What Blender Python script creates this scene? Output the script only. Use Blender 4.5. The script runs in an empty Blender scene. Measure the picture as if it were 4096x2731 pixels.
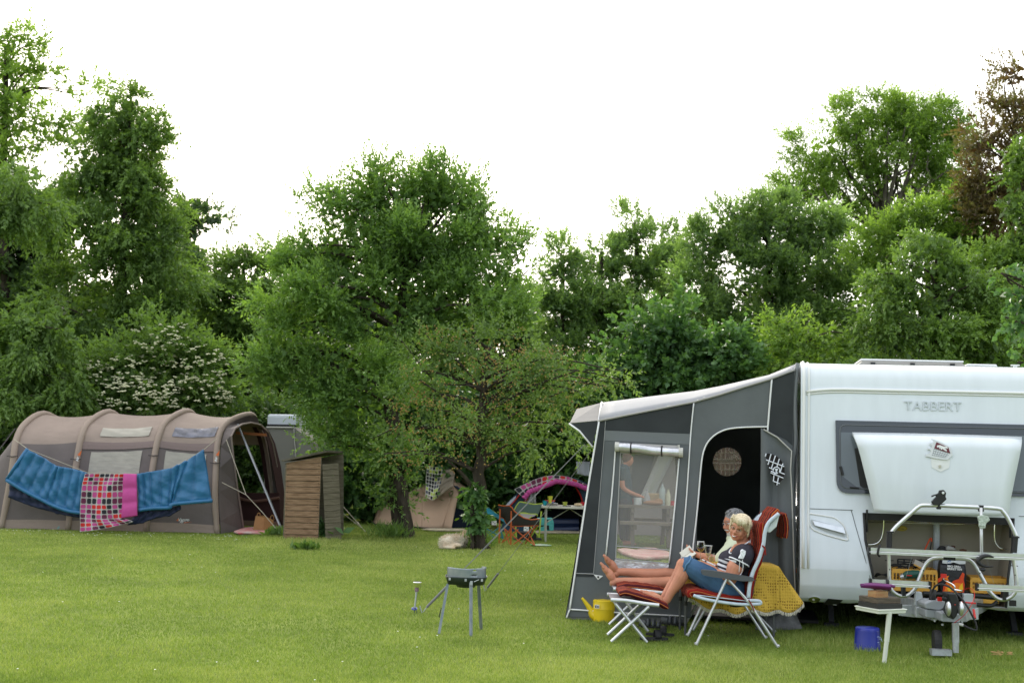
import bpy, math, random
import numpy as np
from mathutils import Vector, Matrix, geometry
random.seed(7)
scene = bpy.context.scene
COL = scene.collection
# ---------------------------------------------------------------- camera
F = 5224.6; CX = 2048.0; CY = 1365.5
PITCH = math.atan(428.0 / F); ROLL = 0.03
CAM = Vector((0, 0, 1.65))
FW = Vector((0, math.cos(PITCH), math.sin(PITCH)))
R0 = Vector((1, 0, 0)); U0 = Vector((0, -math.sin(PITCH), math.cos(PITCH)))
RI = (R0 * math.cos(ROLL) + U0 * math.sin(ROLL)); UP = (-R0 * math.sin(ROLL) + U0 * math.cos(ROLL))
cd = bpy.data.cameras.new("camera"); cam = bpy.data.objects.new("camera", cd); COL.objects.link(cam)
cd.sensor_width = 36; cd.lens = 36 * F / 4096; cd.clip_end = 2000; cd.clip_start = 0.1
cam.matrix_world = Matrix(((RI.x, UP.x, -FW.x, CAM.x), (RI.y, UP.y, -FW.y, CAM.y), (RI.z, UP.z, -FW.z, CAM.z), (0, 0, 0, 1)))
scene.camera = cam
cd.dof.use_dof = True; cd.dof.focus_distance = 12.0; cd.dof.aperture_fstop = 4.0
# survey helpers: measured photo points -> world points on a known surface
def ray(n): return FW * F + RI * (n[0] - CX) - UP * (n[1] - CY)
def P(n, Y):
    d = ray(n); return CAM + d * (Y / d.y)
def G(n, h=0.0):
    d = ray(n); return CAM + d * ((h - CAM.z) / d.z)
def PL(n, p0, nr):
    d = ray(n); return CAM + d * ((p0 - CAM).dot(nr) / d.dot(nr))
def zc(x0, y0, s):
    return lambda x, y: (x0 + x / s, y0 + y / s)
V = lambda x, y: (x * 1.7415, y * 1.7415)
z1 = zc(0, 1580, 1.96); z2 = zc(900, 1600, 2.6133); z3 = zc(1400, 1750, 2.352); z4 = zc(1600, 2150, 3.485)
z5 = zc(2200, 1400, 1.3638); z6 = zc(2350, 1950, 2.24); z7 = zc(3150, 1400, 2.24); z8 = zc(3150, 1950, 2.0074)
z9 = zc(2600, 1980, 3.3367); z10 = zc(2380, 2180, 3.7325); z11 = zc(2700, 1980, 4.9); z12 = zc(3400, 1980, 3.3793)
z13 = zc(3400, 2300, 3.3793); z14 = zc(1980, 1850, 4.48); z15 = zc(3640, 1700, 7.127); z16 = zc(1430, 1830, 4.1263)
z17 = zc(2820, 1740, 6.0316); z18 = zc(2440, 1740, 2.6138); z19 = zc(3080, 1420, 2.3059)
# ---------------------------------------------------------------- materials
MATS = {}
def mat(name, col, rough=.6, metal=0, var=.0, vscale=8, bump=0, bscale=60, spec=.5, trans=0, alpha=1, col2=None, ior=1.45, sheen=0, emit=0, stretch=None, coat=0):
    if name in MATS: return MATS[name]
    m = bpy.data.materials.new(name); m.use_nodes = True; nt = m.node_tree; b = nt.nodes['Principled BSDF']
    b.inputs['Base Color'].default_value = (*col, 1); b.inputs['Roughness'].default_value = rough
    b.inputs['Metallic'].default_value = metal; b.inputs['Specular IOR Level'].default_value = spec
    b.inputs['Transmission Weight'].default_value = trans; b.inputs['Alpha'].default_value = alpha
    b.inputs['IOR'].default_value = ior; b.inputs['Sheen Weight'].default_value = sheen; b.inputs['Coat Weight'].default_value = coat
    tc = nt.nodes.new('ShaderNodeTexCoord'); vec = tc.outputs['Object']
    if stretch:
        mp = nt.nodes.new('ShaderNodeMapping'); mp.inputs['Scale'].default_value = stretch
        nt.links.new(vec, mp.inputs['Vector']); vec = mp.outputs['Vector']
    if var or col2:
        n = nt.nodes.new('ShaderNodeTexNoise'); n.inputs['Scale'].default_value = vscale; n.inputs['Detail'].default_value = 5
        nt.links.new(vec, n.inputs['Vector'])
        r = nt.nodes.new('ShaderNodeValToRGB'); r.color_ramp.elements[0].position = .32; r.color_ramp.elements[1].position = .68
        c2 = col2 or tuple(min(1, c * (1 + var)) for c in col); c1 = col if col2 else tuple(c * (1 - var) for c in col)
        r.color_ramp.elements[0].color = (*c1, 1); r.color_ramp.elements[1].color = (*c2, 1)
        nt.links.new(n.outputs['Fac'], r.inputs['Fac']); nt.links.new(r.outputs['Color'], b.inputs['Base Color'])
    if bump:
        n2 = nt.nodes.new('ShaderNodeTexNoise'); n2.inputs['Scale'].default_value = bscale; n2.inputs['Detail'].default_value = 4
        nt.links.new(vec, n2.inputs['Vector'])
        bp = nt.nodes.new('ShaderNodeBump'); bp.inputs['Strength'].default_value = bump; bp.inputs['Distance'].default_value = .02
        nt.links.new(n2.outputs['Fac'], bp.inputs['Height']); nt.links.new(bp.outputs['Normal'], b.inputs['Normal'])
    MATS[name] = m; return m
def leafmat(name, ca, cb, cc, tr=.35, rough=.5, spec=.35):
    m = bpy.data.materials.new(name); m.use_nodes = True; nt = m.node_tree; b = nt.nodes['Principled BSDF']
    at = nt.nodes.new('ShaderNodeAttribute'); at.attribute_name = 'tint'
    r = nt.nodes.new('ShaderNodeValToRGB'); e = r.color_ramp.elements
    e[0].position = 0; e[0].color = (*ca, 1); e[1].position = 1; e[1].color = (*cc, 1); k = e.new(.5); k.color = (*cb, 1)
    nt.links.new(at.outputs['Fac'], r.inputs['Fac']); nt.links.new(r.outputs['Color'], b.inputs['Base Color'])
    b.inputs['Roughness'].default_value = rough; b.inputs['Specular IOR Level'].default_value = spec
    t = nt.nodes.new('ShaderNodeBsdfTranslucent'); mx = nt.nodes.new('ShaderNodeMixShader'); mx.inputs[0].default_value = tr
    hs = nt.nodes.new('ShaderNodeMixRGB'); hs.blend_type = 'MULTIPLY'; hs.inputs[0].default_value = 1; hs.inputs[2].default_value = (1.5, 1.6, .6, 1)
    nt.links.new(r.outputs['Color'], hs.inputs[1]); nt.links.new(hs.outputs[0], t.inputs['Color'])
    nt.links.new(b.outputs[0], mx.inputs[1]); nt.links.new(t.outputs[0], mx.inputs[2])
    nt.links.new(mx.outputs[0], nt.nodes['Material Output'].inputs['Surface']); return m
# ---------------------------------------------------------------- objects
ORG = {}
def tag(o, label=None, cat=None, group=None, kind=None):
    if label: o['label'] = label
    if cat: o['category'] = cat
    if group: o['group'] = group
    if kind: o['kind'] = kind
    return o
def thing(name, label, cat, loc, group=None):
    o = bpy.data.objects.new(name, None); o.empty_display_size = .1; COL.objects.link(o); o.location = loc
    ORG[o.name] = Vector(loc); return tag(o, label, cat, group)
def link(name, me, parent=None, origin=None):
    o = bpy.data.objects.new(name, me); COL.objects.link(o)
    if parent is not None:
        og = ORG[parent.name]; o.parent = parent; ORG[o.name] = og
    else:
        og = Vector(origin) if origin is not None else Vector((0, 0, 0)); o.location = og; ORG[o.name] = og
    if og.length > 0 and me.vertices:
        me.transform(Matrix.Translation(-og))
    return o
def frame(d, up=Vector((0, 0, 1))):
    d = d.normalized()
    if abs(d.dot(up)) > .98: up = Vector((1, 0, 0))
    s = d.cross(up).normalized(); return s, s.cross(d).normalized()
class MB:
    def __init__(s): s.v = []; s.f = []; s.mi = []; s.m = 0
    def add(s, vs, fs):
        b = len(s.v); s.v += [Vector(v) for v in vs]; s.f += [tuple(b + i for i in f) for f in fs]; s.mi += [s.m] * len(fs); return s
    def box(s, c, size, ax=None, ay=None, az=None):
        c = Vector(c); ax = (ax or Vector((1, 0, 0))); ay = (ay or Vector((0, 1, 0))); az = (az or Vector((0, 0, 1)))
        hx, hy, hz = size[0] / 2, size[1] / 2, size[2] / 2; vs = []
        for k in (-1, 1):
            for j in (-1, 1):
                for i in (-1, 1): vs.append(c + ax * hx * i + ay * hy * j + az * hz * k)
        return s.add(vs, [(0, 2, 3, 1), (4, 5, 7, 6), (0, 1, 5, 4), (2, 6, 7, 3), (0, 4, 6, 2), (1, 3, 7, 5)])
    def bar(s, a, b, w, h, up=Vector((0, 0, 1))):
        a = Vector(a); b = Vector(b); d = b - a; sd, u = frame(d, up)
        return s.box((a + b) / 2, (w, d.length, h), sd, d.normalized(), u)
    def tube(s, pts, r, n=8, closed=False, flat=1.0, up=Vector((0, 0, 1))):
        pts = [Vector(p) for p in pts]; m = len(pts); rs = r if isinstance(r, (list, tuple)) else [r] * m; vs = []; fs = []; pu = None
        for i, p in enumerate(pts):
            if closed: d = pts[(i + 1) % m] - pts[i - 1]
            else: d = pts[min(i + 1, m - 1)] - pts[max(i - 1, 0)]
            if d.length < 1e-9: d = Vector((0, 0, 1))
            d = d.normalized()
            if pu is None: sd, u = frame(d, up)
            else:
                u = (pu - d * pu.dot(d)); u = u.normalized() if u.length > 1e-6 else frame(d, up)[1]; sd = d.cross(u)
            pu = u
            for k in range(n):
                a = 2 * math.pi * k / n; vs.append(p + sd * math.cos(a) * rs[i] + u * math.sin(a) * rs[i] * flat)
        for i in range(m if closed else m - 1):
            for k in range(n):
                a = i * n + k; b = i * n + (k + 1) % n; c = ((i + 1) % m) * n + (k + 1) % n; d_ = ((i + 1) % m) * n + k
                fs.append((a, b, c, d_))
        if not closed: fs.append(tuple(range(n - 1, -1, -1))); fs.append(tuple((m - 1) * n + k for k in range(n)))
        return s.add(vs, fs)
    def lathe(s, prof, o, ax=Vector((0, 0, 1)), n=20, cap=True):
        o = Vector(o); ax = ax.normalized(); sd, u = frame(ax, Vector((0, 1, 0))); vs = []; fs = []
        for (r, h) in prof:
            for k in range(n):
                a = 2 * math.pi * k / n; vs.append(o + ax * h + sd * math.cos(a) * r + u * math.sin(a) * r)
        m = len(prof)
        for i in range(m - 1):
            for k in range(n): fs.append((i * n + k, i * n + (k + 1) % n, (i + 1) * n + (k + 1) % n, (i + 1) * n + k))
        if cap: fs.append(tuple(range(n - 1, -1, -1))); fs.append(tuple((m - 1) * n + k for k in range(n)))
        return s.add(vs, fs)
    def ell(s, c, r, ax=None, n=12, m=8):
        c = Vector(c); vs = []; fs = []
        A = ax or (Vector((1, 0, 0)), Vector((0, 1, 0)), Vector((0, 0, 1)))
        for i in range(1, m):
            t = math.pi * i / m
            for k in range(n):
                a = 2 * math.pi * k / n
                vs.append(c + A[0] * r[0] * math.sin(t) * math.cos(a) + A[1] * r[1] * math.sin(t) * math.sin(a) + A[2] * r[2] * math.cos(t))
        for i in range(m - 2):
            for k in range(n): fs.append((i * n + k, (i + 1) * n + k, (i + 1) * n + (k + 1) % n, i * n + (k + 1) % n))
        t = len(vs); vs.append(c + A[2] * r[2]); vs.append(c - A[2] * r[2])
        for k in range(n): fs.append((t, k, (k + 1) % n)); fs.append((t + 1, (m - 2) * n + (k + 1) % n, (m - 2) * n + k))
        return s.add(vs, fs)
    def prism(s, loops, off):
        """loops: list of 3D point lists (outer + holes), off: thickness vector"""
        if not isinstance(loops[0], (list, tuple)): loops = [loops]
        off = Vector(off); L = [[Vector(p) for p in l] for l in loops]; flat = [p for l in L for p in l]; n = len(flat)
        # project to 2D for a robust fill
        o = L[0][0]; nr = geometry.normal(L[0]) if len(L[0]) > 2 else Vector((0, 1, 0)); ux, uy = frame(nr)
        L2 = [[Vector(((p - o).dot(ux), (p - o).dot(uy), 0)) for p in l] for l in L]
        tri = geometry.tessellate_polygon(L2); fs = []
        for t in tri: fs.append(tuple(t)); fs.append(tuple(n + i for i in reversed(t)))
        b = 0
        for l in L:
            k = len(l)
            for i in range(k): fs.append((b + i, b + (i + 1) % k, n + b + (i + 1) % k, n + b + i))
            b += k
        return s.add(flat + [p + off for p in flat], fs)
    def grid(s, fn, nu, nv, skip=None, wrap=False):
        vs = [fn(i / nu, j / nv) for j in range(nv + 1) for i in range(nu + 1)]; w = nu + 1; fs = []
        for j in range(nv):
            for i in range(nu):
                if skip and skip(i, j): continue
                fs.append((j * w + i, j * w + i + 1, (j + 1) * w + i + 1, (j + 1) * w + i))
        return s.add(vs, fs)
    def build(s, name, mats, parent=None, smooth=False, origin=None, mods=None, weld=False):
        me = bpy.data.meshes.new(name); me.from_pydata([tuple(v) for v in s.v], [], s.f)
        for m in (mats if isinstance(mats, (list, tuple)) else [mats]): me.materials.append(m)
        me.polygons.foreach_set('material_index', s.mi)
        if smooth: me.polygons.foreach_set('use_smooth', [True] * len(s.f))
        import bmesh
        bm = bmesh.new(); bm.from_mesh(me)
        if weld: bmesh.ops.remove_doubles(bm, verts=bm.verts, dist=1e-5)
        bmesh.ops.recalc_face_normals(bm, faces=bm.faces); bm.to_mesh(me); bm.free()
        o = link(name, me, parent, origin)
        if smooth == 'auto':
            md = o.modifiers.new('edge', 'EDGE_SPLIT'); md.split_angle = math.radians(35)
        if mods: mods(o)
        return o
def solid(t, off=0, sub=0):
    def f(o):
        m = o.modifiers.new('solid', 'SOLIDIFY'); m.thickness = t; m.offset = off
        if sub: k = o.modifiers.new('sub', 'SUBSURF'); k.levels = k.render_levels = sub
    return f
def bevel(w, seg=2):
    def f(o):
        m = o.modifiers.new('bevel', 'BEVEL'); m.width = w; m.segments = seg; m.limit_method = 'ANGLE'; m.angle_limit = .6
    return f
def clean(vox, sm=6):
    def f(o):
        m = o.modifiers.new('remesh', 'REMESH'); m.mode = 'VOXEL'; m.voxel_size = vox; m.use_smooth_shade = True
        if sm: k = o.modifiers.new('smooth', 'SMOOTH'); k.iterations = sm; k.factor = .5
    return f
def text3d(name, txt, o, xd, yd, width, mt, parent, depth=.004, bold=0, shear=0, mirror=False):
    cu = bpy.data.curves.new('txt', 'FONT'); cu.body = txt; cu.extrude = .05; cu.offset = bold; cu.shear = shear
    cu.resolution_u = 3
    t = bpy.data.objects.new('txt', cu); COL.objects.link(t)
    dg = bpy.context.evaluated_depsgraph_get(); dg.update()
    me = bpy.data.meshes.new_from_object(t.evaluated_get(dg)); bpy.data.objects.remove(t); bpy.data.curves.remove(cu)
    xs = [v.co.x for v in me.vertices]; x0, x1 = min(xs), max(xs); sc = width / (x1 - x0)
    xd = Vector(xd).normalized(); yd = Vector(yd); yd = (yd - xd * yd.dot(xd)).normalized(); nd = xd.cross(yd); o = Vector(o)
    if mirror: o = o + xd * width; xm = -1
    else: xm = 1
    for v in me.vertices:
        c = v.co; v.co = o + xd * (c.x - x0) * sc * xm + yd * c.y * sc + nd * (c.z / .05) * depth
    me.materials.clear(); me.materials.append(mt); return link(name, me, parent)
def lerp(a, b, t): return a + (b - a) * t
def smooth_path(pts, k=6):
    pts = [Vector(p) for p in pts]; out = []
    for i in range(len(pts) - 1):
        p0 = pts[max(i - 1, 0)]; p1 = pts[i]; p2 = pts[i + 1]; p3 = pts[min(i + 2, len(pts) - 1)]
        for j in range(k):
            t = j / k; out.append(.5 * ((2 * p1) + (p2 - p0) * t + (2 * p0 - 5 * p1 + 4 * p2 - p3) * t * t + (3 * p1 - p0 - 3 * p2 + p3) * t ** 3))
    out.append(pts[-1]); return out
# ================================================================ light and sky
w = bpy.data.worlds.new("World"); scene.world = w; w.use_nodes = True; nt = w.node_tree
SUN_EL, SUN_AZ = math.radians(28), math.radians(-12)      # behind the trees, a little left of the view
sky = nt.nodes.new('ShaderNodeTexSky'); sky.sky_type = 'NISHITA'; sky.sun_disc = False
sky.sun_elevation = SUN_EL; sky.sun_rotation = SUN_AZ; sky.dust_density = 4; sky.air_density = 1.2
bg = nt.nodes['Background']
mx = nt.nodes.new('ShaderNodeMixRGB'); mx.inputs[0].default_value = .80      # bright even cloud layer over the clear sky
mx.inputs[2].default_value = (12.2, 12.6, 13.2, 1)
# the cloud is brightest towards the low sun and cooler and dimmer behind the viewer
tcw = nt.nodes.new('ShaderNodeTexCoord'); dp = nt.nodes.new('ShaderNodeVectorMath'); dp.operation = 'DOT_PRODUCT'
dp.inputs[1].default_value = (math.sin(SUN_AZ) * .9, math.cos(SUN_AZ) * .9, .25)
nt.links.new(tcw.outputs['Generated'], dp.inputs[0])
mr = nt.nodes.new('ShaderNodeMapRange'); mr.inputs[1].default_value = -1; mr.inputs[2].default_value = 1; nt.links.new(dp.outputs['Value'], mr.inputs[0])
cr = nt.nodes.new('ShaderNodeValToRGB'); e = cr.color_ramp.elements
e[0].position = 0; e[0].color = (.42, .49, .58, 1); e[1].position = .85; e[1].color = (1.0, .98, .95, 1)
nt.links.new(mr.outputs[0], cr.inputs[0])
ml_ = nt.nodes.new('ShaderNodeVectorMath'); ml_.operation = 'SCALE'; ml_.inputs['Scale'].default_value = 14.0
nt.links.new(cr.outputs[0], ml_.inputs[0]); nt.links.new(ml_.outputs[0], mx.inputs[2])
nt.links.new(sky.outputs[0], mx.inputs[1]); nt.links.new(mx.outputs[0], bg.inputs['Color'])
bg.inputs['Strength'].default_value = .10
sl = bpy.data.lights.new('sun', 'SUN'); sl.energy = 1.5; sl.angle = math.radians(20); sl.color = (1, .93, .82)
so = bpy.data.objects.new('sun', sl); COL.objects.link(so)
sd = Vector((math.sin(SUN_AZ) * math.cos(SUN_EL), math.cos(SUN_AZ) * math.cos(SUN_EL), math.sin(SUN_EL)))
so.rotation_euler = sd.to_track_quat('Z', 'Y').to_euler()
vs_ = scene.view_settings; vs_.view_transform = 'Standard'; vs_.look = 'None'; vs_.gamma = 1; vs_.exposure = 0.95
scene.render.engine = 'CYCLES'
scene.cycles.max_bounces = 8; scene.cycles.transparent_max_bounces = 12; scene.cycles.transmission_bounces = 6
# ================================================================ ground
gm = bpy.data.materials.new('lawn_soil'); gm.use_nodes = True; nt = gm.node_tree; b = nt.nodes['Principled BSDF']
tc = nt.nodes.new('ShaderNodeTexCoord')
n1 = nt.nodes.new('ShaderNodeTexNoise'); n1.inputs['Scale'].default_value = .8; n1.inputs['Detail'].default_value = 6
n2 = nt.nodes.new('ShaderNodeTexNoise'); n2.inputs['Scale'].default_value = 30; n2.inputs['Detail'].default_value = 6
r1 = nt.nodes.new('ShaderNodeValToRGB'); r1.color_ramp.elements[0].color = (.12, .165, .028, 1); r1.color_ramp.elements[1].color = (.20, .25, .05, 1)
r1.color_ramp.elements[0].position = .35; r1.color_ramp.elements[1].position = .65
mm = nt.nodes.new('ShaderNodeMixRGB'); mm.blend_type = 'MULTIPLY'; mm.inputs[0].default_value = .6
r2 = nt.nodes.new('ShaderNodeValToRGB'); r2.color_ramp.elements[0].color = (.45, .5, .4, 1); r2.color_ramp.elements[1].color = (1.2, 1.15, 1, 1)
for n in (n1, n2): nt.links.new(tc.outputs['Object'], n.inputs['Vector'])
nt.links.new(n1.outputs['Fac'], r1.inputs['Fac']); nt.links.new(n2.outputs['Fac'], r2.inputs['Fac'])
nt.links.new(r1.outputs[0], mm.inputs[1]); nt.links.new(r2.outputs[0], mm.inputs[2]); nt.links.new(mm.outputs[0], b.inputs['Base Color'])
b.inputs['Roughness'].default_value = .9; b.inputs['Specular IOR Level'].default_value = .1
o = MB().grid(lambda u, v: Vector(((u - .5) * 1600, -200 + v * 1400, 0)), 8, 8).build('ground', gm); tag(o, kind='structure')
# ---------------------------------------------------------------- grass blades (vectorised)
rng = np.random.default_rng(5)
def mesh_np(name, verts, faces, nper, tint=None, mt=None, parent=None, origin=None):
    me = bpy.data.meshes.new(name); nv = len(verts); nf = len(faces)
    og = ORG[parent.name] if parent is not None else (Vector(origin) if origin is not None else Vector((0, 0, 0)))
    verts = verts - np.array(og)[None, :]
    me.vertices.add(nv); me.vertices.foreach_set('co', verts.astype(np.float32).ravel())
    me.loops.add(nf * nper); me.loops.foreach_set('vertex_index', faces.astype(np.int32).ravel())
    me.polygons.add(nf); me.polygons.foreach_set('loop_start', (np.arange(nf) * nper).astype(np.int32))
    me.update(calc_edges=True)
    if tint is not None:
        a = me.attributes.new('tint', 'FLOAT', 'POINT'); a.data.foreach_set('value', tint.astype(np.float32).ravel())
    if mt: me.materials.append(mt)
    ob = bpy.data.objects.new(name, me); COL.objects.link(ob)
    if parent is not None: ob.parent = parent; ORG[ob.name] = og
    else: ob.location = og; ORG[ob.name] = og
    return ob
def vnoise(x, y, sc, seed):
    r = np.random.default_rng(seed); T = r.random((64, 64)); X = x / sc; Y = y / sc
    i = np.floor(X).astype(int); j = np.floor(Y).astype(int); fx = X - i; fy = Y - j
    fx = fx * fx * (3 - 2 * fx); fy = fy * fy * (3 - 2 * fy); g = lambda a, c: T[a % 64, c % 64]
    return (g(i, j) * (1 - fx) + g(i + 1, j) * fx) * (1 - fy) + (g(i, j + 1) * (1 - fx) + g(i + 1, j + 1) * fx) * fy
def blades(n, y0, y1, h, wd, seed):
    r = np.random.default_rng(seed); yy = y0 + (y1 - y0) * r.random(n) ** 1.35; xx = (r.random(n) * 2 - 1) * yy * .46
    # longer grass under the caravan and round the trunks
    L = np.ones(n) * h * (.6 + .8 * r.random(n))
    under = (xx > 2.5) & (yy > 11.3 - .165 * (xx - 3)) & (yy < 18); L[under] *= 1.9
    near = (xx > 3.0) & (yy > 10.5) & (yy <= 11.6); L[near] *= 1.0
    for (tx, ty, tr) in ((-1.87, 23.3, .7), (-.55, 22.6, .8), (-3.7, 22.3, .9)):
        d = np.hypot(xx - tx, yy - ty); L[d < tr] *= 2.3
    big = vnoise(xx + 90, yy, 1.7, 3) * .5 + vnoise(xx + 90, yy, .45, 4) * .3 + vnoise(xx + 90, yy, .12, 9) * .2
    L *= .55 + .85 * big
    an = r.random(n) * 2 * math.pi; ln = r.normal(0, .45, (n, 2)) * L[:, None]; wv = wd * (.7 + .6 * r.random(n)) * (.5 + yy / 24)
    bx = np.stack([xx - np.cos(an) * wv / 2, yy - np.sin(an) * wv / 2, np.zeros(n)], 1)
    cx = np.stack([xx + np.cos(an) * wv / 2, yy + np.sin(an) * wv / 2, np.zeros(n)], 1)
    tp = np.stack([xx + ln[:, 0], yy + ln[:, 1], L], 1)
    v = np.stack([bx, cx, tp], 1).reshape(-1, 3)
    t = np.clip(.10 + 1.25 * (big - .17) + r.normal(0, .2, n), 0, 1)
    # dry, worn turf under the orchard trees
    dry = np.exp(-(((xx + 1.2) / 3.2) ** 2 + ((yy - 21.6) / 1.3) ** 2)); t = np.where(r.random(n) < dry * .5, .97, t)
    return v, np.repeat(t, 3)
vv, tt = blades(780000, 8.8, 34, .024, .0062, 1)
ff = np.arange(len(vv)).reshape(-1, 3)
grassm = leafmat('grass_blade', (.112, .175, .036), (.215, .29, .062), (.38, .41, .15), tr=.3, rough=.6, spec=.25)
o = mesh_np('grass', vv, ff, 3, tt, grassm); tag(o, 'short mown green lawn grass with paler dry flecks', 'grass', kind='stuff')
# daisies: small white flowers in the lawn
nd = 260; yy = np.sqrt(rng.random(nd) * (30 ** 2 - 9 ** 2) + 81); xx = (rng.random(nd) * 2 - 1) * yy * .42
cl = vnoise(xx + 50, yy, 1.2, 8); k = (cl > .55) | (rng.random(nd) < .08); xx = xx[k]; yy = yy[k]; d = MB()
ex = [(-8.8 + 4.5 * rng.random(), 21.3 + rng.random() * 1.2) for _ in range(70)] + [(1.6 + rng.random() * 1.4, 24.2 + rng.random() * 1.2) for _ in range(40)]
for x, y in list(zip(xx, yy)) + ex:
    r_ = .005 + .003 * (y / 12); cen = Vector((x, y, .045))
    d.add([cen + Vector((math.cos(a) * r_, math.sin(a) * r_, .003 * (i % 2))) for i, a in enumerate([j * math.pi / 4 for j in range(8)])], [tuple(range(8))])
o = d.build('daisies', mat('daisy', (.8, .8, .78), .7)); tag(o, 'tiny white daisies scattered through the lawn', 'flowers', kind='stuff')
# ================================================================ trees
bark = mat('bark', (.055, .045, .035), .95, var=.4, vscale=14, bump=.8, bscale=30, stretch=(1, 1, .25), spec=.1)
barkl = mat('bark_grey', (.085, .075, .06), .95, var=.35, vscale=10, bump=.6, bscale=25, stretch=(1, 1, .3), spec=.1)
def mpx(Y): return Y / 3000.0
def make_leaves(cen, dirs, L, W, r, flat=.6):
    """one folded leaf per row"""
    n = len(cen); dn = dirs / np.linalg.norm(dirs, axis=1, keepdims=True)
    nr = r.normal(0, 1, (n, 3)) * (1 - flat); nr[:, 2] += flat
    sd = np.cross(dn, nr); sd /= np.linalg.norm(sd, axis=1, keepdims=True) + 1e-9; up = np.cross(sd, dn)
    mid = cen + dn * (L * .45)[:, None]; s2 = sd * (W / 2)[:, None] + up * (W * .18)[:, None]
    tip = cen + dn * L[:, None] - up * (L * .12)[:, None]
    return np.stack([cen, mid + s2, tip, mid - sd * (W / 2)[:, None] + up * (W * .18)[:, None]], 1).reshape(-1, 3)
TREES = {}
def tree(name, label, cat, blobs, Y, lm, leaf=.09, dens=1.0, up=.35, droop=.0, clump=.34, trunk=None, trad=.12, tmat=None, group='trees round the camping field', seed=1, depth=1.0, core=.5, ratio=.45, per=12, slen=.34, fill=None, kind=None, flat=.55, shoots=None, limbs=True, grow=1.0):
    r = np.random.default_rng(seed); s = mpx(Y)
    C = []; tints = []; verts = []; clumps_all = []
    base = P(V(*trunk[0]), Y) if trunk else P(V(blobs[0][0], 1150), Y); base.z = 0
    root = thing(name, label, cat, base, group) if not kind else None
    for bi, bl in enumerate(blobs):
        x, y, rx, ry = bl[:4]; rx *= grow; ry *= grow; Yb = Y + (bl[4] if len(bl) > 4 else 0); sb = mpx(Yb)
        c = np.array(P(V(x, y), Yb)); rad = np.array([rx * sb, (rx + ry) / 2 * sb * depth, ry * sb])
        area = rad[0] * rad[2]
        nc = max(4, int(area * 9 * clump / .34)); q = r.normal(0, 1, (nc, 3)); q /= np.linalg.norm(q, axis=1, keepdims=True)
        q[:, 1] = -np.abs(q[:, 1]) * np.where(r.random(nc) < .75, 1, -1)
        cc = c + q * rad * (.55 + .5 * r.random((nc, 1)) ** .8); cr = clump * (.6 + .8 * r.random(nc))
        clumps_all += list(cc[:2])
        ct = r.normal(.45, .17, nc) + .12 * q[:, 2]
        ns = int(area * 700 * dens); idx = r.integers(0, nc, ns)
        p = r.normal(0, 1, (ns, 3)); p /= np.linalg.norm(p, axis=1, keepdims=True); p *= (r.random((ns, 1)) ** .45)
        sp = cc[idx] + p * cr[idx][:, None] * np.array([1.25, 1.25, .75])
        out = (sp - c) / rad; out /= np.linalg.norm(out, axis=1, keepdims=True) + 1e-9
        d = out * .7 + r.normal(0, .4, (ns, 3)); d[:, 2] += up - droop; d /= np.linalg.norm(d, axis=1, keepdims=True)
        sl_ = slen * (.6 + .8 * r.random(ns))
        for k in range(per):
            t = (k + .5) / per; pos = sp + d * (sl_ * t)[:, None]; pos[:, 2] -= droop * .35 * (sl_ * t) + droop * .2 * sl_ * t * t
            sgn = 1 if k % 2 else -1; rv = r.normal(0, 1, (ns, 3)); sdv = np.cross(d, rv); sdv /= np.linalg.norm(sdv, axis=1, keepdims=True) + 1e-9
            ld = d * (.5 + .6 * t) + sdv * .75; ld[:, 2] -= droop * .4
            L = leaf * (.65 + .6 * r.random(ns)) * (1 - .25 * t)
            verts.append(make_leaves(pos, ld, L, L * ratio * (.8 + .4 * r.random(ns)), r, flat))
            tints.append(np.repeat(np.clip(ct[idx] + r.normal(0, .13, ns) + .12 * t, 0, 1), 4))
        # inner foliage, larger leaves deeper in the crown
        nk = int(area * 700 * core)
        if nk:
            q2 = r.normal(0, 1, (nk, 3)); q2 /= np.linalg.norm(q2, axis=1, keepdims=True); q2 *= (r.random((nk, 1)) ** .5) * .8
            pos = c + q2 * rad; L = leaf * 1.5 * (.7 + .6 * r.random(nk))
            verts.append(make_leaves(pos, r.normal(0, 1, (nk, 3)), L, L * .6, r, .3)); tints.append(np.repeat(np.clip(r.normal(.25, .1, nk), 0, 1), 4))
    if shoots:
        for (x, y, x2, y2) in shoots:
            a = np.array(P(V(x, y), Y + r.normal(0, .4))); b_ = np.array(P(V(x2, y2), Y)); b_[1] = a[1]
            m = int(np.linalg.norm(b_ - a) / .0065); t = r.random(m)[:, None]; pos = a + (b_ - a) * t + r.normal(0, .045, (m, 3)) + r.normal(0, .12, (m, 3)) * (1 - t)
            dd = (b_ - a) / np.linalg.norm(b_ - a) * .8 + r.normal(0, .8, (m, 3)); L = leaf * (.6 + .6 * r.random(m)) * (1.1 - .4 * t[:, 0])
            verts.append(make_leaves(pos, dd, L, L * ratio, r, .3)); tints.append(np.repeat(np.clip(r.normal(.65, .13, m), 0, 1), 4))
    v = np.concatenate(verts); v = np.maximum(v, np.array([-1e9, -1e9, .02])); f = np.arange(len(v)).reshape(-1, 4); tt = np.concatenate(tints)
    if kind:
        o = mesh_np(name, v, f, 4, tt, lm); tag(o, label, cat, kind=kind); return o
    mesh_np('crown', v, f, 4, tt, lm, root)
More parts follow.
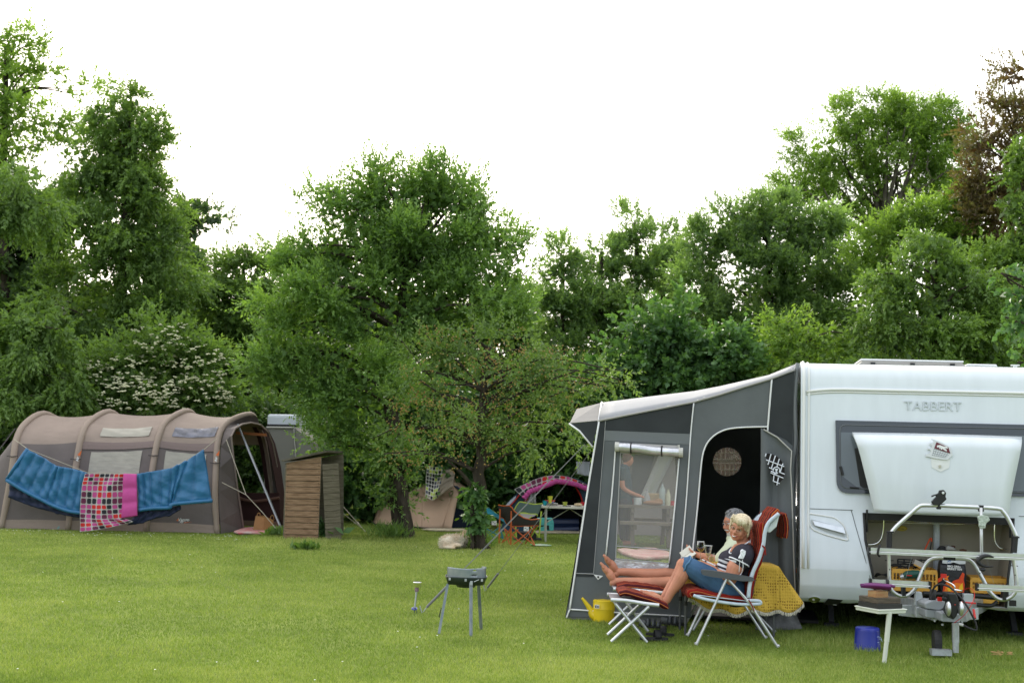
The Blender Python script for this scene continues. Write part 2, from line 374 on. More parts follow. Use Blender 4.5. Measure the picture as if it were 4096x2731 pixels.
    if trunk:
        tm = MB(); pts = [P(V(*t[:2]), Y) for t in trunk]; pts[0].z = -.05; sp_ = smooth_path(pts, 4); n = len(sp_)
        jit = [Vector((random.gauss(0, .02), random.gauss(0, .02), 0)) for _ in sp_]; sp_ = [a + j for a, j in zip(sp_, jit)]
        tm.tube(sp_, [trad * (1.35 if i == 0 else 1) * (1 - .8 * i / n) + .015 for i in range(n)], 10)
        if limbs:
            for cpt in clumps_all:
                c = Vector(cpt); cand = [q for q in sp_ if q.z < c.z - .2 and (q.z > 1.0 or c.z < 2.5)]
                if not cand: continue
                a = min(cand, key=lambda q: (q - c).length * 1.0 + abs(q.z - c.z) * .2); mid = (a + c) / 2 + Vector((random.gauss(0, .15), random.gauss(0, .15), .12 * (c - a).length))
                ln = (c - a).length; pp = smooth_path([a, mid, c], 4); tm.tube(pp, [max(.008, trad * .2 * (1 - i / len(pp))) + .006 for i in range(len(pp))], 6)
        for (x, y, x2, y2) in (shoots or []):
            a = P(V(x, y), Y); b_ = P(V(x2, y2), Y); tm.tube([a + (a - b_) * .6, a, b_], [.014, .010, .004], 5)
        tm.build('trunk', tmat or bark, root, smooth=True)
    return root
lg = lambda n, d, m, l, **k: leafmat(n, d, m, l, **k)
L_mid = leafmat('leaf_mid', (0.075, 0.135, 0.036), (0.140, 0.228, 0.065), (0.220, 0.333, 0.103), tr=.45)
L_dark = leafmat('leaf_dark', (0.046, 0.087, 0.029), (0.085, 0.146, 0.049), (0.145, 0.234, 0.079), tr=.42)
L_light = leafmat('leaf_light', (0.105, 0.181, 0.038), (0.180, 0.281, 0.068), (0.270, 0.398, 0.105), tr=.5)
L_willow = leafmat('leaf_willow', (0.090, 0.152, 0.063), (0.155, 0.243, 0.103), (0.230, 0.339, 0.152), tr=.58)
L_plum = leafmat('leaf_plum', (0.082, 0.154, 0.044), (0.155, 0.263, 0.074), (0.250, 0.386, 0.116), tr=.42)
L_cherry = leafmat('leaf_cherry', (0.085, 0.146, 0.044), (0.155, 0.240, 0.074), (0.230, 0.333, 0.116), tr=.42)
L_hazel = leafmat('leaf_hazel', (0.055, 0.123, 0.044), (0.098, 0.193, 0.069), (0.160, 0.281, 0.105), rough=.42, tr=.38)
L_red = leafmat('leaf_red', (.11, .055, .038), (.145, .11, .06), (.165, .17, .07), tr=.42)
L_blue = leafmat('leaf_blueish', (0.055, 0.099, 0.046), (0.090, 0.154, 0.071), (0.140, 0.222, 0.100), tr=.42)
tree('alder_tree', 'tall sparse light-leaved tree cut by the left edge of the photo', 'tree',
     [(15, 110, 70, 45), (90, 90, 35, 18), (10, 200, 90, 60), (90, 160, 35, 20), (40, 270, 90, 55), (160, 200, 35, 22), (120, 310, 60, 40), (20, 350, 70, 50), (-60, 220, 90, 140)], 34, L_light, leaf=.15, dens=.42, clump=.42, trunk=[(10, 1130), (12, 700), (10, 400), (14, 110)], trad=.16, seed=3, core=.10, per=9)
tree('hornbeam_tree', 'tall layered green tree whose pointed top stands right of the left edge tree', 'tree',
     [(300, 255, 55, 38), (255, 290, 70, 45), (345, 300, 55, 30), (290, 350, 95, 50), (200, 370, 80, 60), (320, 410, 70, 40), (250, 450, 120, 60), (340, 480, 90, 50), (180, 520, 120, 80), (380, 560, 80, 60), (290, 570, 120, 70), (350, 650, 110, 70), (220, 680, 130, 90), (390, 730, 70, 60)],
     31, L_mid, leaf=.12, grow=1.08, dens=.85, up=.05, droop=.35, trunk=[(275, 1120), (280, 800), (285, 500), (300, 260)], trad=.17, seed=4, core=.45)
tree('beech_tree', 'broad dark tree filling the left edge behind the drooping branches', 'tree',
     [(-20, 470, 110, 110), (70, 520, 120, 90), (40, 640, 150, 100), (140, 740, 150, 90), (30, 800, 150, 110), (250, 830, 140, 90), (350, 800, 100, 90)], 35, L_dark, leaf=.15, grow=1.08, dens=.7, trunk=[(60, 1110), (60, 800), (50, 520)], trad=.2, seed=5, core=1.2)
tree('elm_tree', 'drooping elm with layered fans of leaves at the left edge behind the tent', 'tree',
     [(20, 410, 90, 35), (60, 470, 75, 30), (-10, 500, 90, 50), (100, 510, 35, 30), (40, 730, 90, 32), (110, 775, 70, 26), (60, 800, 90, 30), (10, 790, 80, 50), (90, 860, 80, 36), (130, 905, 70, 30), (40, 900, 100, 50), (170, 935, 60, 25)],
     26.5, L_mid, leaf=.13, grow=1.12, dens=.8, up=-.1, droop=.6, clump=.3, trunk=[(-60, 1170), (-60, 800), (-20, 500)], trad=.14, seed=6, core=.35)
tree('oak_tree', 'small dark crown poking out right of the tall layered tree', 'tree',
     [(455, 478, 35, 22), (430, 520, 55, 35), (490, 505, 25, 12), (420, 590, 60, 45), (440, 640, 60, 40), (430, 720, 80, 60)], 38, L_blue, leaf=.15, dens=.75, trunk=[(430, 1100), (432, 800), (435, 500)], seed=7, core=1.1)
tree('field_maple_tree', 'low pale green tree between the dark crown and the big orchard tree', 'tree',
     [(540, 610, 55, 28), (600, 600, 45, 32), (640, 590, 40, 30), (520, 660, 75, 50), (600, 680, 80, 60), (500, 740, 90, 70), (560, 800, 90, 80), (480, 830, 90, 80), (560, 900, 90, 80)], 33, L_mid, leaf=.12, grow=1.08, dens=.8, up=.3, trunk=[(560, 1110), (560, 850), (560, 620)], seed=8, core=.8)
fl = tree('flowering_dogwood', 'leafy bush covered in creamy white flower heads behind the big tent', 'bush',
     [(270, 850, 80, 45), (370, 790, 80, 48), (440, 840, 75, 60), (300, 910, 130, 50), (210, 850, 45, 30), (420, 910, 100, 50), (500, 900, 45, 45), (340, 850, 110, 60)], 27.5, L_mid, leaf=.13, dens=.75, trunk=[(350, 1165), (355, 1000), (350, 850)], trad=.07, group='bushes behind the tents', seed=9, core=1.3)
fm = MB(); rr = random.Random(3)
for (x, y, rx, ry) in [(270, 850, 90, 42), (370, 780, 80, 48), (440, 840, 80, 62), (300, 905, 120, 45), (210, 845, 45, 22), (410, 900, 110, 45), (500, 900, 45, 40)]:
    for _ in range(int(rx * ry / 70)):
        a = rr.random() * 6.283; q = rr.random() ** .5; px = x + math.cos(a) * q * rx; py = y + math.sin(a) * q * ry
        c = P(V(px, py), 27.5 - (1 - q * q) ** .5 * rx * .0092 * 1.0 - .25)
        for _k in range(5): fm.ell(c + Vector((rr.gauss(0, .028), rr.gauss(0, .02), rr.gauss(0, .010))), (.022, .022, .012), n=5, m=4)
fm.build('flower_heads', mat('elderflower', (.62, .62, .42), .8), fl)
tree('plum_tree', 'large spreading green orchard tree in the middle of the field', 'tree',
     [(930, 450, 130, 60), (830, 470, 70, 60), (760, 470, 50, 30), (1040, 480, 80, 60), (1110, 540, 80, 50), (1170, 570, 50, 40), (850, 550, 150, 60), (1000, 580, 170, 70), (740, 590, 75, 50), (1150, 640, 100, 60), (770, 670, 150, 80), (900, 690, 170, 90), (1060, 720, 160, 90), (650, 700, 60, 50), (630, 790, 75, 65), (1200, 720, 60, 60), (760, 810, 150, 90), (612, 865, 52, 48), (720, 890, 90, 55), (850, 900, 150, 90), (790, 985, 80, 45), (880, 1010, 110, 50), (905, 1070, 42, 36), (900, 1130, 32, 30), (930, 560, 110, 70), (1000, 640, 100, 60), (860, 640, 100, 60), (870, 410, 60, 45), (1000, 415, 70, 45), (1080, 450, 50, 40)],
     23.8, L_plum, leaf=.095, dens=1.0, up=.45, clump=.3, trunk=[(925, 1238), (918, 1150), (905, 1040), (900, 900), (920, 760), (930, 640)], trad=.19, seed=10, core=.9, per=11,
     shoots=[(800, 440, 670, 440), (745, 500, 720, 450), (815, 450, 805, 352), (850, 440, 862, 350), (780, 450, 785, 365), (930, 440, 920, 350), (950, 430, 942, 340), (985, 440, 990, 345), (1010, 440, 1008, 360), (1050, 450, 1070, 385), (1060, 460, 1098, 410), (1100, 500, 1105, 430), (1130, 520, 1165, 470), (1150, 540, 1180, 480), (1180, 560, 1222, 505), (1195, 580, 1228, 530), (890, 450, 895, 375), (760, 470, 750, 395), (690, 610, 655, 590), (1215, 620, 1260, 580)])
t2 = MB(); q0 = P(V(936, 1240), 23.5); t2.tube(smooth_path([q0 - Vector((0, 0, .05)), P(V(932, 1190), 23.5), P(V(918, 1120), 23.6), P(V(905, 1050), 23.8)], 5), [.14, .12, .115, .11, .105, .1, .1, .1, .1, .1, .1, .1, .1, .1, .1, .1], 9)
t2.build('side_trunk', bark, bpy.data.objects['plum_tree'], smooth=True)
ch = tree('cherry_tree', 'lower fruit tree with yellowish cherries in front of the big orchard tree', 'tree',
     [(1090, 790, 110, 38), (1000, 820, 60, 40), (950, 860, 50, 26), (1190, 790, 100, 40), (1280, 820, 70, 34), (1350, 860, 60, 24), (1405, 880, 45, 16), (1060, 870, 110, 50), (1190, 870, 110, 50), (1290, 900, 70, 34), (960, 930, 60, 34), (1060, 950, 110, 50), (1190, 960, 100, 48), (920, 990, 50, 28), (990, 1000, 66, 28), (1120, 1000, 76, 34), (1230, 1000, 66, 40), (915, 1050, 40, 24), (1290, 1000, 50, 36)],
     21.6, L_cherry, leaf=.085, dens=.62, up=.1, droop=.15, clump=.24, trunk=[(1103, 1248), (1100, 1150), (1105, 1020), (1110, 900), (1120, 800)], trad=.11, seed=11, core=.10, per=10, slen=.4,
     shoots=[(1350, 870, 1455, 885), (1380, 850, 1440, 850), (960, 830, 905, 760), (1000, 800, 960, 740), (1290, 990, 1330, 1020), (890, 990, 850, 1010)])
tm = MB()
for a, c, r_ in (((1102, 1150), (1030, 1060), .05), ((1110, 950), (1330, 850), .035), ((1110, 1000), (1290, 900), .03), ((1108, 1000), (960, 870), .03), ((1110, 900), (1010, 800), .025)):
    A = P(V(*a), 21.6); C_ = P(V(*c), 21.2); tm.tube(smooth_path([A, (A + C_) / 2 + Vector((0, 0, .08)), C_], 5), [r_ * (1 - .07 * i) for i in range(11)], 7)
tm.build('limb', bark, ch, smooth=True)
fm = MB(); rr = random.Random(5)
for (x, y, rx, ry) in [(1090, 800, 130, 50), (1250, 830, 110, 40), (1060, 890, 140, 60), (1210, 930, 120, 60), (970, 960, 80, 60), (1050, 1030, 120, 60), (1380, 875, 70, 18), (920, 1060, 50, 30)]:
    for _ in range(int(rx * ry / 60)):
        c = P(V(x + rr.uniform(-1, 1) * rx, y + rr.uniform(-1, 1) * ry), 21.6 - rr.random() * 1.3)
        for _k in range(rr.choice((1, 2, 3))): fm.ell(c + Vector((rr.gauss(0, .03), rr.gauss(0, .03), rr.gauss(0, .03))), (.0105, .0105, .0115), n=5, m=4)
fm.build('cherries', mat('unripe_cherry', (.28, .24, .05), .35, col2=(.26, .12, .03), vscale=1.5), ch)
for i, (lb, bl) in enumerate([('slender upright tree directly right of the orchard crown', [(1290, 605, 40, 45), (1275, 680, 52, 60), (1325, 700, 45, 60), (1290, 780, 60, 80)]),
                       ('second slender upright tree from the orchard crown, rounded top', [(1380, 600, 42, 48), (1385, 690, 52, 70), (1425, 720, 40, 60), (1380, 790, 62, 80)]),
                       ('tallest of the slender upright trees in the gap', [(1460, 530, 32, 45), (1465, 600, 48, 60), (1455, 690, 60, 80), (1470, 790, 70, 80)]),
                       ('slender upright tree touching the round willow crown', [(1520, 570, 26, 50), (1540, 650, 50, 60), (1530, 740, 60, 80)])]):
    x = bl[0][0]
    tree('poplar_tree', lb, 'tree', bl, 38 + i * .4, L_willow, leaf=.13, grow=1.15, dens=.72, up=.7, clump=.36, trunk=[(x, 1100), (x + 3, 850), (x, bl[0][1] - 20)], trad=.12, seed=20 + i, core=.25, group='slender upright trees in the gap',
         shoots=[(x - 20, bl[0][1] - 10, x - 28, bl[0][1] - 62), (x + 5, bl[0][1] - 20, x + 2, bl[0][1] - 66), (x + 25, bl[0][1], x + 30, bl[0][1] - 50)])
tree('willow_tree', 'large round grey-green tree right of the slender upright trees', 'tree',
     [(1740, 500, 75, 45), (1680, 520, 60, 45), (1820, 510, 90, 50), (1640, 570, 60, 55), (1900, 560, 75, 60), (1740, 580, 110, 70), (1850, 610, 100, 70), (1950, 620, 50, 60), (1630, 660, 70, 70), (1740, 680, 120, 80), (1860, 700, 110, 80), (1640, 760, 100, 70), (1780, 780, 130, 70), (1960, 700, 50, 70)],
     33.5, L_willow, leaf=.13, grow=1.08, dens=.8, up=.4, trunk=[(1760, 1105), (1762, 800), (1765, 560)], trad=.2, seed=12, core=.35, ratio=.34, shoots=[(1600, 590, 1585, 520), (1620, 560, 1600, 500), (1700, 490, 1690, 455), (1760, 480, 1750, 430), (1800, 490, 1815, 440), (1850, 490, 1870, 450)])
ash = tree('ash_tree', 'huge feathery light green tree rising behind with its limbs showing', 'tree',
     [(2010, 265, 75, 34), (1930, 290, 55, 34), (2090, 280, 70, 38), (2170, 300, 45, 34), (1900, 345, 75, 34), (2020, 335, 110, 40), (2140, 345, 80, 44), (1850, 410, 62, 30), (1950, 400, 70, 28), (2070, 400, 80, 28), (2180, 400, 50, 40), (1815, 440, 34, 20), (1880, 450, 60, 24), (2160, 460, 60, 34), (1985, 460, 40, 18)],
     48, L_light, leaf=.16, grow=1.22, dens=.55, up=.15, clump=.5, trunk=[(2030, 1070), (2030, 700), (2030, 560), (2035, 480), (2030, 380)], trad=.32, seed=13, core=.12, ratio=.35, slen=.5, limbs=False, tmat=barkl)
tm = MB(); rr = random.Random(2)
for (x, y) in [(1840, 430), (1880, 400), (1910, 350), (1950, 400), (1960, 320), (2000, 280), (2040, 300), (2080, 290), (2110, 340), (2160, 320), (2180, 390), (2150, 440), (1900, 460), (1990, 380), (2070, 400)]:
    A = P(V(2030 + rr.uniform(-8, 8), rr.uniform(500, 590)), 48); C_ = P(V(x, y), 48 + rr.uniform(-1.5, 1.5)); dx = C_.x - A.x; M = lerp(A, C_, .5) + Vector((-dx * .06, 0, -.02 * abs(dx)))
    pth = smooth_path([A, M, C_], 6); tm.tube(pth, [.14 * (1 - .85 * i / 12) for i in range(len(pth))], 6)
    for k in (5, 7, 9):
        B = pth[k]; E = B + Vector((dx * .12 + rr.gauss(0, .5), rr.gauss(0, .4), rr.uniform(.5, 1.3))); tm.tube([B, lerp(B, E, .5) + Vector((rr.gauss(0, .1), 0, 0)), E], [.05, .04, .02], 5)
tm.build('limb', barkl, ash, smooth=True)
tree('hazel_bush', 'broad-leaved bush with big rounded leaves behind the awning roof', 'bush',
     [(1545, 760, 80, 45), (1620, 800, 90, 50), (1480, 810, 60, 55), (1560, 850, 110, 50), (1680, 860, 70, 50), (1440, 900, 90, 60), (1540, 930, 120, 50), (1360, 880, 60, 70), (1370, 980, 70, 60)], 25.5, L_hazel, leaf=.14, dens=.7, ratio=.75, trunk=[(1560, 1185), (1560, 950), (1555, 800)], trad=.08, group='bushes behind the tents', seed=14, core=1.4)
tree('young_hornbeam', 'bright green layered bush above the left half of the caravan roof', 'bush',
     [(1840, 790, 85, 26), (1800, 745, 36, 26), (1900, 770, 50, 20), (1950, 795, 36, 14), (1850, 830, 120, 28), (1780, 850, 80, 30), (1930, 840, 70, 26), (1850, 900, 150, 50)], 25.5, L_light, leaf=.11, dens=.8, up=0, droop=.2, clump=.26, trunk=[(1850, 1185), (1850, 950), (1845, 790)], trad=.07, group='bushes behind the tents', seed=15, core=.8,
     shoots=[(1770, 760, 1755, 705), (1810, 740, 1850, 705), (1840, 760, 1870, 715)])
tree('hornbeam_tree', 'dense layered green tree above the caravan roof hatch', 'tree',
     [(2150, 570, 80, 32), (2060, 640, 70, 32), (2170, 630, 100, 36), (2040, 700, 65, 36), (2120, 700, 110, 40), (2220, 700, 80, 50), (2040, 760, 70, 36), (2150, 780, 120, 40), (2250, 780, 90, 60), (2130, 850, 160, 50), (2280, 860, 90, 50)], 25, L_mid, leaf=.105, grow=1.06, dens=.9, up=0, droop=.28, clump=.28, trunk=[(2150, 1195), (2150, 900), (2150, 620)], seed=16, core=1.1)
tree('maple_tree', 'yellow-green tree between the feathery tree and the dense layered tree', 'tree',
     [(2110, 500, 60, 36), (2170, 470, 60, 36), (2220, 500, 60, 50), (2120, 560, 90, 40), (2040, 550, 50, 40), (2210, 580, 90, 60), (2010, 620, 50, 60)], 30, L_light, leaf=.12, grow=1.08, dens=.8, trunk=[(2130, 1140), (2130, 850), (2130, 540)], seed=17, core=.7)
tree('hawthorn_tree', 'reddish brown tinged tree at the upper right edge', 'tree',
     [(2330, 175, 28, 22), (2300, 240, 36, 16), (2340, 260, 36, 46), (2290, 310, 50, 36), (2350, 360, 50, 50), (2250, 340, 36, 22), (2260, 400, 52, 40), (2330, 440, 60, 50), (2240, 450, 36, 30), (2300, 510, 60, 50)], 29, L_red, leaf=.11, grow=1.15, dens=.85, trunk=[(2310, 1150), (2320, 800), (2330, 300)], seed=18, core=.7)
tree('lime_tree', 'green tree filling the right edge below the reddish crown', 'tree',
     [(2345, 380, 50, 50), (2340, 480, 50, 50), (2350, 560, 56, 60), (2320, 640, 70, 60), (2340, 740, 70, 70), (2270, 620, 50, 60), (2300, 820, 80, 50)], 27, L_mid, leaf=.12, dens=.95, trunk=[(2340, 1165), (2345, 800), (2345, 450)], seed=19, core=1.0)
tree('hazel_tree', 'near branch of large bright leaves hanging in at the right edge', 'tree',
     [(2335, 630, 34, 12), (2300, 628, 22, 8), (2345, 690, 34, 16), (2320, 735, 26, 12), (2350, 740, 30, 20), (2330, 670, 26, 10), (2345, 825, 22, 12), (2400, 700, 60, 60)], 17, L_hazel, leaf=.12, dens=1.0, ratio=.8, up=0, droop=.3, clump=.12, slen=.2, per=7, trunk=[(2470, 1310), (2460, 1000), (2440, 700)], trad=.07, seed=23, core=.0)
# the wood behind it all
hb = []
for i, x in enumerate(range(-80, 2480, 105)):
    top = 760 if x < 500 else (700 if x < 1250 else (800 if x < 1560 else 730))
    hb += [(x, top + 60, 90, 70), (x + 40, top + 180, 95, 90), (x, top + 300, 95, 90), (x + 50, 1110, 95, 60)]
tree('woodland', 'dense dark shrubs and trees closing the field behind everything', 'woodland', hb, 41, L_dark, leaf=.22, dens=.20, clump=.6, seed=30, core=.75, kind='stuff', per=8)
hb = []
for i, x in enumerate(range(790, 1500, 80)):
    hb += [(x, 930, 70, 60), (x + 30, 1030, 70, 60), (x, 1120, 70, 55)]
tree('hedge', 'dark broad-leaved hedge behind the tan tent and the camp chairs', 'hedge', hb, 27.8, L_hazel, leaf=.15, dens=.42, clump=.4, ratio=.8, seed=31, core=1.3, kind='stuff', per=8)
hb = []
for i, x in enumerate(range(-60, 780, 80)):
    hb += [(x, 980, 80, 60), (x + 30, 1080, 80, 60)]
tree('hedge', 'dark hedge behind the large beige tent', 'hedge', hb, 30, L_dark, leaf=.16, dens=.35, clump=.4, seed=32, core=1.2, kind='stuff', per=8)
# leafy shoots and tufts round the trunks
tree('sapling', 'clump of broad dark leaves sprouting round the cherry trunk', 'plant',
     [(1092, 1150, 18, 28), (1084, 1128, 10, 14), (1098, 1185, 16, 20), (1106, 1138, 10, 16), (1096, 1218, 13, 16)], 21.5, L_hazel, leaf=.15, dens=1.6, ratio=.6, up=.1, droop=.5, clump=.07, slen=.10, per=5, trunk=[(1086, 1245), (1085, 1180), (1082, 1120)], trad=.02, group='plants in the field', seed=33, core=.2, limbs=False)
# ================================================================ caravan
n_ = math.hypot(1, .165); UD = Vector((1, -.165, 0)) / n_; ND = Vector((-.165, -1, 0)) / n_; BD = -ND; ZD = Vector((0, 0, 1))
W0 = P((3200, 1900), 12.55); W0.z = 0
PR = [(.30, .06), (.34, .13), (.45, .19), (.62, .20), (.9, .16), (1.12, .11), (1.2, .10), (1.7, .06), (2.15, .02), (2.33, 0), (2.42, -.015), (2.50, -.05), (2.545, -.12), (2.57, -.25), (2.58, -.45)]
def prof(z):
    if z <= PR[0][0]: return PR[0][1]
    for (a, b), (c, d) in zip(PR, PR[1:]):
        if z <= c: return b + (d - b) * (z - a) / (c - a)
    return PR[-1][1]
def cf(n, d): return PL(n, W0 + ND * d, ND)
def cfp(n, e=0.0):
    d = .1
    for _ in range(6):
        p = cf(n, d + e); d = prof(p.z)
    return cf(n, d + e)
def uz(n):
    p = cfp(n); return (p - W0).dot(UD), p.z
def BP(u, z, e=0): return W0 + UD * u + ZD * z + ND * (prof(z) + e)
def BW(u, z, w): return W0 + UD * u + ZD * z + BD * w
white = mat('caravan_white', (.64, .685, .725), .24, coat=.5, var=.035, vscale=3, stretch=(3, 3, .5), bump=.04, bscale=2)
white2 = mat('trim_white', (.70, .71, .70), .35)
dirty = mat('skirt_grey', (.40, .43, .43), .4, var=.12, vscale=5)
blk = mat('black_plastic', (.012, .012, .013), .45)
blk2 = mat('rubber', (.02, .02, .02), .7)
alu = mat('brushed_aluminium', (.62, .63, .64), .30, metal=.85, var=.06, vscale=20)
chrome = mat('chrome', (.8, .8, .8), .12, metal=1)
steel = mat('galvanised_steel', (.42, .44, .46), .45, metal=.6, var=.15, vscale=25)
glassd = mat('dark_glass', (.035, .042, .05), .08, spec=.8)
beige = mat('locker_beige', (.36, .33, .26), .7, var=.06, vscale=3)
redp = mat('red_plastic', (.5, .02, .015), .35)
car = thing('caravan', 'white touring caravan with its front locker door raised, grey awning on its left side', 'caravan', W0)
UW = 2.42
oTL = uz(z8(612, 200)); oTR = uz(z8(1812, 243)); oBL = uz(z8(700, 930)); oBR = uz(z8(1755, 930)); oML = uz(z8(625, 420)); oMR = uz(z8(1808, 430)); oKL = uz(z8(692, 740)); oKR = uz(z8(1765, 740))
oz0 = (oBL[1] + oBR[1]) / 2; oz1 = (oTL[1] + oTR[1]) / 2
def oleft(z):
    pts = [(oz0, oBL[0]), (oKL[1], oKL[0]), (oML[1], oML[0]), (oz1, oTL[0])]
    for (a, b), (c, d) in zip(pts, pts[1:]):
        if z <= c: return b + (d - b) * (z - a) / (c - a)
    return pts[-1][1]
def oright(z):
    pts = [(oz0, oBR[0]), (oKR[1], oKR[0]), (oMR[1], oMR[0]), (oz1, oTR[0])]
    for (a, b), (c, d) in zip(pts, pts[1:]):
        if z <= c: return b + (d - b) * (z - a) / (c - a)
    return pts[-1][1]
rows = sorted(set([p[0] for p in PR] + [oz0, oz1, oKL[1], oML[1]] + [oz0 + (oz1 - oz0) * k / 6 for k in range(7)]))
m = MB()
def bottom_z(u):          # the skirt's lower edge: deep at the sides, arched up in the middle
    return .30
for a, b_ in zip(rows, rows[1:]):
    inop = a >= oz0 - 1e-6 and b_ <= oz1 + 1e-6
    if a < oz0 - 1e-6: segs = [(0, uz(z8(500, 950))[0]), (uz(z8(1700, 950))[0], UW)]; 
    elif inop: segs = [(0, None), (None, UW)]
    else: segs = [(0, UW)]
    for si, (s0, s1) in enumerate(segs):
        l0 = s0 if s0 is not None else oright(a); l1 = s0 if s0 is not None else oright(b_)
        r0 = s1 if s1 is not None else oleft(a); r1 = s1 if s1 is not None else oleft(b_)
        if a < oz0 - 1e-6:
            k = max(0, (oz0 - a) / (oz0 - .30)); k2 = max(0, (oz0 - b_) / (oz0 - .30)); e0, e1 = .26 * (1 - k ** .7), .26 * (1 - k2 ** .7)
            if si == 0: r0 += e0; r1 += e1
            else: l0 -= e0; l1 -= e1
        N = 6
        for i in range(N):
            t0, t1 = i / N, (i + 1) / N
            m.add([BP(lerp(l0, r0, t0), a), BP(lerp(l0, r0, t1), a), BP(lerp(l1, r1, t1), b_), BP(lerp(l1, r1, t0), b_)], [(0, 1, 2, 3)])
ztop = PR[-1][0]; LEN = 6.2
m.grid(lambda u, v: BW(u * UW, ztop + .02 * math.sin(v * 3.1416), .45 + (LEN - .45) * v), 4, 8)
m.add([BW(0, .33, LEN), BW(UW, .33, LEN), BW(UW, ztop, LEN), BW(0, ztop, LEN)], [(0, 1, 2, 3)])
for u in (0, UW):
    pts = [BP(u, z) for z in rows]; L2 = [BW(u, .30, LEN), BW(u, ztop, LEN)]
    n = len(pts); wsec = [.5, 1, 2, 4, LEN]
    for i in range(n - 1):
        m.add([pts[i], pts[i + 1], BW(u, rows[i + 1], .5), BW(u, rows[i], .5)], [(0, 1, 2, 3)])
    m.add([BW(u, .30, .5), BW(u, ztop, .5), BW(u, ztop, LEN), BW(u, .30, LEN)], [(0, 1, 2, 3)])
body = m.build('body', white, car, smooth='auto', weld=True)
# locker interior
m = MB(); D = .55
a0, a1, b0, b1 = oleft(oz0), oright(oz0), oleft(oz1), oright(oz1); zf = oz0 - .012
def IN(u, z, w): return W0 + UD * u + ZD * z + ND * (.1 - w)
m.add([IN(a0 - .02, zf, D), IN(a1 + .02, zf, D), IN(b1 + .02, oz1 + .03, D), IN(b0 - .02, oz1 + .03, D)], [(0, 1, 2, 3)])
m.add([IN(a0 - .02, zf, D), IN(a1 + .02, zf, D), IN(a1 + .02, zf, -.06), IN(a0 - .02, zf, -.06)], [(0, 1, 2, 3)])
m.add([IN(b0, oz1 + .03, D), IN(b1, oz1 + .03, D), IN(b1, oz1 + .03, 0), IN(b0, oz1 + .03, 0)], [(0, 1, 2, 3)])
m.add([IN(a0 - .02, zf, D), IN(a0 - .02, zf, 0), IN(b0 - .02, oz1 + .03, 0), IN(b0 - .02, oz1 + .03, D)], [(0, 1, 2, 3)])
m.add([IN(a1 + .02, zf, D), IN(a1 + .02, zf, 0), IN(b1 + .02, oz1 + .03, 0), IN(b1 + .02, oz1 + .03, D)], [(0, 1, 2, 3)])
m.build('locker_interior', beige, car)
# seals, trims
m = MB()
pl = [BP(oleft(z), z, .012) for z in rows if oz0 - .001 <= z <= oz1 + .001]; m.tube(pl, .012, 6)
pr_ = [BP(oright(z), z, .012) for z in rows if oz0 - .001 <= z <= oz1 + .001]; m.tube(pr_, .012, 6)
m.bar(BP(oleft(oz1), oz1 - .03, -.02), BP(oright(oz1), oz1 - .03, -.02), .03, .07)
m.build('locker_seal', blk2, car)
m = MB(); zz = [p[0] for p in PR if p[0] >= .5]
m.tube([BP(.028, z, .004) for z in zz], .022, 8, flat=.7); m.tube([BP(.075, z, .004) for z in zz], .012, 6)
m.build('corner_trim', white2, car, smooth=True)
m = MB(); p0 = uz(z7(168, 350)); p1 = uz(z7(2119, 382)); zt = (p0[1] + p1[1]) / 2
pts = [BP(u, zt - .03 * max(0, 1 - (u - p0[0]) / .35) ** 2, .004) for u in [p0[0] + (UW - .1 - p0[0]) * i / 20 for i in range(21)]]
m.tube(pts, .017, 6); m.tube([p - ZD * .026 for p in pts], .010, 6)
m.build('roof_trim', white2, car, smooth=True)
m = MB(); zs = (uz(z7(170, 1418))[1] + uz(z7(2119, 1487))[1]) / 2
m.bar(BP(.09, zs, .001), BP(oleft(oz1) - .1, zs, .001), .006, .006); m.bar(BP(oright(oz1) + .05, zs, .001), BP(UW - .1, zs, .001), .006, .006)
s = [uz(z8(x, y)) for x, y in ((512, 180), (525, 225), (545, 300), (580, 420), (620, 560), (665, 730), (690, 800))]
m.tube([BP(u, z, .001) for u, z in s], .004, 5)
m.build('panel_joint', mat('joint_grey', (.12, .13, .13), .7), car)
# front window: black surround and dark panes
def rrect(c, k=6):
    out = []
    for i, (x, y, r) in enumerate(c):
        px, py, _ = c[i - 1]; nx, ny, _ = c[(i + 1) % len(c)]
        a = Vector((px - x, py - y, 0)).normalized() * r; b = Vector((nx - x, ny - y, 0)).normalized() * r
        for j in range(k + 1):
            t = j / k; out.append((x + a.x * (1 - t) ** 2 + b.x * t ** 2, y + a.y * (1 - t) ** 2 + b.y * t ** 2))
    return out
def cpoly(pts, e): return [cfp(p, e) for p in pts]
wo = [z7(*p) for p in rrect([(428, 628, 6), (2640, 680, 6), (2640, 1320, 6), (440, 1280, 110)])]
m = MB(); q = cpoly(wo, .004); m.prism([q], ND * .022); win = m.build('window', glassd, car)
wi = [z7(*p) for p in rrect([(468, 668, 60), (2600, 712, 20), (2600, 1290, 20), (475, 1235, 75)])]
m = MB(); q2 = cpoly(wi, .0275); m.tube(q2, .006, 6, closed=True); m.build('window_frame', mat('frame_grey', (.10, .11, .12), .3), win)
m = MB(); m.prism([cpoly([z7(478, 735), z7(2590, 775), z7(2590, 1275), z7(620, 1225), z7(480, 1120)], .0275)], ND * .002); m.build('pane', mat('smoked_pane', (.11, .13, .145), .12, spec=.7), win)
m = MB(); m.prism([cpoly([z7(600, 880), z7(640, 870), z7(740, 1270), z7(650, 1215)], .030)], ND * .002); m.build('curtain', blk2, win)
m = MB(); m.tube([cfp(z7(475, 1040), .035), cfp(z7(497, 1120), .035)], .014, 6); m.tube([cfp(z7(560, 1228), .035), cfp(z7(640, 1236), .035)], .010, 6); m.build('latch', blk, win)
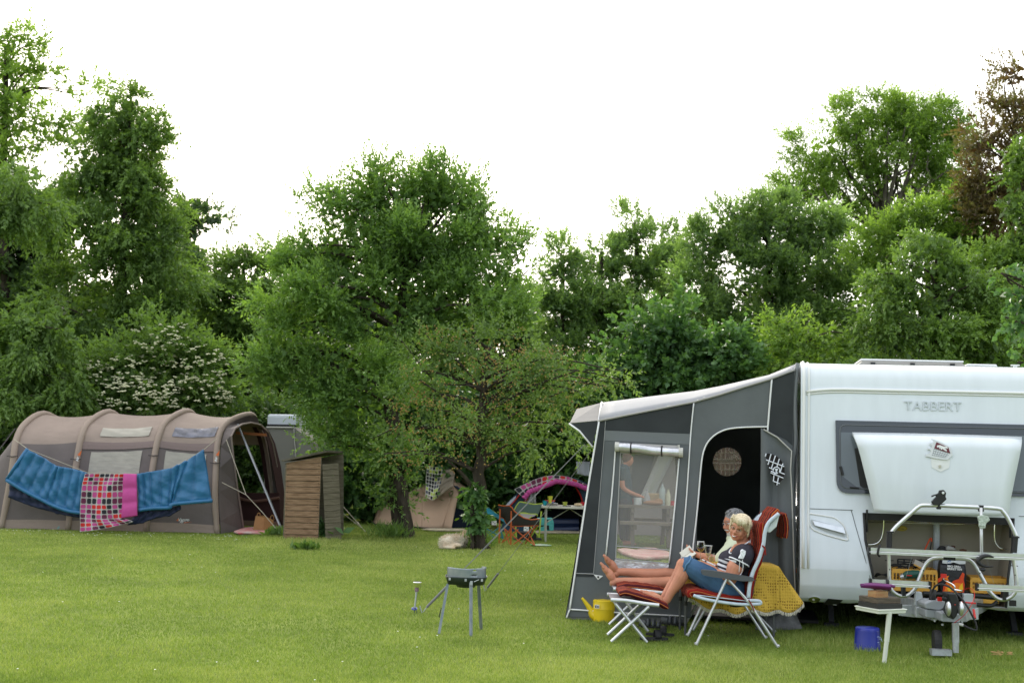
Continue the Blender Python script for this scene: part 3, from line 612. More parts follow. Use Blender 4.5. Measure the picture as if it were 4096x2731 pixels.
# raised letters
o0 = cfp(z7(1045, 538), .002); o1 = cfp(z7(1560, 548), .002)
text3d('lettering', 'TABBERT', o0, o1 - o0, ZD, (o1 - o0).length, mat('letter_silver', (.56, .60, .65), .3, metal=.1), car, depth=.005, bold=0)
# raised locker door
LE = [(580, 735), (592, 755), (615, 810), (650, 930), (700, 1130), (745, 1310), (780, 1445)]; RE = [(2100, 775), (2102, 795), (2098, 850), (2078, 960), (2040, 1140), (2000, 1340), (1980, 1482)]
VV = [0, .03, .10, .28, .55, .80, 1.0]
def dpt(u, v):
    for i in range(6):
        if v <= VV[i + 1] + 1e-9:
            t = (v - VV[i]) / (VV[i + 1] - VV[i]); l = (lerp(LE[i][0], LE[i + 1][0], t), lerp(LE[i][1], LE[i + 1][1], t)); r = (lerp(RE[i][0], RE[i + 1][0], t), lerp(RE[i][1], RE[i + 1][1], t)); break
    x = lerp(l[0], r[0], u); y = lerp(l[1], r[1], u) + 6 * math.sin(u * math.pi) * (1 if v > .5 else -1)
    e = .23 - .10 * max(0, 1 - v / .16) ** 2 - .03 * v + .018 * math.sin(v * math.pi) + .015 * math.sin(u * math.pi)
    return cfp(z7(x, y), e)
m = MB(); m.grid(dpt, 14, 24); door = m.build('locker_door', white, car, smooth=True, mods=solid(.035, 1))
# its badge: a turned shield with merlons, red field, cat and chequer
def bd(x, y, e): return cfp(z15(x, y), e)
sh = [(610, 385), (900, 490), (1160, 640), (1215, 850), (1050, 990), (760, 950), (440, 885), (455, 820), (550, 815), (590, 740), (560, 690), (490, 690), (500, 650), (580, 670), (620, 610), (600, 560), (545, 550), (560, 510), (640, 530), (680, 470), (640, 430), (600, 410)]
m = MB(); m.prism([[bd(x, y, .255) for x, y in sh]], ND * .012); badge = m.build('badge', mat('badge_silver', (.62, .64, .66), .3), door)
m = MB(); m.prism([[bd(x, y, .269) for x, y in ((755, 480), (1095, 635), (1150, 800), (690, 655))]], ND * .002); m.build('badge_field', mat('maroon', (.13, .02, .03), .4), badge)
m = MB(); m.prism([[bd(x, y, .2722) for x, y in ((770, 575), (860, 565), (940, 600), (1040, 610), (1080, 640), (1070, 670), (1040, 655), (980, 660), (1040, 690), (1050, 740), (1020, 735), (950, 690), (920, 665), (915, 700), (880, 690), (870, 650), (830, 680), (840, 635), (800, 620), (770, 640))]], ND * .002); m.build('badge_cat', mat('badge_light', (.75, .76, .76), .3), badge)
m = MB()
for i in range(7):
    t = i / 7; m.tube([bd(lerp(690, 1150, t), lerp(660, 805, t), .269), bd(lerp(640, 1050, min(1, t + .0)), lerp(850, 925, t) if t > 0 else 850, .269)], .0012, 4)
for i in range(4):
    t = i / 3; m.tube([bd(lerp(690, 625, t), lerp(670, 850, t), .269), bd(lerp(1145, 1030, t), lerp(810, 925, t), .269)], .0012, 4)
m.build('badge_chequer', mat('line_grey', (.2, .22, .25), .5), badge)
m = MB(); m.prism([[bd(x, y, .245) for x, y in ((590, 930), (1145, 960), (1110, 1210), (865, 1330), (620, 1200))]], ND * .010); lk = m.build('lock_housing', white2, door)
m = MB(); m.box(bd(855, 1170, .262), (.020, .018, .024), UD, ND, ZD); m.build('lock', mat('lock_cream', (.5, .48, .40), .4), lk)
# recessed grab handles
for sx, pts, bar_ in ((0, [(165, 205, 20), (380, 240, 30), (455, 300, 40), (492, 425, 30), (300, 375, 60), (190, 330, 40)], [(200, 262), (450, 318), (466, 368), (215, 300)]),):
    m = MB(); m.tube([cfp(z8(x, y), .003) for x, y in rrect(pts)], .009, 6, closed=True, flat=.6)
    gh = m.build('handle_recess', white2, car, smooth=True)
    m = MB(); m.prism([[cfp(z8(x, y), .002) for x, y in rrect([(185, 250, 10), (460, 325, 20), (470, 400, 20), (300, 350, 20), (200, 300, 20)])]], ND * .003); m.build('recess_shade_patch', mat('recess_shade_grey', (.42, .45, .46), .4), gh)  # flat grey plate, the shade of the recess put into its colour
    m = MB(); m.prism([[cfp(z8(x, y), .02) for x, y in bar_]], ND * .018); m.build('grab_handle', alu, gh, mods=bevel(.004))
m = MB(); m.prism([[cfp(z8(215 + 48 * math.cos(a), 895 + 22 * math.sin(a)), .004) for a in [i * .3142 for i in range(20)]]], ND * .012); ml = m.build('marker_lamp', chrome, car)
m = MB(); c = cfp(z8(208, 895), .018); m.ell(c, (.012, .006, .012)); m.build('lamp_lens', mat('clear_lens', (.6, .6, .55), .2), ml)
m = MB(); m.prism([[cfp(z8(x, y), .003) for x, y in ((288, 935), (325, 888), (445, 900), (400, 945))]], ND * .004); fi = m.build('skirt_aperture', blk, car)
m = MB(); m.box(cfp(z8(380, 922), .012), (.035, .006, .04), UD, ND, ZD); m.build('bracket', alu, fi)
# left side wall: window, stripes, awning rail
m = MB(); m.box(BW(-.02, 1.60, 1.3), (.035, .9, .62), UD, BD, ZD); m.box(BW(-.03, 1.95, 1.3), (.02, 1.0, .05), UD, BD, ZD); m.build('side_window', glassd, car)
m = MB()
for z, h in ((1.12, .10), (.98, .05), (.70, .04), (.52, .12)): m.box(BW(-.002, z, 3), (.004, 5.6, h), UD, BD, ZD)
m.build('side_stripe', mat('stripe_grey', (.22, .23, .24), .4), car)
m = MB(); m.tube(smooth_path([BW(-.03, 2.56, .12), BW(-.05, 2.2, .10), BW(-.04, 1.8, .10), BW(-.07, 1.5, .10), BW(-.04, 1.0, .10), BW(-.04, .4, .10)], 4), .018, 6); m.build('awning_rail', mat('rail_grey', (.16, .17, .18), .6), car, smooth=True)
m = MB(); m.box(BW(-.006, .55, .35), (.012, .04, .04), UD, BD, ZD); m.build('side_reflector', mat('orange_lens', (.8, .15, .02), .2), car)
# roof hatch, vent, cap
def RP(n, w): return PL(n, W0 - ND * w, ND)
def hatch(name, x0, x1, y0, y1, w, inset, d, mt, lid=None):
    A = RP(z7(x0, y0), w); B = RP(z7(x1, y0 + (x1 - x0) * .02), w); C = RP(z7(x1 - inset, y1 + (x1 - x0) * .02), w); D_ = RP(z7(x0 + inset, y1), w)
    mm_ = MB(); mm_.prism([[A, B, C, D_]], BD * d); h = mm_.build(name, mt, car, mods=bevel(.01))
    if lid:
        mm_ = MB(); A2 = D_ + UD * -.02; B2 = C + UD * .02; mm_.prism([[A2, B2, B2 + ZD * .018, A2 + ZD * .018]], BD * d); mm_.build('lid', lid, h, mods=bevel(.006))
    return h
hh = hatch('roof_hatch', 630, 1605, 128, 92, .75, 45, .7, mat('hatch_brown', (.33, .31, .28), .4), white2)
m = MB()
for x in (765, 1120, 1478): m.box(RP(z7(x, 120 + (x - 765) * .016), .745), (.045, .02, .022), UD, BD, ZD)
m.build('hatch_clip', blk, hh)
hatch('roof_vent', 1600, 1885, 142, 122, .9, 12, .4, white2)
m = MB(); c = RP(z7(2040, 150), 1.0); m.lathe([(.02, 0), (.02, .03), (.045, .032), (.045, .040)], c - ZD * .02, n=12); m.build('flue_cap', white2, car)
# locker fittings
m = MB(); I = lambda x, y, w: IN(*(lambda p: ((p - W0).dot(UD), p.z))(PL(z8(x, y), W0 + ND * (.1 - w), ND)), w)
m.tube([I(650, 258, .3), I(1790, 295, .3)], .008, 6); m.tube([I(650, 275, .34), I(1790, 300, .34)], .006, 6)
m.tube(smooth_path([I(772, 200, .1), I(768, 340, .1), I(745, 420, .1), I(700, 452, .1), I(640, 456, .1)], 4), .009, 6)
m.tube(smooth_path([I(1668, 232, .1), I(1662, 400, .1), I(1690, 470, .1), I(1740, 493, .1), I(1795, 496, .1)], 4), .009, 6)
m.build('locker_rail', chrome, car, smooth=True)
m = MB(); m.box(I(1195, 520, .50), (.055, .02, .95), UD, ND, ZD); m.box(I(1195, 520, .485), (.03, .02, .95), UD, ND, ZD); m.build('locker_post', steel, car)
m = MB(); m.tube([cfp(z8(638, 175), .03), cfp(z8(638, 355), -.02)], .010, 6); m.tube([cfp(z8(1785, 255), .03), cfp(z8(1788, 400), -.02)], .010, 6); m.build('gas_strut', blk, car)
m = MB(); c = I(915, 325, .54)
m.prism([[c + UD * .055 * math.cos(a) + ZD * .028 * math.sin(a) for a in [i * .3142 for i in range(20)]]], ND * .003); st = m.build('gas_sticker', mat('sticker_yellow', (.55, .42, .03), .5), car)
text3d('sticker_text', '30 mbar', c - UD * .030 - ZD * .010 + ND * .0045, UD, ZD, .060, blk, st, depth=.001)
m = MB(); m.tube([c + UD * .049 * math.cos(a) + ZD * .023 * math.sin(a) + ND * .004 for a in [i * .3142 for i in range(20)]], .0012, 4, closed=True); m.build('sticker_ring', blk, st)
m = MB(); m.box(BW(UW / 2, .385, LEN / 2 + .1), (UW - .04, LEN - .3, .05), UD, BD, ZD); m.build('underfloor', mat('underside_shade_black', (.008, .008, .008), .9), car)  # shade under the body put into the floor's near-black colour
m = MB(); m.box(BW(UW / 2, .22, 4.6), (UW - .3, .05, .32), UD, BD, ZD); m.build('rear_light_block', mat('underside_shade_black', (.008, .008, .008), .9), car)  # added panel, stops light from behind reaching under the body
m = MB(); m.box(BW(UW - .03, .2, 2.9), (.012, 5.2, .40), UD, BD, ZD); m.build('side_light_block', mat('underside_shade_black', (.008, .008, .008), .9), car)  # added unseen panel, keeps daylight out along the far side
# wheels, steadies, chassis
for u in (.14, UW - .14):
    m = MB(); c = BW(u, .33, 3.5); m.lathe([(.19, -.09), (.32, -.09), (.335, -.05), (.335, .05), (.32, .09), (.19, .09)], c, UD, n=24); wl = m.build('wheel', blk2, car)
    m = MB(); m.lathe([(.03, -.095), (.2, -.07), (.2, .07), (.03, .095)], c, UD, n=18); m.build('rim', alu, wl)
for u, w in ((.35, .55), (UW - .35, .55)):
    m = MB(); m.bar(BW(u, .36, w + .25), BW(u, .04, w), .05, .05); m.box(BW(u, .02, w), (.14, .10, .03), UD, BD, ZD); m.build('corner_steady', mat('chassis_dark', (.05, .052, .055), .6), car)
m = MB(); YT = 11.75
# A-frame members running from the body to the hitch
hitch = P(z13(1400, 560), 11.25)
for s_ in (-1, 1):
    a = hitch + UD * (.12 * s_) + BD * .25; b_ = BW(1.28 + s_ * .62, hitch.z + .02, .6); m.bar(a, b_, .05, .13)
m.build('drawbar', steel, car)
def TB(x, y, Y): return P(z13(x, y), Y)
m = MB(); m.prism([[TB(x, y, 11.9) for x, y in ((665, 400), (890, 400), (890, 570), (665, 545))]], Vector((0, .04, 0))); m.prism([[TB(x, y, 11.7) for x, y in ((893, 425), (1020, 435), (1020, 575), (893, 570))]], Vector((0, .05, 0)))
m.prism([[TB(x, y, 11.7) for x, y in ((1590, 470), (1740, 440), (1740, 600), (1590, 600))]], Vector((0, .05, 0)))
m.prism([[TB(x, y, 11.8) for x, y in ((890, 220), (970, 222), (1010, 420), (870, 412))]], Vector((0, .04, 0))); m.prism([[TB(x, y, 11.8) for x, y in ((1535, 245), (1670, 250), (1675, 430), (1540, 420))]], Vector((0, .04, 0)))
m.build('drawbar_bracket', mat('bracket_grey', (.50, .53, .55), .4, metal=.3), car, mods=bevel(.006))
m = MB(); m.tube([TB(990, 245, 11.85), TB(1560, 265, 11.85)], .022, 8); m.tube([TB(740, 330, 12.1), TB(880, 340, 12.1)], .03, 8); m.tube([TB(1680, 275, 11.9), TB(1960, 300, 11.9)], .022, 8); m.tube(smooth_path([TB(1700, 395, 11.9), TB(1900, 410, 11.9), TB(1990, 350, 11.9)], 4), .018, 8)
m.tube([TB(740, 380, 12.1), TB(870, 385, 12.1)], .02, 8); m.build('drawbar_tube', blk, car)
m = MB(); m.prism([[TB(x, y, 11.35) for x, y in ((1010, 375), (1090, 340), (1290, 350), (1290, 430), (1220, 470), (1015, 445))]], Vector((0, .22, 0))); m.prism([[TB(x, y, 11.36) for x, y in ((1022, 455), (1225, 475), (1225, 590), (1022, 570))]], Vector((0, .2, 0)))
m.prism([[TB(x, y, 11.2) for x, y in ((1228, 500), (1495, 520), (1495, 640), (1235, 625))]], Vector((0, .25, 0))); m.build('hitch_cover', mat('cast_grey', (.30, .32, .34), .5, metal=.2), car, mods=bevel(.012))
m = MB(); m.prism([[TB(x, y, 11.06) for x, y in ((1320, 240), (1440, 245), (1475, 330), (1480, 470), (1440, 560), (1400, 605), (1370, 560), (1330, 490), (1370, 380), (1345, 330))]], Vector((0, .16, 0))); m.prism([[TB(x, y, 11.1) for x, y in ((1285, 295), (1340, 300), (1350, 340), (1290, 345))]], Vector((0, .1, 0))); m.build('coupling', blk, car, mods=bevel(.012))
m = MB()
for x in (1330, 1500): m.ell(TB(x, 450, 11.05), (.022, .04, .062)); 
m.build('friction_pad_cover', alu, car, smooth=True)
m = MB(); m.box(TB(1420, 395, 11.04), (.012, .006, .006)); m.box(TB(1210, 320, 11.3), (.032, .03, .032)); m.tube([TB(1670, 460, 11.25), TB(1690, 580, 11.2)], .011, 8); m.tube([TB(1510, 360, 11.3), TB(1700, 378, 11.3)], .008, 6); m.tube([TB(1265, 30, 11.6), TB(1265, -20, 11.6)], .026, 10); m.build('red_handle', redp, car)
m = MB(); m.tube(smooth_path([TB(1265, 20, 11.6), TB(1275, 60, 11.6), TB(1400, 130, 11.5), TB(1418, 200, 11.5), TB(1418, 250, 11.5)], 4), .007, 6); m.tube([TB(1410, 195, 11.45), TB(1520, 210, 11.45)], .009, 6); m.build('jockey_crank', chrome, car, smooth=True)
m = MB(); jt = TB(1425, 640, 11.2); jg = TB(1428, 1062, 11.2); m.tube([jt, Vector((jg.x, 11.2, jt.z * .45))], .030, 12); m.tube([Vector((jg.x, 11.2, jt.z * .47)), Vector((jg.x, 11.2, .05))], .026, 12); m.box(Vector((jg.x - .12, 11.22, .045)), (.17, .07, .05)); m.build('jockey_post', steel, car, smooth='auto')
m = MB(); m.lathe([(.03, -.03), (.10, -.03), (.105, 0), (.10, .03), (.03, .03)], Vector((jg.x - .11, 11.35, .11)), UD, n=20); m.build('jockey_wheel', blk2, car)
m = MB(); m.tube(smooth_path([TB(1090, 330, 11.4), TB(1110, 220, 11.4), TB(1160, 140, 11.35), TB(1240, 120, 11.3), TB(1350, 160, 11.2), TB(1480, 280, 11.1), TB(1590, 430, 11.05), TB(1680, 600, 11.05), TB(1712, 700, 11.05), TB(1700, 738, 11.05), TB(1620, 715, 11.05), TB(1530, 670, 11.1)], 5), .0085, 8); m.tube([TB(1110, 340, 11.42), TB(1125, 190, 11.42)], .03, 8); m.build('electric_cable', blk2, car, smooth=True)
m = MB(); m.tube([TB(1465, 655, 11.1), TB(1528, 672, 11.1)], .012, 8); m.build('cable_plug', mat('plug_grey', (.5, .5, .48), .5), car)
m = MB(); m.tube(smooth_path([TB(1520, 205, 11.4), TB(1610, 172, 11.3), TB(1670, 210, 11.2), TB(1680, 300, 11.1), TB(1620, 430, 11.05), TB(1540, 540, 11.05), TB(1410, 640, 11.1)], 5), .003, 5); m.build('breakaway_wire', redp, car)
m = MB()
for x, y in ((1145, 600), (1248, 650), (1512, 620)): m.tube([TB(x, y, 11.3), TB(x, y + 25, 11.3)], .010, 6)
m.build('bolt', steel, car)
# ================================================================ bicycle rack
RD = .62
def RK(x, y, d=RD): return cf(z8(x, y), d)
rk = thing('bicycle_rack', 'silver tubular bicycle rack with long rails mounted on the caravan drawbar', 'bike rack', RK(1300, 900))
m = MB(); m.tube(smooth_path([RK(835, 358), RK(880, 305), RK(1000, 198), RK(1050, 155), RK(1110, 140), RK(1400, 150), RK(1680, 166), RK(1730, 192), RK(1765, 240), RK(1810, 330), RK(1835, 392)], 5), .0185, 12); m.build('hoop', alu, rk, smooth=True)
m = MB(); m.tube(smooth_path([RK(812, 500), RK(816, 640), RK(820, 770), RK(845, 830), RK(900, 864), RK(960, 864), RK(1020, 815), RK(1055, 735), RK(1090, 650), RK(1125, 595), RK(1180, 566), RK(1300, 566), RK(1430, 572), RK(1485, 600), RK(1530, 665), RK(1575, 745), RK(1620, 830), RK(1690, 890), RK(1760, 893), RK(1820, 850), RK(1838, 780), RK(1830, 680), RK(1812, 560)], 4), .0175, 12); m.build('lower_frame', alu, rk, smooth=True)
m = MB(); m.tube([RK(820, 362), RK(816, 480)], .024, 10); m.tube([RK(1830, 400), RK(1820, 520)], .024, 10)
m.tube([RK(795, 352, RD + .02), RK(855, 356, RD + .02)], .008, 6); m.tube([RK(1805, 392, RD + .02), RK(1862, 398, RD + .02)], .008, 6)
m.build('sleeve', blk, rk)
m = MB(); m.bar(RK(930, 790), RK(930, 866), .05, .03); m.bar(RK(1735, 820), RK(1735, 900), .05, .03); m.box(RK(1300, 568, RD + .02), (.10, .03, .03), UD, ND, ZD); m.box(RK(1808, 925), (.055, .03, .05), UD, ND, ZD); m.build('clamp_block', blk, rk)
for (xa, ya, xb, yb, d) in ((655, 504, 2010, 565, RD + .08), (665, 757, 1140, 782, RD + .22), (1520, 795, 2010, 822, RD + .22)):
    a = RK(xa, ya, d); b_ = RK(xb, yb, d); b_.z = lerp(b_.z, a.z, .6); dr = (b_ - a).normalized(); m = MB(); ln = (b_ - a).length
    m.box((a + b_) / 2 + ZD * .014, (ln, .05, .028), dr, ND, ZD); m.box((a + b_) / 2 - ZD * .014, (ln, .065, .024), dr, ND, ZD); m.tube([a - ZD * .008 + ND * .034, b_ - ZD * .008 + ND * .034], .004, 5); rl = m.build('rail', alu, rk)
    m = MB()
    for e in (a, b_): m.box(e, (.022, .07, .062), dr, ND, ZD)
    m.build('end_cap', blk, rl)
m = MB(); m.tube(smooth_path([RK(745, 455, RD + .12), RK(735, 480, RD + .13), RK(725, 530, RD + .13), RK(740, 552, RD + .12)], 4), .013, 6, flat=.5); m.tube(smooth_path([RK(800, 735, RD + .25), RK(806, 760, RD + .27), RK(803, 790, RD + .25)], 3), .014, 6, flat=.5); m.build('strap', blk2, rk)
# upright arm with a wrapped cloth, claws
m = MB(); m.tube([RK(1554, 160, RD + .02), RK(1558, 560, RD + .10)], .0135, 10); ar = m.build('holder_arm', mat('painted_silver', (.6, .61, .62), .35, metal=.4), rk, smooth=True)
m = MB(); m.tube([RK(1554, 140), RK(1553, 190)], .026, 10); m.build('arm_clamp', blk, ar)
m = MB(); m.tube(smooth_path([RK(1655, 558, RD + .15), RK(1610, 546, RD + .15), RK(1560, 556, RD + .15), RK(1530, 590, RD + .15), RK(1555, 618, RD + .15), RK(1600, 632, RD + .15), RK(1652, 632, RD + .15)], 4), [.006, .008, .01, .012, .014, .016, .017, .018, .018, .018, .018, .018, .018, .018, .017, .016, .014, .012, .012, .010, .009, .008, .007, .006, .006], 8); m.ell(RK(1566, 655, RD + .15), (.03, .025, .018)); m.build('claw', blk, ar, smooth=True)
m = MB(); rr = random.Random(1)
m.prism([[RK(x, y, RD + .05) for x, y in ((1520, 228), (1560, 216), (1605, 226), (1622, 258), (1590, 285), (1582, 325), (1538, 325), (1532, 275))]], ND * .035); m.tube([RK(1535, 300, RD + .07), RK(1585, 302, RD + .07)], .02, 8); m.build('cloth_wrap', mat('sage_cloth', (.42, .48, .42), .9, var=.2, vscale=60, bump=.6, bscale=50), ar, mods=bevel(.01))
m = MB(); m.prism([[RK(x, y, RD - .01) for x, y in ((1150, 110), (1190, 70), (1185, 60), (1150, 75), (1155, 60), (1205, 45), (1215, 20), (1250, 15), (1268, 40), (1262, 70), (1272, 90), (1240, 120), (1205, 140), (1165, 138))]], ND * .05); m.tube([RK(1214, 125), RK(1214, 172)], .022, 8); tc_ = m.build('top_claw', blk, rk, mods=bevel(.008))
m = MB(); m.tube([RK(1250, 40, RD + .045), RK(1250, 40, RD + .06)], .012, 10); m.build('screw_cap', alu, tc_)
m = MB()
for (a, b_) in (((1000, 550), (945, 740)), ((1600, 575), (1655, 760))): m.tube([RK(*a), RK(*b_, RD - .05)], .002, 4)
m.build('stay_wire', steel, rk)
m = MB()
for (x, y) in ((820, 655), (1092, 664), (1545, 685), (1828, 700)): m.ell(RK(x, y, RD + .017), (.006, .004, .006), n=8, m=5)
m.tube([RK(782, 582), RK(852, 584)], .004, 6); m.tube([RK(1785, 622), RK(1850, 628)], .004, 6); m.build('bolt', blk, rk)
# ================================================================ things in the locker
yel = mat('crate_yellow', (.62, .33, .05), .5, var=.1)
LW = .18
def LK(x, y, w=LW): return PL(z12(x, y), W0 + ND * (.1 - w), ND)
def crate(label, x0, x1, y0, y1, w, dep, grp):
    a = LK(x0, y0, w); b_ = LK(x1, y0, w); zt = (a.z + b_.z) / 2; zb = zt - (a - LK(x0, y1, w)).length
    c = thing('plastic_crate', label, 'crate', (a + b_) / 2 + ZD * (zb - (a.z + b_.z) / 2), grp); L = (b_ - a).length
    o = a.copy(); o.z = zb; H = zt - zb; m = MB()
    pt = lambda u, z, d: o + UD * u + ZD * z + BD * d
    m.box(pt(L / 2, .006, dep / 2), (L, dep, .012), UD, BD, ZD)
    for d in (0, dep):
        m.box(pt(L / 2, H - .02, d), (L, .014, .04), UD, BD, ZD); m.box(pt(L / 2, .025, d), (L, .012, .04), UD, BD, ZD); m.box(pt(L / 2, H * .5, d), (L, .008, .012), UD, BD, ZD)
        k = int(L / .032)
        for i in range(k + 1): m.box(pt(L * i / k, H / 2, d), (.010 if 0 < i < k else .02, .010, H - .04), UD, BD, ZD)
    for u in (0, L):
        m.box(pt(u, H - .02, dep / 2), (.014, dep, .04), UD, BD, ZD); m.box(pt(u, H * .35, dep / 2), (.008, dep, H * .6), UD, BD, ZD)
    m.build('lattice', yel, c); return o, H, L
crate('yellow lattice crate holding the drill in the caravan locker, left of the charcoal bag', 578, 1168, 1000, 1300, .02, .32, 'yellow crates in the front locker')
crate('yellow lattice crate right of the charcoal bag, under the rack', 1640, 2140, 1118, 1330, .04, .3, 'yellow crates in the front locker')
crate('lowest yellow crate edge seen beneath the right-hand crate', 1700, 2000, 1395, 1460, -.02, .2, 'yellow crates in the front locker')
# charcoal bag
a = LK(1225, 868, .05); b_ = LK(1560, 880, .05); L = (b_ - a).length; c0 = LK(1390, 1330, .05)
bag = thing('charcoal_bag', 'black paper bag of barbecue briquettes printed with orange flames', 'charcoal bag', c0)
H = a.z - c0.z
def bagf(u, v):
    w_ = (u * 4) % 4; k = int(min(3, w_)); t = w_ - k
    cs = [(-.5, 0), (.5, 0), (.5, 1), (-.5, 1), (-.5, 0)]; x = lerp(cs[k][0], cs[k + 1][0], t); y = lerp(cs[k][1], cs[k + 1][1], t)
    bul = math.sin(v * math.pi) * .012; yy_ = lerp(y, .5, max(0, v - .85) / .15 * .8)
    return c0 + UD * x * (L * (.94 + .06 * math.sin(v * 3.0)) + bul) + BD * (yy_ * .14 - bul * (1 if y < .5 else -1)) + ZD * H * v
m = MB(); m.grid(bagf, 24, 12); m.build('bag_body', mat('bag_black', (.018, .018, .022), .4, bump=.5, bscale=18), bag, smooth=True)
def BG(x, y, e=.016): p = PL(z12(x, y), W0 + ND * (.1 - .05 + e), ND); return p
m = MB(); m.prism([[BG(x, y) for x, y in ((1250, 868), (1560, 878), (1562, 925), (1480, 930), (1400, 905), (1320, 925), (1250, 915))]], ND * .002); m.build('bag_top_band', mat('bag_white', (.6, .62, .64), .5), bag)
m = MB()
for pts, k in (([(1180, 1130), (1260, 1085), (1240, 1150), (1190, 1180)], 0), ([(1250, 1330), (1260, 1230), (1300, 1180), (1285, 1140), (1330, 1160), (1340, 1220), (1400, 1150), (1470, 1130), (1520, 1040), (1550, 1060), (1535, 1140), (1550, 1200), (1540, 1330)], 0), ([(1270, 1310), (1290, 1240), (1340, 1200), (1380, 1250), (1420, 1180), (1500, 1190), (1530, 1250), (1500, 1310), (1530, 1330), (1250, 1330)], 1), ([(1300, 1180), (1270, 1120), (1300, 1090), (1340, 1085), (1320, 1120), (1340, 1160), (1380, 1210), (1330, 1230)], 1), ([(1330, 1300), (1310, 1260), (1370, 1215), (1390, 1260), (1360, 1290)], 2), ([(1460, 1300), (1480, 1230), (1520, 1180), (1530, 1270)], 2)):
    m.m = k; m.prism([[BG(x, y, .018 + .0025 * k) for x, y in pts]], ND * .002)
m.build('flame_print', [mat('flame_red', (.65, .06, .01), .5), mat('flame_orange', (.85, .20, .01), .5), mat('flame_yellow', (.85, .5, .02), .5)], bag)
lt = mat('print_white', (.8, .8, .8), .5)
for s_, x0, y0, x1, y1 in (('BBQ GRILL', 1318, 968, 1500, 978), ('BRIKETTEN', 1315, 1004, 1512, 1014)):
    A = BG(x0, y0, .019); B = BG(x1, y1, .019); text3d('bag_text', s_, A, B - A, ZD, (B - A).length, lt, bag, depth=.001, bold=.03)
m = MB(); m.prism([[BG(x, y, .019) for x, y in ((1318, 890), (1350, 875), (1362, 890), (1360, 925), (1320, 922))]], ND * .002); m.build('bag_logo', mat('logo_blue', (.03, .12, .35), .5), bag)
A = BG(1322, 917, .0225); text3d('bag_text', 'ah', A, UD, ZD, .028, lt, bag, depth=.001, bold=.02)
# drill / heat gun
dr = thing('heat_gun', 'dark green heat gun lying on top of the left yellow crate', 'power tool', LK(820, 1100, 0))
m = MB(); m.tube([LK(720, 1085, -.02), LK(760, 1075, -.02), LK(860, 1065, -.02), LK(940, 1055, -.02)], [.022, .036, .040, .030], 10); m.tube([LK(900, 1070, -.02), LK(930, 1150, -.02)], .02, 8); m.build('body', mat('bosch_green', (.012, .07, .05), .45), dr, smooth='auto')
m = MB(); m.tube([LK(680, 1105, -.02), LK(725, 1090, -.02)], [.020, .024], 10); m.build('nozzle', alu, dr)
m = MB(); m.box(LK(800, 1082, -.062), (.05, .004, .010), UD, ND, ZD); m.build('red_label', redp, dr)
hs = thing('hacksaw', 'orange handled saw standing up in the left crate', 'saw', LK(1050, 760, .3))
m = MB(); m.tube(smooth_path([LK(1010, 740, .3), LK(1060, 630, .3), LK(1085, 585, .3), LK(1103, 592, .3), LK(1100, 625, .3)], 4), .008, 8); m.build('frame', mat('orange_paint', (.75, .09, .02), .35), hs, smooth=True)
m = MB(); m.tube([LK(1098, 625, .3), LK(1080, 760, .3)], .006, 6); m.build('blade', blk, hs)
tb = thing('tool_tray', 'black slotted tool tray standing behind the heat gun', 'tray', LK(840, 920, .35))
m = MB()
for y in (862, 895, 925): m.bar(LK(645, y, .3), LK(1040, y + 18, .3), .02, .012)
for x in (645, 730, 820, 900, 960, 1035): m.bar(LK(x, 862, .3), LK(x, 935, .3), .02, .010)
m.build('grid', blk, tb)
bx = thing('tool_box', 'tilted carton with yellow stripe lying in the left crate', 'box', LK(930, 930, .15))
m = MB(); m.prism([[LK(x, y, .12) for x, y in ((885, 865), (1035, 935), (980, 1000), (860, 930))]], BD * .12); m.build('carton', mat('carton_grey', (.45, .42, .38), .6), bx)
m = MB(); m.prism([[LK(x, y, .117) for x, y in ((868, 925), (985, 985), (978, 1005), (858, 940))]], ND * .003); m.build('yellow_stripe', yel, bx)
cb = MB(); rr = random.Random(8)
for i in range(9):
    x = 600 + rr.random() * 340; y = 955 + rr.random() * 60; rx = 40 + rr.random() * 70; ry = 20 + rr.random() * 25
    cb.tube([LK(x + rx * math.cos(t), y + ry * math.sin(t), .1 + .02 * i) for t in [k * .45 for k in range(14)]], .006, 6)
for i in range(4):
    x = 400; cb.tube(smooth_path([LK(330 + i * 10, 1100, .2), LK(370, 1050 + i * 12, .15), LK(430, 1070, .12), LK(520, 1050 + i * 14, .1), LK(600, 1010, .1)], 4), .005, 6)
o = cb.build('power_cables', blk2, None, origin=LK(700, 1000, .1), smooth=True); tag(o, 'tangle of black cables in and beside the left yellow crate', 'cables')
m = MB(); m.prism([[LK(x, y, .3) for x, y in ((1300, 690), (1330, 678), (1400, 700), (1450, 740), (1300, 742))]], BD * .1); m.build('glove', mat('grey_cloth', (.45, .44, .43), .8), None, origin=LK(1370, 720, .3), mods=bevel(.01)); tag(bpy.data.objects['glove'], 'pale work glove lying behind the charcoal bag', 'glove')
m = MB(); m.ell(LK(1250, 725, .35), (.045, .03, .03)); m.ell(LK(1215, 735, .33), (.03, .03, .02)); o = m.build('cap', mat('dark_cloth', (.05, .05, .055), .9), None, origin=LK(1250, 730, .35), smooth=True); tag(o, 'dark grey cap lying left of the pale glove in the locker', 'cap')
m = MB(); m.tube([LK(1480, 745, .3), LK(1530, 738, .3), LK(1575, 748, .3)], .012, 6); m.tube([LK(1370, 690, .36), LK(1420, 700, .36)], .012, 6); o = m.build('stick', mat('brown_wood', (.12, .05, .03), .7), None, origin=LK(1500, 745, .3)); tag(o, 'short reddish brown stick right of the glove in the locker', 'stick')
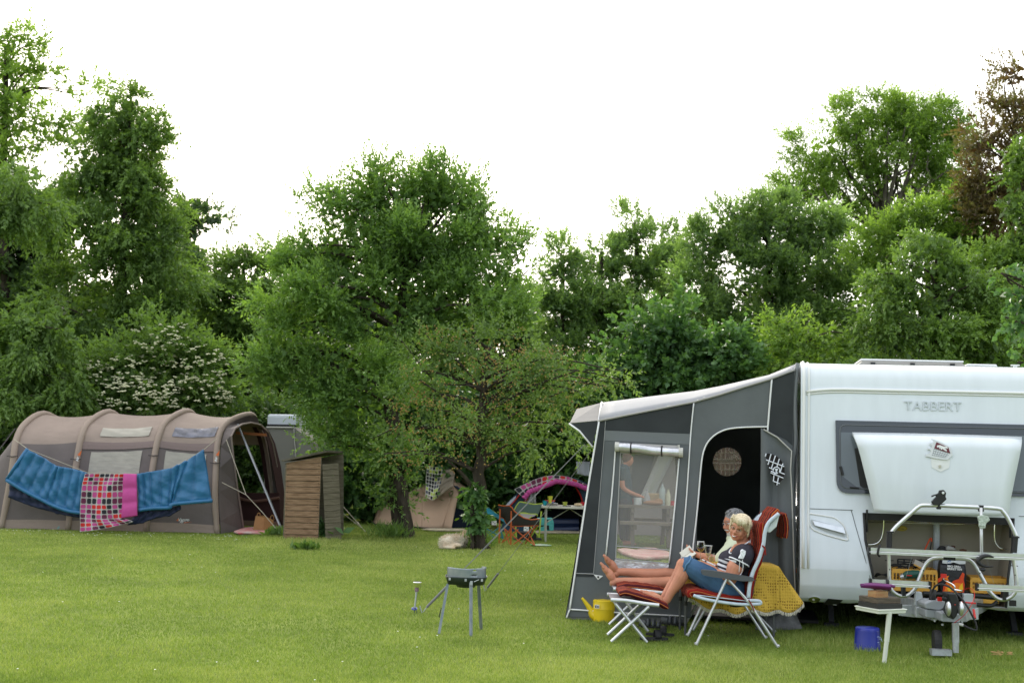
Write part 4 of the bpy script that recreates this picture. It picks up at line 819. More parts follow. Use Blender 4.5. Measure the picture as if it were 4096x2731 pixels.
# ================================================================ step stand with blocks, bucket, dry leaves
GY = 10.8; pole = P(z13(460, 1150), GY); pole.z = 0
sr = thing('caravan_step_stand', 'pale metal single-pole side table in front of the caravan carrying wood blocks', 'side table', pole)
c25, s25 = math.cos(math.radians(25)), math.sin(math.radians(25)); ax = Vector((c25, s25, 0)); ay = Vector((-s25, c25, 0))
cr = P(z13(390, 522), GY - .05); zt = cr.z
ctr = cr + ax * .137 + ay * .137; ctr.z = 0
m = MB(); m.tube([pole, Vector((pole.x + .02, GY, zt * .45))], .0185, 12); m.tube([Vector((pole.x + .02, GY, zt * .44)), Vector((cr.x + .10, GY, zt + .01))], .0215, 12); m.build('pole', mat('cream_enamel', (.58, .60, .52), .4), sr, smooth='auto')
def brick(name, z0, h, sx, sy, off, mt, label, cat, root=None, bev=.004):
    c = ctr + ax * off[0] + ay * off[1] + ZD * (z0 + h / 2); m = MB(); m.box(c, (sx, sy, h), ax, ay, ZD)
    if root: return m.build(name, mt, root, mods=bevel(bev))
    o = m.build(name, mt, None, origin=c - ZD * h / 2, mods=bevel(bev)); return tag(o, label, cat)
brick('tray', zt, .030, .285, .285, (0, 0), mat('cream_enamel', (.6, .62, .55), .4), '', '', sr)
brick('tray_rim', zt + .024, .012, .30, .30, (0, 0), mat('cream_enamel', (.6, .62, .55), .4), '', '', sr)
wd = mat('old_wood', (.05, .042, .032), .8, col2=(.13, .10, .07), vscale=9, stretch=(1, 1, 8), bump=.4)
wl_ = mat('cut_wood', (.33, .15, .06), .75, col2=(.42, .27, .13), vscale=9, stretch=(1, 1, 6), bump=.3)
brick('black_block', zt + .037, .040, .255, .245, (-.005, 0), mat('black_block', (.02, .02, .018), .6, bump=.3), 'black rubber block lowest in the stack on the side table', 'block')
brick('wood_block', zt + .078, .044, .245, .23, (-.01, .0), wd, 'wide weathered brown wood board in the middle of the stack', 'wood block')
brick('wood_block', zt + .123, .052, .13, .10, (-.055, -.03), wl_, 'small reddish sawn wood block under the purple pan', 'wood block')
zp = zt + .177; m = MB(); pc = ctr - ax * .075 - ay * .03 + ZD * zp
pf = lambda u, v: pc + UD * ((u - .5) * .26 - .0) * (1 - .15 * v) + ND * (-.06 + .12 * v) * (math.sin(min(1, u * 1.6 + .05) * 1.57)) + ZD * (.040 - .030 * math.sin(v * 3.14) - .004 + .010 * (1 - u))
m.grid(pf, 14, 8); o = m.build('dustpan', mat('purple_plastic', (.12, .012, .11), .4), None, origin=pc, smooth=True, mods=solid(.02, -1)); tag(o, 'purple plastic dustpan on top of the block stack', 'dustpan')
m = MB(); m.tube([pc + UD * .06 + ZD * .03, pc + UD * .11 + ZD * .045, pc + UD * .15 + ZD * .035], .012, 8); m.build('handle', mat('purple_plastic', (.12, .012, .11), .4), o, smooth=True)
bc = G(V(1992, 1491)); m = MB(); m.lathe([(.116, 0), (.113, .01), (.105, .165), (.103, .186), (.095, .192), (.0, .193)], bc, n=32, cap=False)
bk = m.build('bucket', mat('blue_plastic', (.010, .022, .26), .3, spec=.6), None, origin=bc, smooth=True); tag(bk, 'blue plastic bucket upside down on the grass under the caravan', 'bucket')
m = MB()
for k in range(2): m.tube([bc + Vector((.07 + .03 * math.cos(t) + .01 * k, -.088 + .02 * k, .10 + .025 * math.sin(t) - .02 * k)) for t in [i * .5 for i in range(11)]], .0022, 5)
m.build('swirl_print', mat('print_pale', (.4, .5, .7), .5), bk)
m = MB(); rr = random.Random(4)
for i in range(26):
    c = G(z13(1920 + rr.random() * 280, 1098 + rr.random() * 40)) + ZD * (.03 + .02 * rr.random()); m.ell(c, (.010 + rr.random() * .012, .009, .004), n=6, m=4)
o = m.build('dry_leaves', mat('dry_leaf', (.40, .25, .10), .9), None, origin=G(z13(2060, 1120))); tag(o, 'small heap of dry brown leaves on the grass before the drawbar', 'leaves', kind='stuff')
# ================================================================ awning
A0 = P(V(1300, 1415), 13.0)
def AW(x, y, d=0.0): return PL(z5(x, y), A0 + ND * d, ND)
grey = mat('awning_grey', (.120, .130, .136), .85, var=.10, vscale=2.5, bump=.9, bscale=2.2, spec=.25)
dark = mat('awning_charcoal', (.038, .042, .045), .85, var=.15, vscale=3, bump=.9, bscale=2.5, spec=.25)
light = mat('awning_roof', (.27, .275, .288), .7, var=.05, vscale=4, bump=.25, bscale=5)
pipe = mat('white_piping', (.75, .75, .75), .5)
silver = mat('silver_foil', (.62, .62, .66), .25, metal=.5, var=.15, vscale=14, bump=.6, bscale=12)
milky = mat('clear_vinyl', (.42, .40, .40), .12, alpha=.22, spec=.6)
base = AW(700, 1450); base.z = 0
aw = thing('caravan_awning', 'grey and charcoal caravan awning with an open arched door and a clear window', 'awning', base)
outl = [(85, 1452), (110, 1340), (135, 1215), (200, 800), (265, 385), (530, 332), (785, 282), (925, 243), (1060, 200), (1200, 160), (1335, 112), (1333, 300), (1325, 520), (1322, 620), (1330, 900), (1335, 1200), (1340, 1460), (1215, 1480)]
doorh = [(1142, 1475), (1148, 900), (1188, 445), (1186, 416), (1080, 418), (990, 425), (950, 434), (910, 450), (880, 475), (855, 510), (836, 560), (828, 620), (815, 760), (804, 900), (795, 1100), (780, 1300), (768, 1458)]
# the wall is one outline that runs round the doorway
wall = outl[:-1] + [(1215, 1478)] + doorh
winh = [(385, 560), (702, 577), (650, 1160), (358, 1133)]
m = MB(); m.prism([[AW(*p) for p in wall], [AW(*p) for p in winh]], BD * .006); m.build('near_wall', grey, aw)
def over(name, pts, mt, d=.003, parent=aw, th=.002):
    m = MB(); m.prism([[AW(x, y, d) for x, y in pts]], ND * th); return m.build(name, mt, parent)
over('dark_panel', [(302, 380), (780, 285), (768, 455), (302, 436)], dark)
over('dark_panel', [(268, 388), (298, 383), (296, 470), (235, 1212), (138, 1212)], dark)
over('dark_panel', [(1212, 158), (1332, 116), (1322, 520), (1290, 490), (1192, 440)], dark)
over('seam_panel', [(300, 438), (768, 457), (764, 515), (298, 492)], mat('awning_grey_light', (.145, .156, .162), .85, bump=.2, bscale=5))
over('mud_wall', [(137, 1218), (240, 1222), (236, 1235), (132, 1232)], dark)
over('corner_patch', [(238, 1222), (290, 1230), (262, 1252)], pipe, .006)
m = MB(); m.ell(AW(263, 1236, .012), (.010, .008, .010), n=8, m=5); m.build('eyelet', blk, aw)
over('silver_skirt', [(356, 1137), (650, 1163), (642, 1205), (335, 1190)], silver, .005)
over('ground_flap', [(85, 1452), (745, 1452), (745, 1485), (88, 1470)], mat('mudflap', (.20, .20, .20), .6, var=.3, vscale=5), -.02)
# piping
m = MB()
for pts, r in (([(268, 386), (200, 800), (137, 1215), (108, 1412)], .010), ([(360, 500), (340, 760), (305, 1120)], .008), ([(704, 590), (680, 860), (650, 1160)], .008), ([(785, 284), (768, 455), (745, 800), (718, 1120), (706, 1440)], .007),
               ([(772, 1200), (782, 1060), (795, 950), (808, 820), (818, 700), (828, 600), (840, 545), (862, 500), (900, 462), (950, 436), (1010, 424), (1100, 419), (1188, 418)], .008), ([(1210, 158), (1198, 300), (1186, 450)], .009), ([(108, 1412), (400, 1432), (745, 1450)], .008), ([(90, 1460), (108, 1412)], .008)):
    m.tube(smooth_path([AW(x, y, .010) for x, y in pts], 4), r, 6)
m.build('piping', pipe, aw, smooth=True)
m = MB()
for pts in ([(365, 1068), (655, 1090)], [(385, 560), (358, 1133)], [(358, 1137), (650, 1163)], [(385, 560), (702, 577)]): m.tube([AW(x, y, .006) for x, y in pts], .006, 6)
m.tube([AW(303, 385, .007), AW(296, 480, .007), AW(238, 1215, .007)], .003, 5); m.tube([AW(137, 1216, .006), AW(240, 1220, .006)], .004, 5)
m.build('window_seam', mat('seam_grey', (.33, .33, .33), .6), aw)
m = MB(); m.prism([[AW(*p, -.003) for p in winh]], BD * .002); m.build('window', milky, aw)
m = MB(); a = AW(366, 527, .055); b_ = AW(714, 558, .055); m.tube(smooth_path([a, lerp(a, b_, .3) + ZD * .004, lerp(a, b_, .6) - ZD * .006, b_], 4), .043, 14); rb = m.build('rolled_blind', silver, aw, smooth='auto')
m = MB()
for t, r in ((0, .048), (1, .048)): p_ = lerp(a, b_, t); m.tube([p_ - UD * .02, p_ + UD * .02], r, 14)
m.tube([AW(360, 502, .02), AW(366, 540, .02)], .012, 6); m.tube([AW(702, 516, .02), AW(704, 560, .02)], .012, 6); m.build('blind_end', mat('blind_cream', (.5, .49, .45), .6), rb)
m = MB()
for x, y in ((442, 535), (610, 550)):
    c = AW(x, y, .055); m.tube([c + UD * .0 + Vector((0, 0, 0)) + (ZD * math.cos(t) + ND * math.sin(t)) * .048 for t in [k * .6283 for k in range(10)]], .008, 5, closed=True)
m.build('blind_strap', blk, rb)
over('blind_backing', [(372, 504), (700, 520), (702, 577), (385, 562)], mat('vinyl_pale', (.42, .40, .38), .3), .004)
# roof: near edge -> ridge -> back
E = [(265, 385), (530, 332), (785, 282), (925, 243), (1060, 200), (1200, 158), (1337, 106)]; R_ = [(285, 284), (530, 254), (785, 224), (925, 198), (1060, 172), (1190, 146), (1340, 84)]
ep = [AW(x, y, .012) for x, y in E]; rp = [AW(x, y, -.55) for x, y in R_]
m = MB()
def roof(u, v):
    k = min(5, int(u * 6)); t = u * 6 - k; a = lerp(ep[k], ep[k + 1], t); b = lerp(rp[k], rp[k + 1], t)
    if v < .3: q = v / .3; return lerp(a, b, q) + ZD * .03 * math.sin(q * math.pi)
    q = (v - .3) / .7; c = b + BD * 2.0; c.z = a.z + .05; return lerp(b, c, q) + ZD * .03 * math.sin(q * 3.14)
m.grid(roof, 18, 14); m.build('roof', light, aw, smooth=True, mods=solid(.004))
m = MB(); m.tube(ep, .012, 6); m.build('roof_edge', mat('edge_grey', (.33, .32, .31), .6), aw, smooth=True)
m = MB(); m.tube([AW(265, 388, .014), AW(282, 284, -.45)], .010, 6); m.tube([AW(104, 400, .012), AW(160, 440, .012), AW(232, 528, .012)], .010, 6); m.build('canopy_piping', pipe, aw, smooth=True)
cn = [AW(108, 398, .01), AW(265, 384, .01)]; cr_ = [AW(146, 322, -.55), AW(276, 289, -.55)]
m = MB(); m.add([cn[0], cn[1], cr_[1], cr_[0], cr_[1] + BD * 2, cr_[0] + BD * 2], [(0, 1, 2, 3), (3, 2, 4, 5)]); m.build('canopy', mat('canopy_taupe', (.165, .16, .155), .75, bump=.2, bscale=6), aw, mods=solid(.004))
m = MB(); m.prism([[AW(x, y, .006) for x, y in ((265, 386), (108, 400), (160, 442), (230, 528))]], ND * .003); m.build('canopy_gusset', dark, aw)
# far wall with its own windows, and the wall facing the field
def FW_(n): return PL(n, A0 - ND * 2.55, ND)
fo = [(290, 440), (1330, 250), (1335, 1300), (1330, 1390), (200, 1390)]
fh = [(340, 500), (745, 520), (700, 1210), (310, 1190)]
cc_ = z17(535, 640); rh = [(cc_[0] + 345 / 6.0316 * math.cos(t), cc_[1] + 345 / 6.0316 * math.sin(t)) for t in [k * 2 * math.pi / 32 for k in range(32)]]
m = MB(); m.prism([[FW_(z5(*p)) for p in fo], [FW_(z5(*p)) for p in fh], [FW_(p) for p in rh]], BD * .006); fw = m.build('far_wall', dark, aw)
m = MB(); m.prism([[FW_(p) + BD * .002 for p in rh]], BD * .002); m.build('round_window', mat('clear_vinyl_b', (.25, .24, .22), .15, alpha=.25, spec=.5), fw)
def F17(x, y): return FW_(z17(x, y)) + ND * .008
m = MB(); R3 = 340
def chord(x=None, y=None):
    if x is not None: h = (R3 ** 2 - (x - 535) ** 2) ** .5; return (x, 640 - h), (x, 640 + h)
    h = (R3 ** 2 - (y - 640) ** 2) ** .5; return (535 - h, y), (535 + h, y)
for x in (280, 384, 487, 590, 692, 795):
    a, b_ = chord(x=x); m.tube([F17(*a), F17(x, 580 if x != 692 else 495)], .0045, 4); m.tube([F17(x, 680), F17(*b_)], .0045, 4)
for y in (430, 832): a, b_ = chord(y=y); m.tube([F17(*a), F17(*b_)], .0045, 4)
for y in (582, 678):
    a, b_ = chord(y=y)
    if y == 582: m.tube([F17(*a), F17(640, y)], .0045, 4); m.tube([F17(785, y), F17(*b_)], .0045, 4)
    else: m.tube([F17(*a), F17(*b_)], .0045, 4)
m.tube([F17(710 + 72 * math.cos(t), 562 - 72 * math.sin(t)) for t in [-.3 + k * .3 for k in range(13)]], .0045, 4)
for x, y in ((685, 530), (710, 520), (735, 530)): m.tube([F17(710, 595), F17(x, y)], .004, 4)
m.build('window_lattice', mat('print_cream', (.8, .75, .66), .6), fw)
A = F17(320, 650); B = F17(755, 650)
text3d('window_text', 'Isabella', A, B - A, ZD, (B - A).length, mat('print_cream', (.8, .75, .66), .6), fw, depth=.001, bold=.02, shear=.4, mirror=True)
m = MB(); L0 = [AW(265, 390), AW(85, 1450)]
m.add([L0[0], L0[1], L0[1] + BD * 2.55, L0[0] + BD * 2.55 ], [(0, 1, 2, 3)]); m.build('side_wall', dark, aw, mods=solid(.005))
# tied back door flap
m = MB()
TLx = [(0, 1150, 425), (.12, 1150, 470), (.3, 1150, 600), (.55, 1145, 900), (.8, 1143, 1200), (1, 1140, 1470)]; RX = [(0, 1165, 432), (.10, 1240, 475), (.2, 1318, 550), (.3, 1312, 650), (.5, 1320, 800), (.75, 1330, 1150), (1, 1345, 1500)]
def it(T, v):
    for a, b in zip(T, T[1:]):
        if v <= b[0] + 1e-9: t = (v - a[0]) / (b[0] - a[0]); return lerp(a[1], b[1], t), lerp(a[2], b[2], t)
    return T[-1][1:]
def flap(u, v):
    l = it(TLx, v); r = it(RX, v); x = lerp(l[0], r[0], u); y = lerp(l[1], r[1], u)
    return AW(x, y, .03 + .035 * math.sin(u * 7 + v * 2.5) * min(1, v * 3) + .02 * math.sin(u * 15 - v * 4) * v)
m.grid(flap, 20, 30); fp = m.build('door_flap', grey, aw, smooth=True, mods=solid(.004))
m = MB(); m.tube([flap(1, v / 20) + ND * .01 for v in range(21)], .007, 6); m.build('zip', mat('zip_grey', (.42, .41, .38), .6), fp)
def H17(x, y, d=.115): return PL(z17(x, y), A0 + ND * d, ND)
hs_ = [(1450, 450), (1520, 440), (1620, 460), (1720, 500), (1820, 580), (1880, 680), (1915, 780), (1925, 930), (1890, 1040), (1800, 1150), (1715, 1222), (1660, 1130), (1580, 920), (1540, 780), (1490, 620)]
m = MB(); m.prism([[H17(*p) for p in hs_]], ND * .003); m.build('flap_window', mat('dark_vinyl', (.012, .010, .010), .5, spec=.2, var=.6, vscale=12), fp)
m = MB()
for a, b_ in (((1475, 440), (1455, 510)), ((1595, 450), (1520, 710)), ((1700, 490), (1605, 790)), ((1795, 565), (1735, 765)), ((1880, 680), (1815, 885)), ((1475, 595), (1910, 755)), ((1545, 780), (1650, 830)), ((1790, 890), (1925, 940)), ((1580, 905), (1890, 1035)), ((1665, 960), (1650, 1110)), ((1775, 1010), (1735, 1205)), ((1655, 1110), (1800, 1165))): m.tube([H17(*a, .121), H17(*b_, .121)], .005, 4)
m.tube([H17(1725 + 78 * math.cos(t), 845 - 78 * math.sin(t), .121) for t in [-.5 + k * .35 for k in range(12)]], .005, 4)
for x in (1695, 1725, 1755): m.tube([H17(1722, 880, .121), H17(x, 805, .121)], .005, 4)
m.tube(smooth_path([H17(x, y, .121) for x, y in ((1590, 870), (1650, 890), (1700, 925), (1750, 910), (1700, 900))], 3), .006, 4)
m.build('window_lattice', mat('print_white_b', (.7, .73, .8), .6), fp)
# crumpled floor flap and dark doormat in the doorway
m = MB(); m.prism([[PL(z6(x, y), A0 + ND * .1, ND) for x, y in ((1500, 1270), (1530, 1190), (1700, 1150), (1830, 1060), (1870, 1130), (1925, 1260), (1750, 1275))]], ND * .004); m.build('floor_flap', mat('mudflap_grey', (.12, .12, .125), .5, var=.5, vscale=9, bump=.8, bscale=9), aw)
gA = AW(900, 1450); gA.z = .05
m = MB(); m.box(gA + BD * .8 + UD * .35, (1.3, .9, .025), UD, BD, ZD); o = m.build('doormat', mat('mat_dark', (.03, .028, .026), .95), None, origin=gA + BD * .8 + UD * .35); tag(o, 'dark doormat on the grass inside the awning doorway', 'doormat')
m = MB(); a = W0 + BD * .55 + UD * .03; m.grid(lambda u, v: a + BD * (u * 4.8) + ZD * lerp(.0, .40, v) + UD * (.015 * math.sin(u * 40)), 30, 3); m.build('left_light_block', dark, aw, smooth=True)  # added dark panel closing the left side so the ground beneath darkens
# storm guy lines of the awning with spring tensioners
spr = mat('spring_grey', (.16, .16, .165), .5); rope = mat('rope_grey', (.22, .22, .22), .8)
def guy(label, top, topY, mid, gnd, stake_dx, dbl):
    g = G(gnd); T = P(top, topY); root = thing('guy_rope', label, 'guy rope', g, 'storm lines staked out beside the awning')
    d = (T - g).normalized(); m = MB(); s0 = g + d * .08; s1 = g + d * .36
    for k in range(2 if dbl else 1):
        o_ = Vector((.012 * k, 0, 0)); m.tube([s1, lerp(s1, T, .3) + o_, T], .003, 5)
    m.build('rope', rope, root); m = MB(); m.tube([s0, s1], .013, 8); m.build('tension_spring', spr, root); m = MB(); m.tube([g + ZD * -.02, s0], .005, 5); m.tube([g + Vector((.02, 0, -.05)), g + Vector((-.015, 0, .07))], .007, 6); m.build('peg', steel, root)
guy('double grey guy line running down behind the barbecue to a peg by the solar lamp', z3(2210, 60), 13.0, None, z4(295, 1045), 0, True)
guy('thinner guy line ending in a spring right of the barbecue', z3(2265, 130), 13.6, None, z4(1180, 745), 0, False)
# ================================================================ reclining chairs, footrests
def stripe_mat(name, axis, per, cols):
    m = bpy.data.materials.new(name); m.use_nodes = True; nt = m.node_tree; b = nt.nodes['Principled BSDF']
    tc = nt.nodes.new('ShaderNodeTexCoord'); sp = nt.nodes.new('ShaderNodeSeparateXYZ'); nt.links.new(tc.outputs['Object'], sp.inputs[0])
    mu = nt.nodes.new('ShaderNodeMath'); mu.operation = 'MULTIPLY'; mu.inputs[1].default_value = 1 / per; nt.links.new(sp.outputs[axis], mu.inputs[0])
    fr = nt.nodes.new('ShaderNodeMath'); fr.operation = 'FRACT'; nt.links.new(mu.outputs[0], fr.inputs[0])
    r = nt.nodes.new('ShaderNodeValToRGB'); r.color_ramp.interpolation = 'CONSTANT'; e = r.color_ramp.elements
    e[0].position = 0; e[0].color = (*cols[0][1], 1); e[1].position = cols[1][0]; e[1].color = (*cols[1][1], 1)
    for p_, c in cols[2:]: k = e.new(p_); k.color = (*c, 1)
    nt.links.new(fr.outputs[0], r.inputs[0]); nt.links.new(r.outputs[0], b.inputs['Base Color']); b.inputs['Roughness'].default_value = .9; b.inputs['Sheen Weight'].default_value = 0
    b.inputs['Specular IOR Level'].default_value = .2
    n2 = nt.nodes.new('ShaderNodeTexNoise'); n2.inputs['Scale'].default_value = 40; nt.links.new(tc.outputs['Object'], n2.inputs['Vector'])
    bp = nt.nodes.new('ShaderNodeBump'); bp.inputs['Strength'].default_value = .5; bp.inputs['Distance'].default_value = .01; nt.links.new(n2.outputs['Fac'], bp.inputs['Height']); nt.links.new(bp.outputs['Normal'], b.inputs['Normal'])
    return m
red = (.20, .010, .007); mar = (.065, .006, .010); orn = (.42, .12, .025)
cush = stripe_mat('striped_cushion', 1, .155, [(0, mar), (.34, orn), (.38, red), (.60, orn), (.64, mar), (.80, red), (.95, orn)])
redc = mat('red_cushion_edge', red, .9, var=.15, vscale=20, bump=.4, bscale=30)
tex = mat('sling_pale', (.46, .53, .60), .6, var=.08, vscale=30)
armg = mat('arm_grey', (.075, .08, .09), .45)
alul = mat('chair_aluminium', (.58, .59, .60), .35, metal=.6)
def ribbon(pts, Y0, Y1, th, n=5, puff=.35):
    """a stuffed pad: path in photo points, constant width between Y0 and Y1"""
    c = smooth_path([P(p, (Y0 + Y1) / 2) for p in pts], n); m = MB(); k = 18; vs = []; fs = []
    for i, q in enumerate(c):
        d = (c[min(i + 1, len(c) - 1)] - c[max(i - 1, 0)]).normalized(); up = Vector((-d.z, 0, d.x)).normalized()
        e = min(i, len(c) - 1 - i); tt = th * (1 if e > 1 else (.62 if e == 0 else .9)) * (1 + .10 * math.sin(i * 1.5))
        for j in range(k):
            a = 2 * math.pi * j / k; cx_ = math.copysign(abs(math.cos(a)) ** .35, math.cos(a)); sx_ = math.copysign(abs(math.sin(a)) ** .6, math.sin(a))
            vs.append(q + Vector((0, cx_ * (Y1 - Y0) / 2, 0)) + up * sx_ * tt / 2)
    L = len(c)
    for i in range(L - 1):
        for j in range(k): fs.append((i * k + j, i * k + (j + 1) % k, (i + 1) * k + (j + 1) % k, (i + 1) * k + j))
    fs += [tuple(range(k)), tuple((L - 1) * k + j for j in range(k))]; m.add(vs, fs)
    # piping along both upper edges
    edge = []
    for sy in (Y0, Y1):
        edge.append([q + Vector((0, sy - (Y0 + Y1) / 2, 0)) for q in c])
    return m, edge
def pad(name, pts, Y0, Y1, th, parent):
    m, edge = ribbon(pts, Y0, Y1, th); o = m.build(name, cush, parent, smooth=True)
    m = MB(); e = [q + Vector((0, -.004, 0)) for q in edge[0]]; m.tube(e, .0035, 5); m.build('piping', mat('orange_piping', orn, .8), o); return o
def chair(name, label, Y0, dx=0, wd=.54):
    """recliner traced in the photo at its near side Y0; dx shifts it in photo points"""
    Z = lambda x, y: (z6(x, y)[0] + dx, z6(x, y)[1]); Y1 = Y0 + wd; YC = (Y0 + Y1) / 2
    q = lambda x, y, Y=Y0: P(Z(x, y), Y0) + Vector((0, Y - Y0, 0))
    b = q(1300, 1400); b.z = 0; t = thing('reclining_chair', label, 'chair', b + Vector((0, wd / 2, 0)), 'recliners by the awning door')
    for Y in (Y0, Y1):
        for pts in ([(1245, 815), (975, 1395)], [(1262, 822), (1440, 1015), (1705, 1425)]):
            a = [q(x, y, Y) for x, y in pts]; e = a[-1]; e.z = .008
            m = MB(); m.tube(a, .017, 10, flat=.75); m.ell(e + Vector((0, 0, .012)), (.02, .018, .014), n=8, m=5); lg_ = m.build('leg', alul, t, smooth='auto')
        m = MB(); m.prism([[q(x, y, Y - .028) for x, y in rrect([(1018, 730, 14), (1150, 742, 60), (1485, 800, 12), (1490, 832, 10), (1380, 834, 30), (1240, 812, 40), (1110, 796, 40), (1022, 776, 22)], 4)]], Vector((0, .056, 0))); m.build('armrest', armg, t, mods=bevel(.008, 3))
        m = MB(); m.tube(smooth_path([q(950, 962, Y), q(1010, 985, Y), q(1130, 1012, Y), q(1350, 1042, Y), q(1530, 1040, Y), q(1552, 1028, Y), q(1530, 1012, Y), q(1440, 1008, Y)], 4), .014, 8); m.build('seat_tube', tex, t, smooth=True)
        m = MB(); m.tube(smooth_path([q(1442, 985, Y), q(1452, 880, Y), q(1480, 760, Y), q(1535, 640, Y), q(1575, 510, Y), q(1590, 400, Y), q(1625, 310, Y), q(1715, 232, Y)], 4), .017, 8); m.build('back_tube', tex, t, smooth=True)
        m = MB(); m.ell(q(1435, 1010, Y - .016), (.016, .006, .016), n=10, m=5); m.build('pivot', alul, t)
    def sling(u, v):
        L_ = [(1455, 985), (1465, 880), (1495, 760), (1548, 640), (1588, 510), (1602, 400), (1640, 310), (1722, 236)]; k = min(6, int(v * 7)); tt = v * 7 - k
        p_ = q(lerp(L_[k][0], L_[k + 1][0], tt), lerp(L_[k][1], L_[k + 1][1], tt), Y0); return p_ + Vector((-.02 + .03 * math.sin(u * math.pi), u * wd, 0))
    m = MB(); m.grid(sling, 6, 14); m.build('back_sling', tex, t, smooth=True, mods=solid(.006))
    m = MB(); m.grid(lambda u, v: q(lerp(960, 1440, v), lerp(958, 1015, v), Y0) + Vector((0, u * wd, -.01 * math.sin(u * 3.14))), 4, 6); m.build('seat_sling', tex, t, smooth=True, mods=solid(.006))
    m = MB(); m.prism([[q(x, y, Y0 + .02) for x, y in ((1595, 390), (1640, 330), (1730, 225), (1700, 350), (1640, 405))]], Vector((0, .50, 0))); m.build('head_flap', mat('sling_white', (.55, .6, .62), .6, var=.1, vscale=20), t, mods=bevel(.01))
    pad('seat_cushion', [Z(900, 950), Z(885, 915), Z(960, 905), Z(1080, 935), Z(1250, 965), Z(1420, 990)], Y0 + .03, Y1 - .03, .062, t)
    pad('back_cushion', [Z(1408, 985), Z(1420, 860), Z(1455, 740), Z(1500, 620), Z(1525, 500), Z(1520, 400), Z(1525, 300)], Y0 + .03, Y1 - .03, .070, t)
    pad('head_cushion', [Z(1560, 345), Z(1600, 290), Z(1630, 230), Z(1672, 188)], Y0 + .05, Y1 - .05, .062, t)
    pad('cushion_flap', [Z(1728, 222), Z(1745, 280), Z(1750, 360), Z(1742, 440)], Y0 + .08, Y1 - .08, .045, t)
    m = MB(); m.tube(smooth_path([q(1440, 1000, Y0 - .02), q(1470, 1050, Y0 - .02), q(1490, 1100, Y0 - .02)], 3), .005, 5); m.tube(smooth_path([q(1560, 515, Y0 - .02), q(1585, 540, Y0 - .02), q(1590, 600, Y0 - .02)], 3), .007, 5); m.build('tie', redc, t)
    return t
CH = 11.48
wch = chair('reclining_chair', 'near recliner of pale tubes and red striped cushions with the blonde woman in it', CH)
mch = chair('reclining_chair', 'farther recliner almost hidden behind the blonde woman, holding the grey-haired man', 12.42, dx=-14, wd=.5)
def footrest(label, Y0, wd, tube, legs, cushion, drape, grp):
    q = lambda x, y, Y=Y0: P(z6(x, y), Y0) + Vector((0, Y - Y0, 0)); b = q(*legs[0][1]); b.z = 0
    t = thing('footrest', label, 'footrest', b, grp)
    for Y in (Y0, Y0 + wd):
        m = MB(); m.tube(smooth_path([q(x, y, Y) for x, y in tube], 3), .017, 10); m.build('seat_tube', alul, t, smooth='auto')
        for a, e in legs:
            A = q(*a, Y); E_ = q(*e, Y); E_.z = .01; m = MB(); off = Vector((0, .015 if a[0] < 350 else -.012, 0)); m.tube([A + off, E_ + off], .018, 10, flat=.8); m.build('leg', alul, t, smooth='auto')
    for a, e in legs:
        A = q(*a); m = MB(); m.tube([A, A + Vector((0, wd, 0))], .010, 6); m.build('cross_bar', alul, t)
    m = MB(); m.grid(lambda u, v: q(lerp(tube[0][0] + 8, tube[-1][0] - 8, u), lerp(tube[0][1], tube[-1][1], u) - 12, Y0 + v * wd) - ZD * .015 * math.sin(v * 3.14), 6, 4); m.build('sling', mat('sling_grey', (.22, .20, .21), .8), t, mods=solid(.006))
    pad('cushion', [z6(*c) for c in cushion], Y0 + .02, Y0 + wd - .02, .058, t)
    return t
footrest('near folding footrest with red striped cushion under the woman\'s bare foot', 11.52, .42, [(208, 1002), (350, 1010), (500, 1035), (640, 1052)], [((252, 1040), (535, 1352)), ((548, 1062), (212, 1362))], [(270, 935), (330, 922), (450, 955), (570, 990), (640, 1020), (700, 1055)], None, 'footrests of the recliners')
footrest('farther folding footrest with maroon cushion under the man\'s legs', 12.22, .42, [(230, 905), (400, 915), (560, 930), (700, 945)], [((330, 1000), (545, 1225)), ((510, 1000), (225, 1228))], [(262, 885), (330, 868), (450, 876), (560, 890), (640, 905), (690, 930)], None, 'footrests of the recliners')
# ================================================================ table with cloth, glasses
def T6(x, y, Y): return P(z6(x, y), Y)
ta = T6(880, 690, 12.06); tb_ = T6(1700, 692, 12.06); zt = (ta.z + tb_.z) / 2; ta.z = tb_.z = zt; TWD = .42
tbl = thing('camping_table', 'folding table between the two recliners, hidden under a yellow crocheted cloth', 'table', Vector(((ta.x + tb_.x) / 2, 12.27, 0)))
m = MB(); m.box(Vector(((ta.x + tb_.x) / 2, 12.06 + TWD / 2, zt - .018)), (tb_.x - ta.x - .01, TWD, .025)); m.build('table_top', white2, tbl)
for x in (ta.x + .01, tb_.x - .02):
    for y in (12.08, 12.06 + TWD - .02):
        m = MB(); m.tube([Vector((x, y, zt - .03)), Vector((x, y, zt * .45))], .014, 8); m.tube([Vector((x, y, zt * .46)), Vector((x, y, .0))], .011, 8); lg_ = m.build('leg', mat('leg_dark_grey', (.10, .105, .11), .4, metal=.4), tbl, smooth='auto')
        m = MB(); m.tube([Vector((x, y, zt * .48)), Vector((x, y, zt * .42))], .017, 8); m.build('leg_clamp', blk, lg_)
cw = bpy.data.materials.new('crochet_yellow'); cw.use_nodes = True; nt = cw.node_tree; b = nt.nodes['Principled BSDF']; tc = nt.nodes.new('ShaderNodeTexCoord')
mp = nt.nodes.new('ShaderNodeMapping'); mp.inputs['Scale'].default_value = (46, 46, 38); nt.links.new(tc.outputs['Object'], mp.inputs[0])
vo = nt.nodes.new('ShaderNodeTexVoronoi'); vo.inputs['Scale'].default_value = 1; vo.inputs['Randomness'].default_value = .25; nt.links.new(mp.outputs[0], vo.inputs['Vector'])
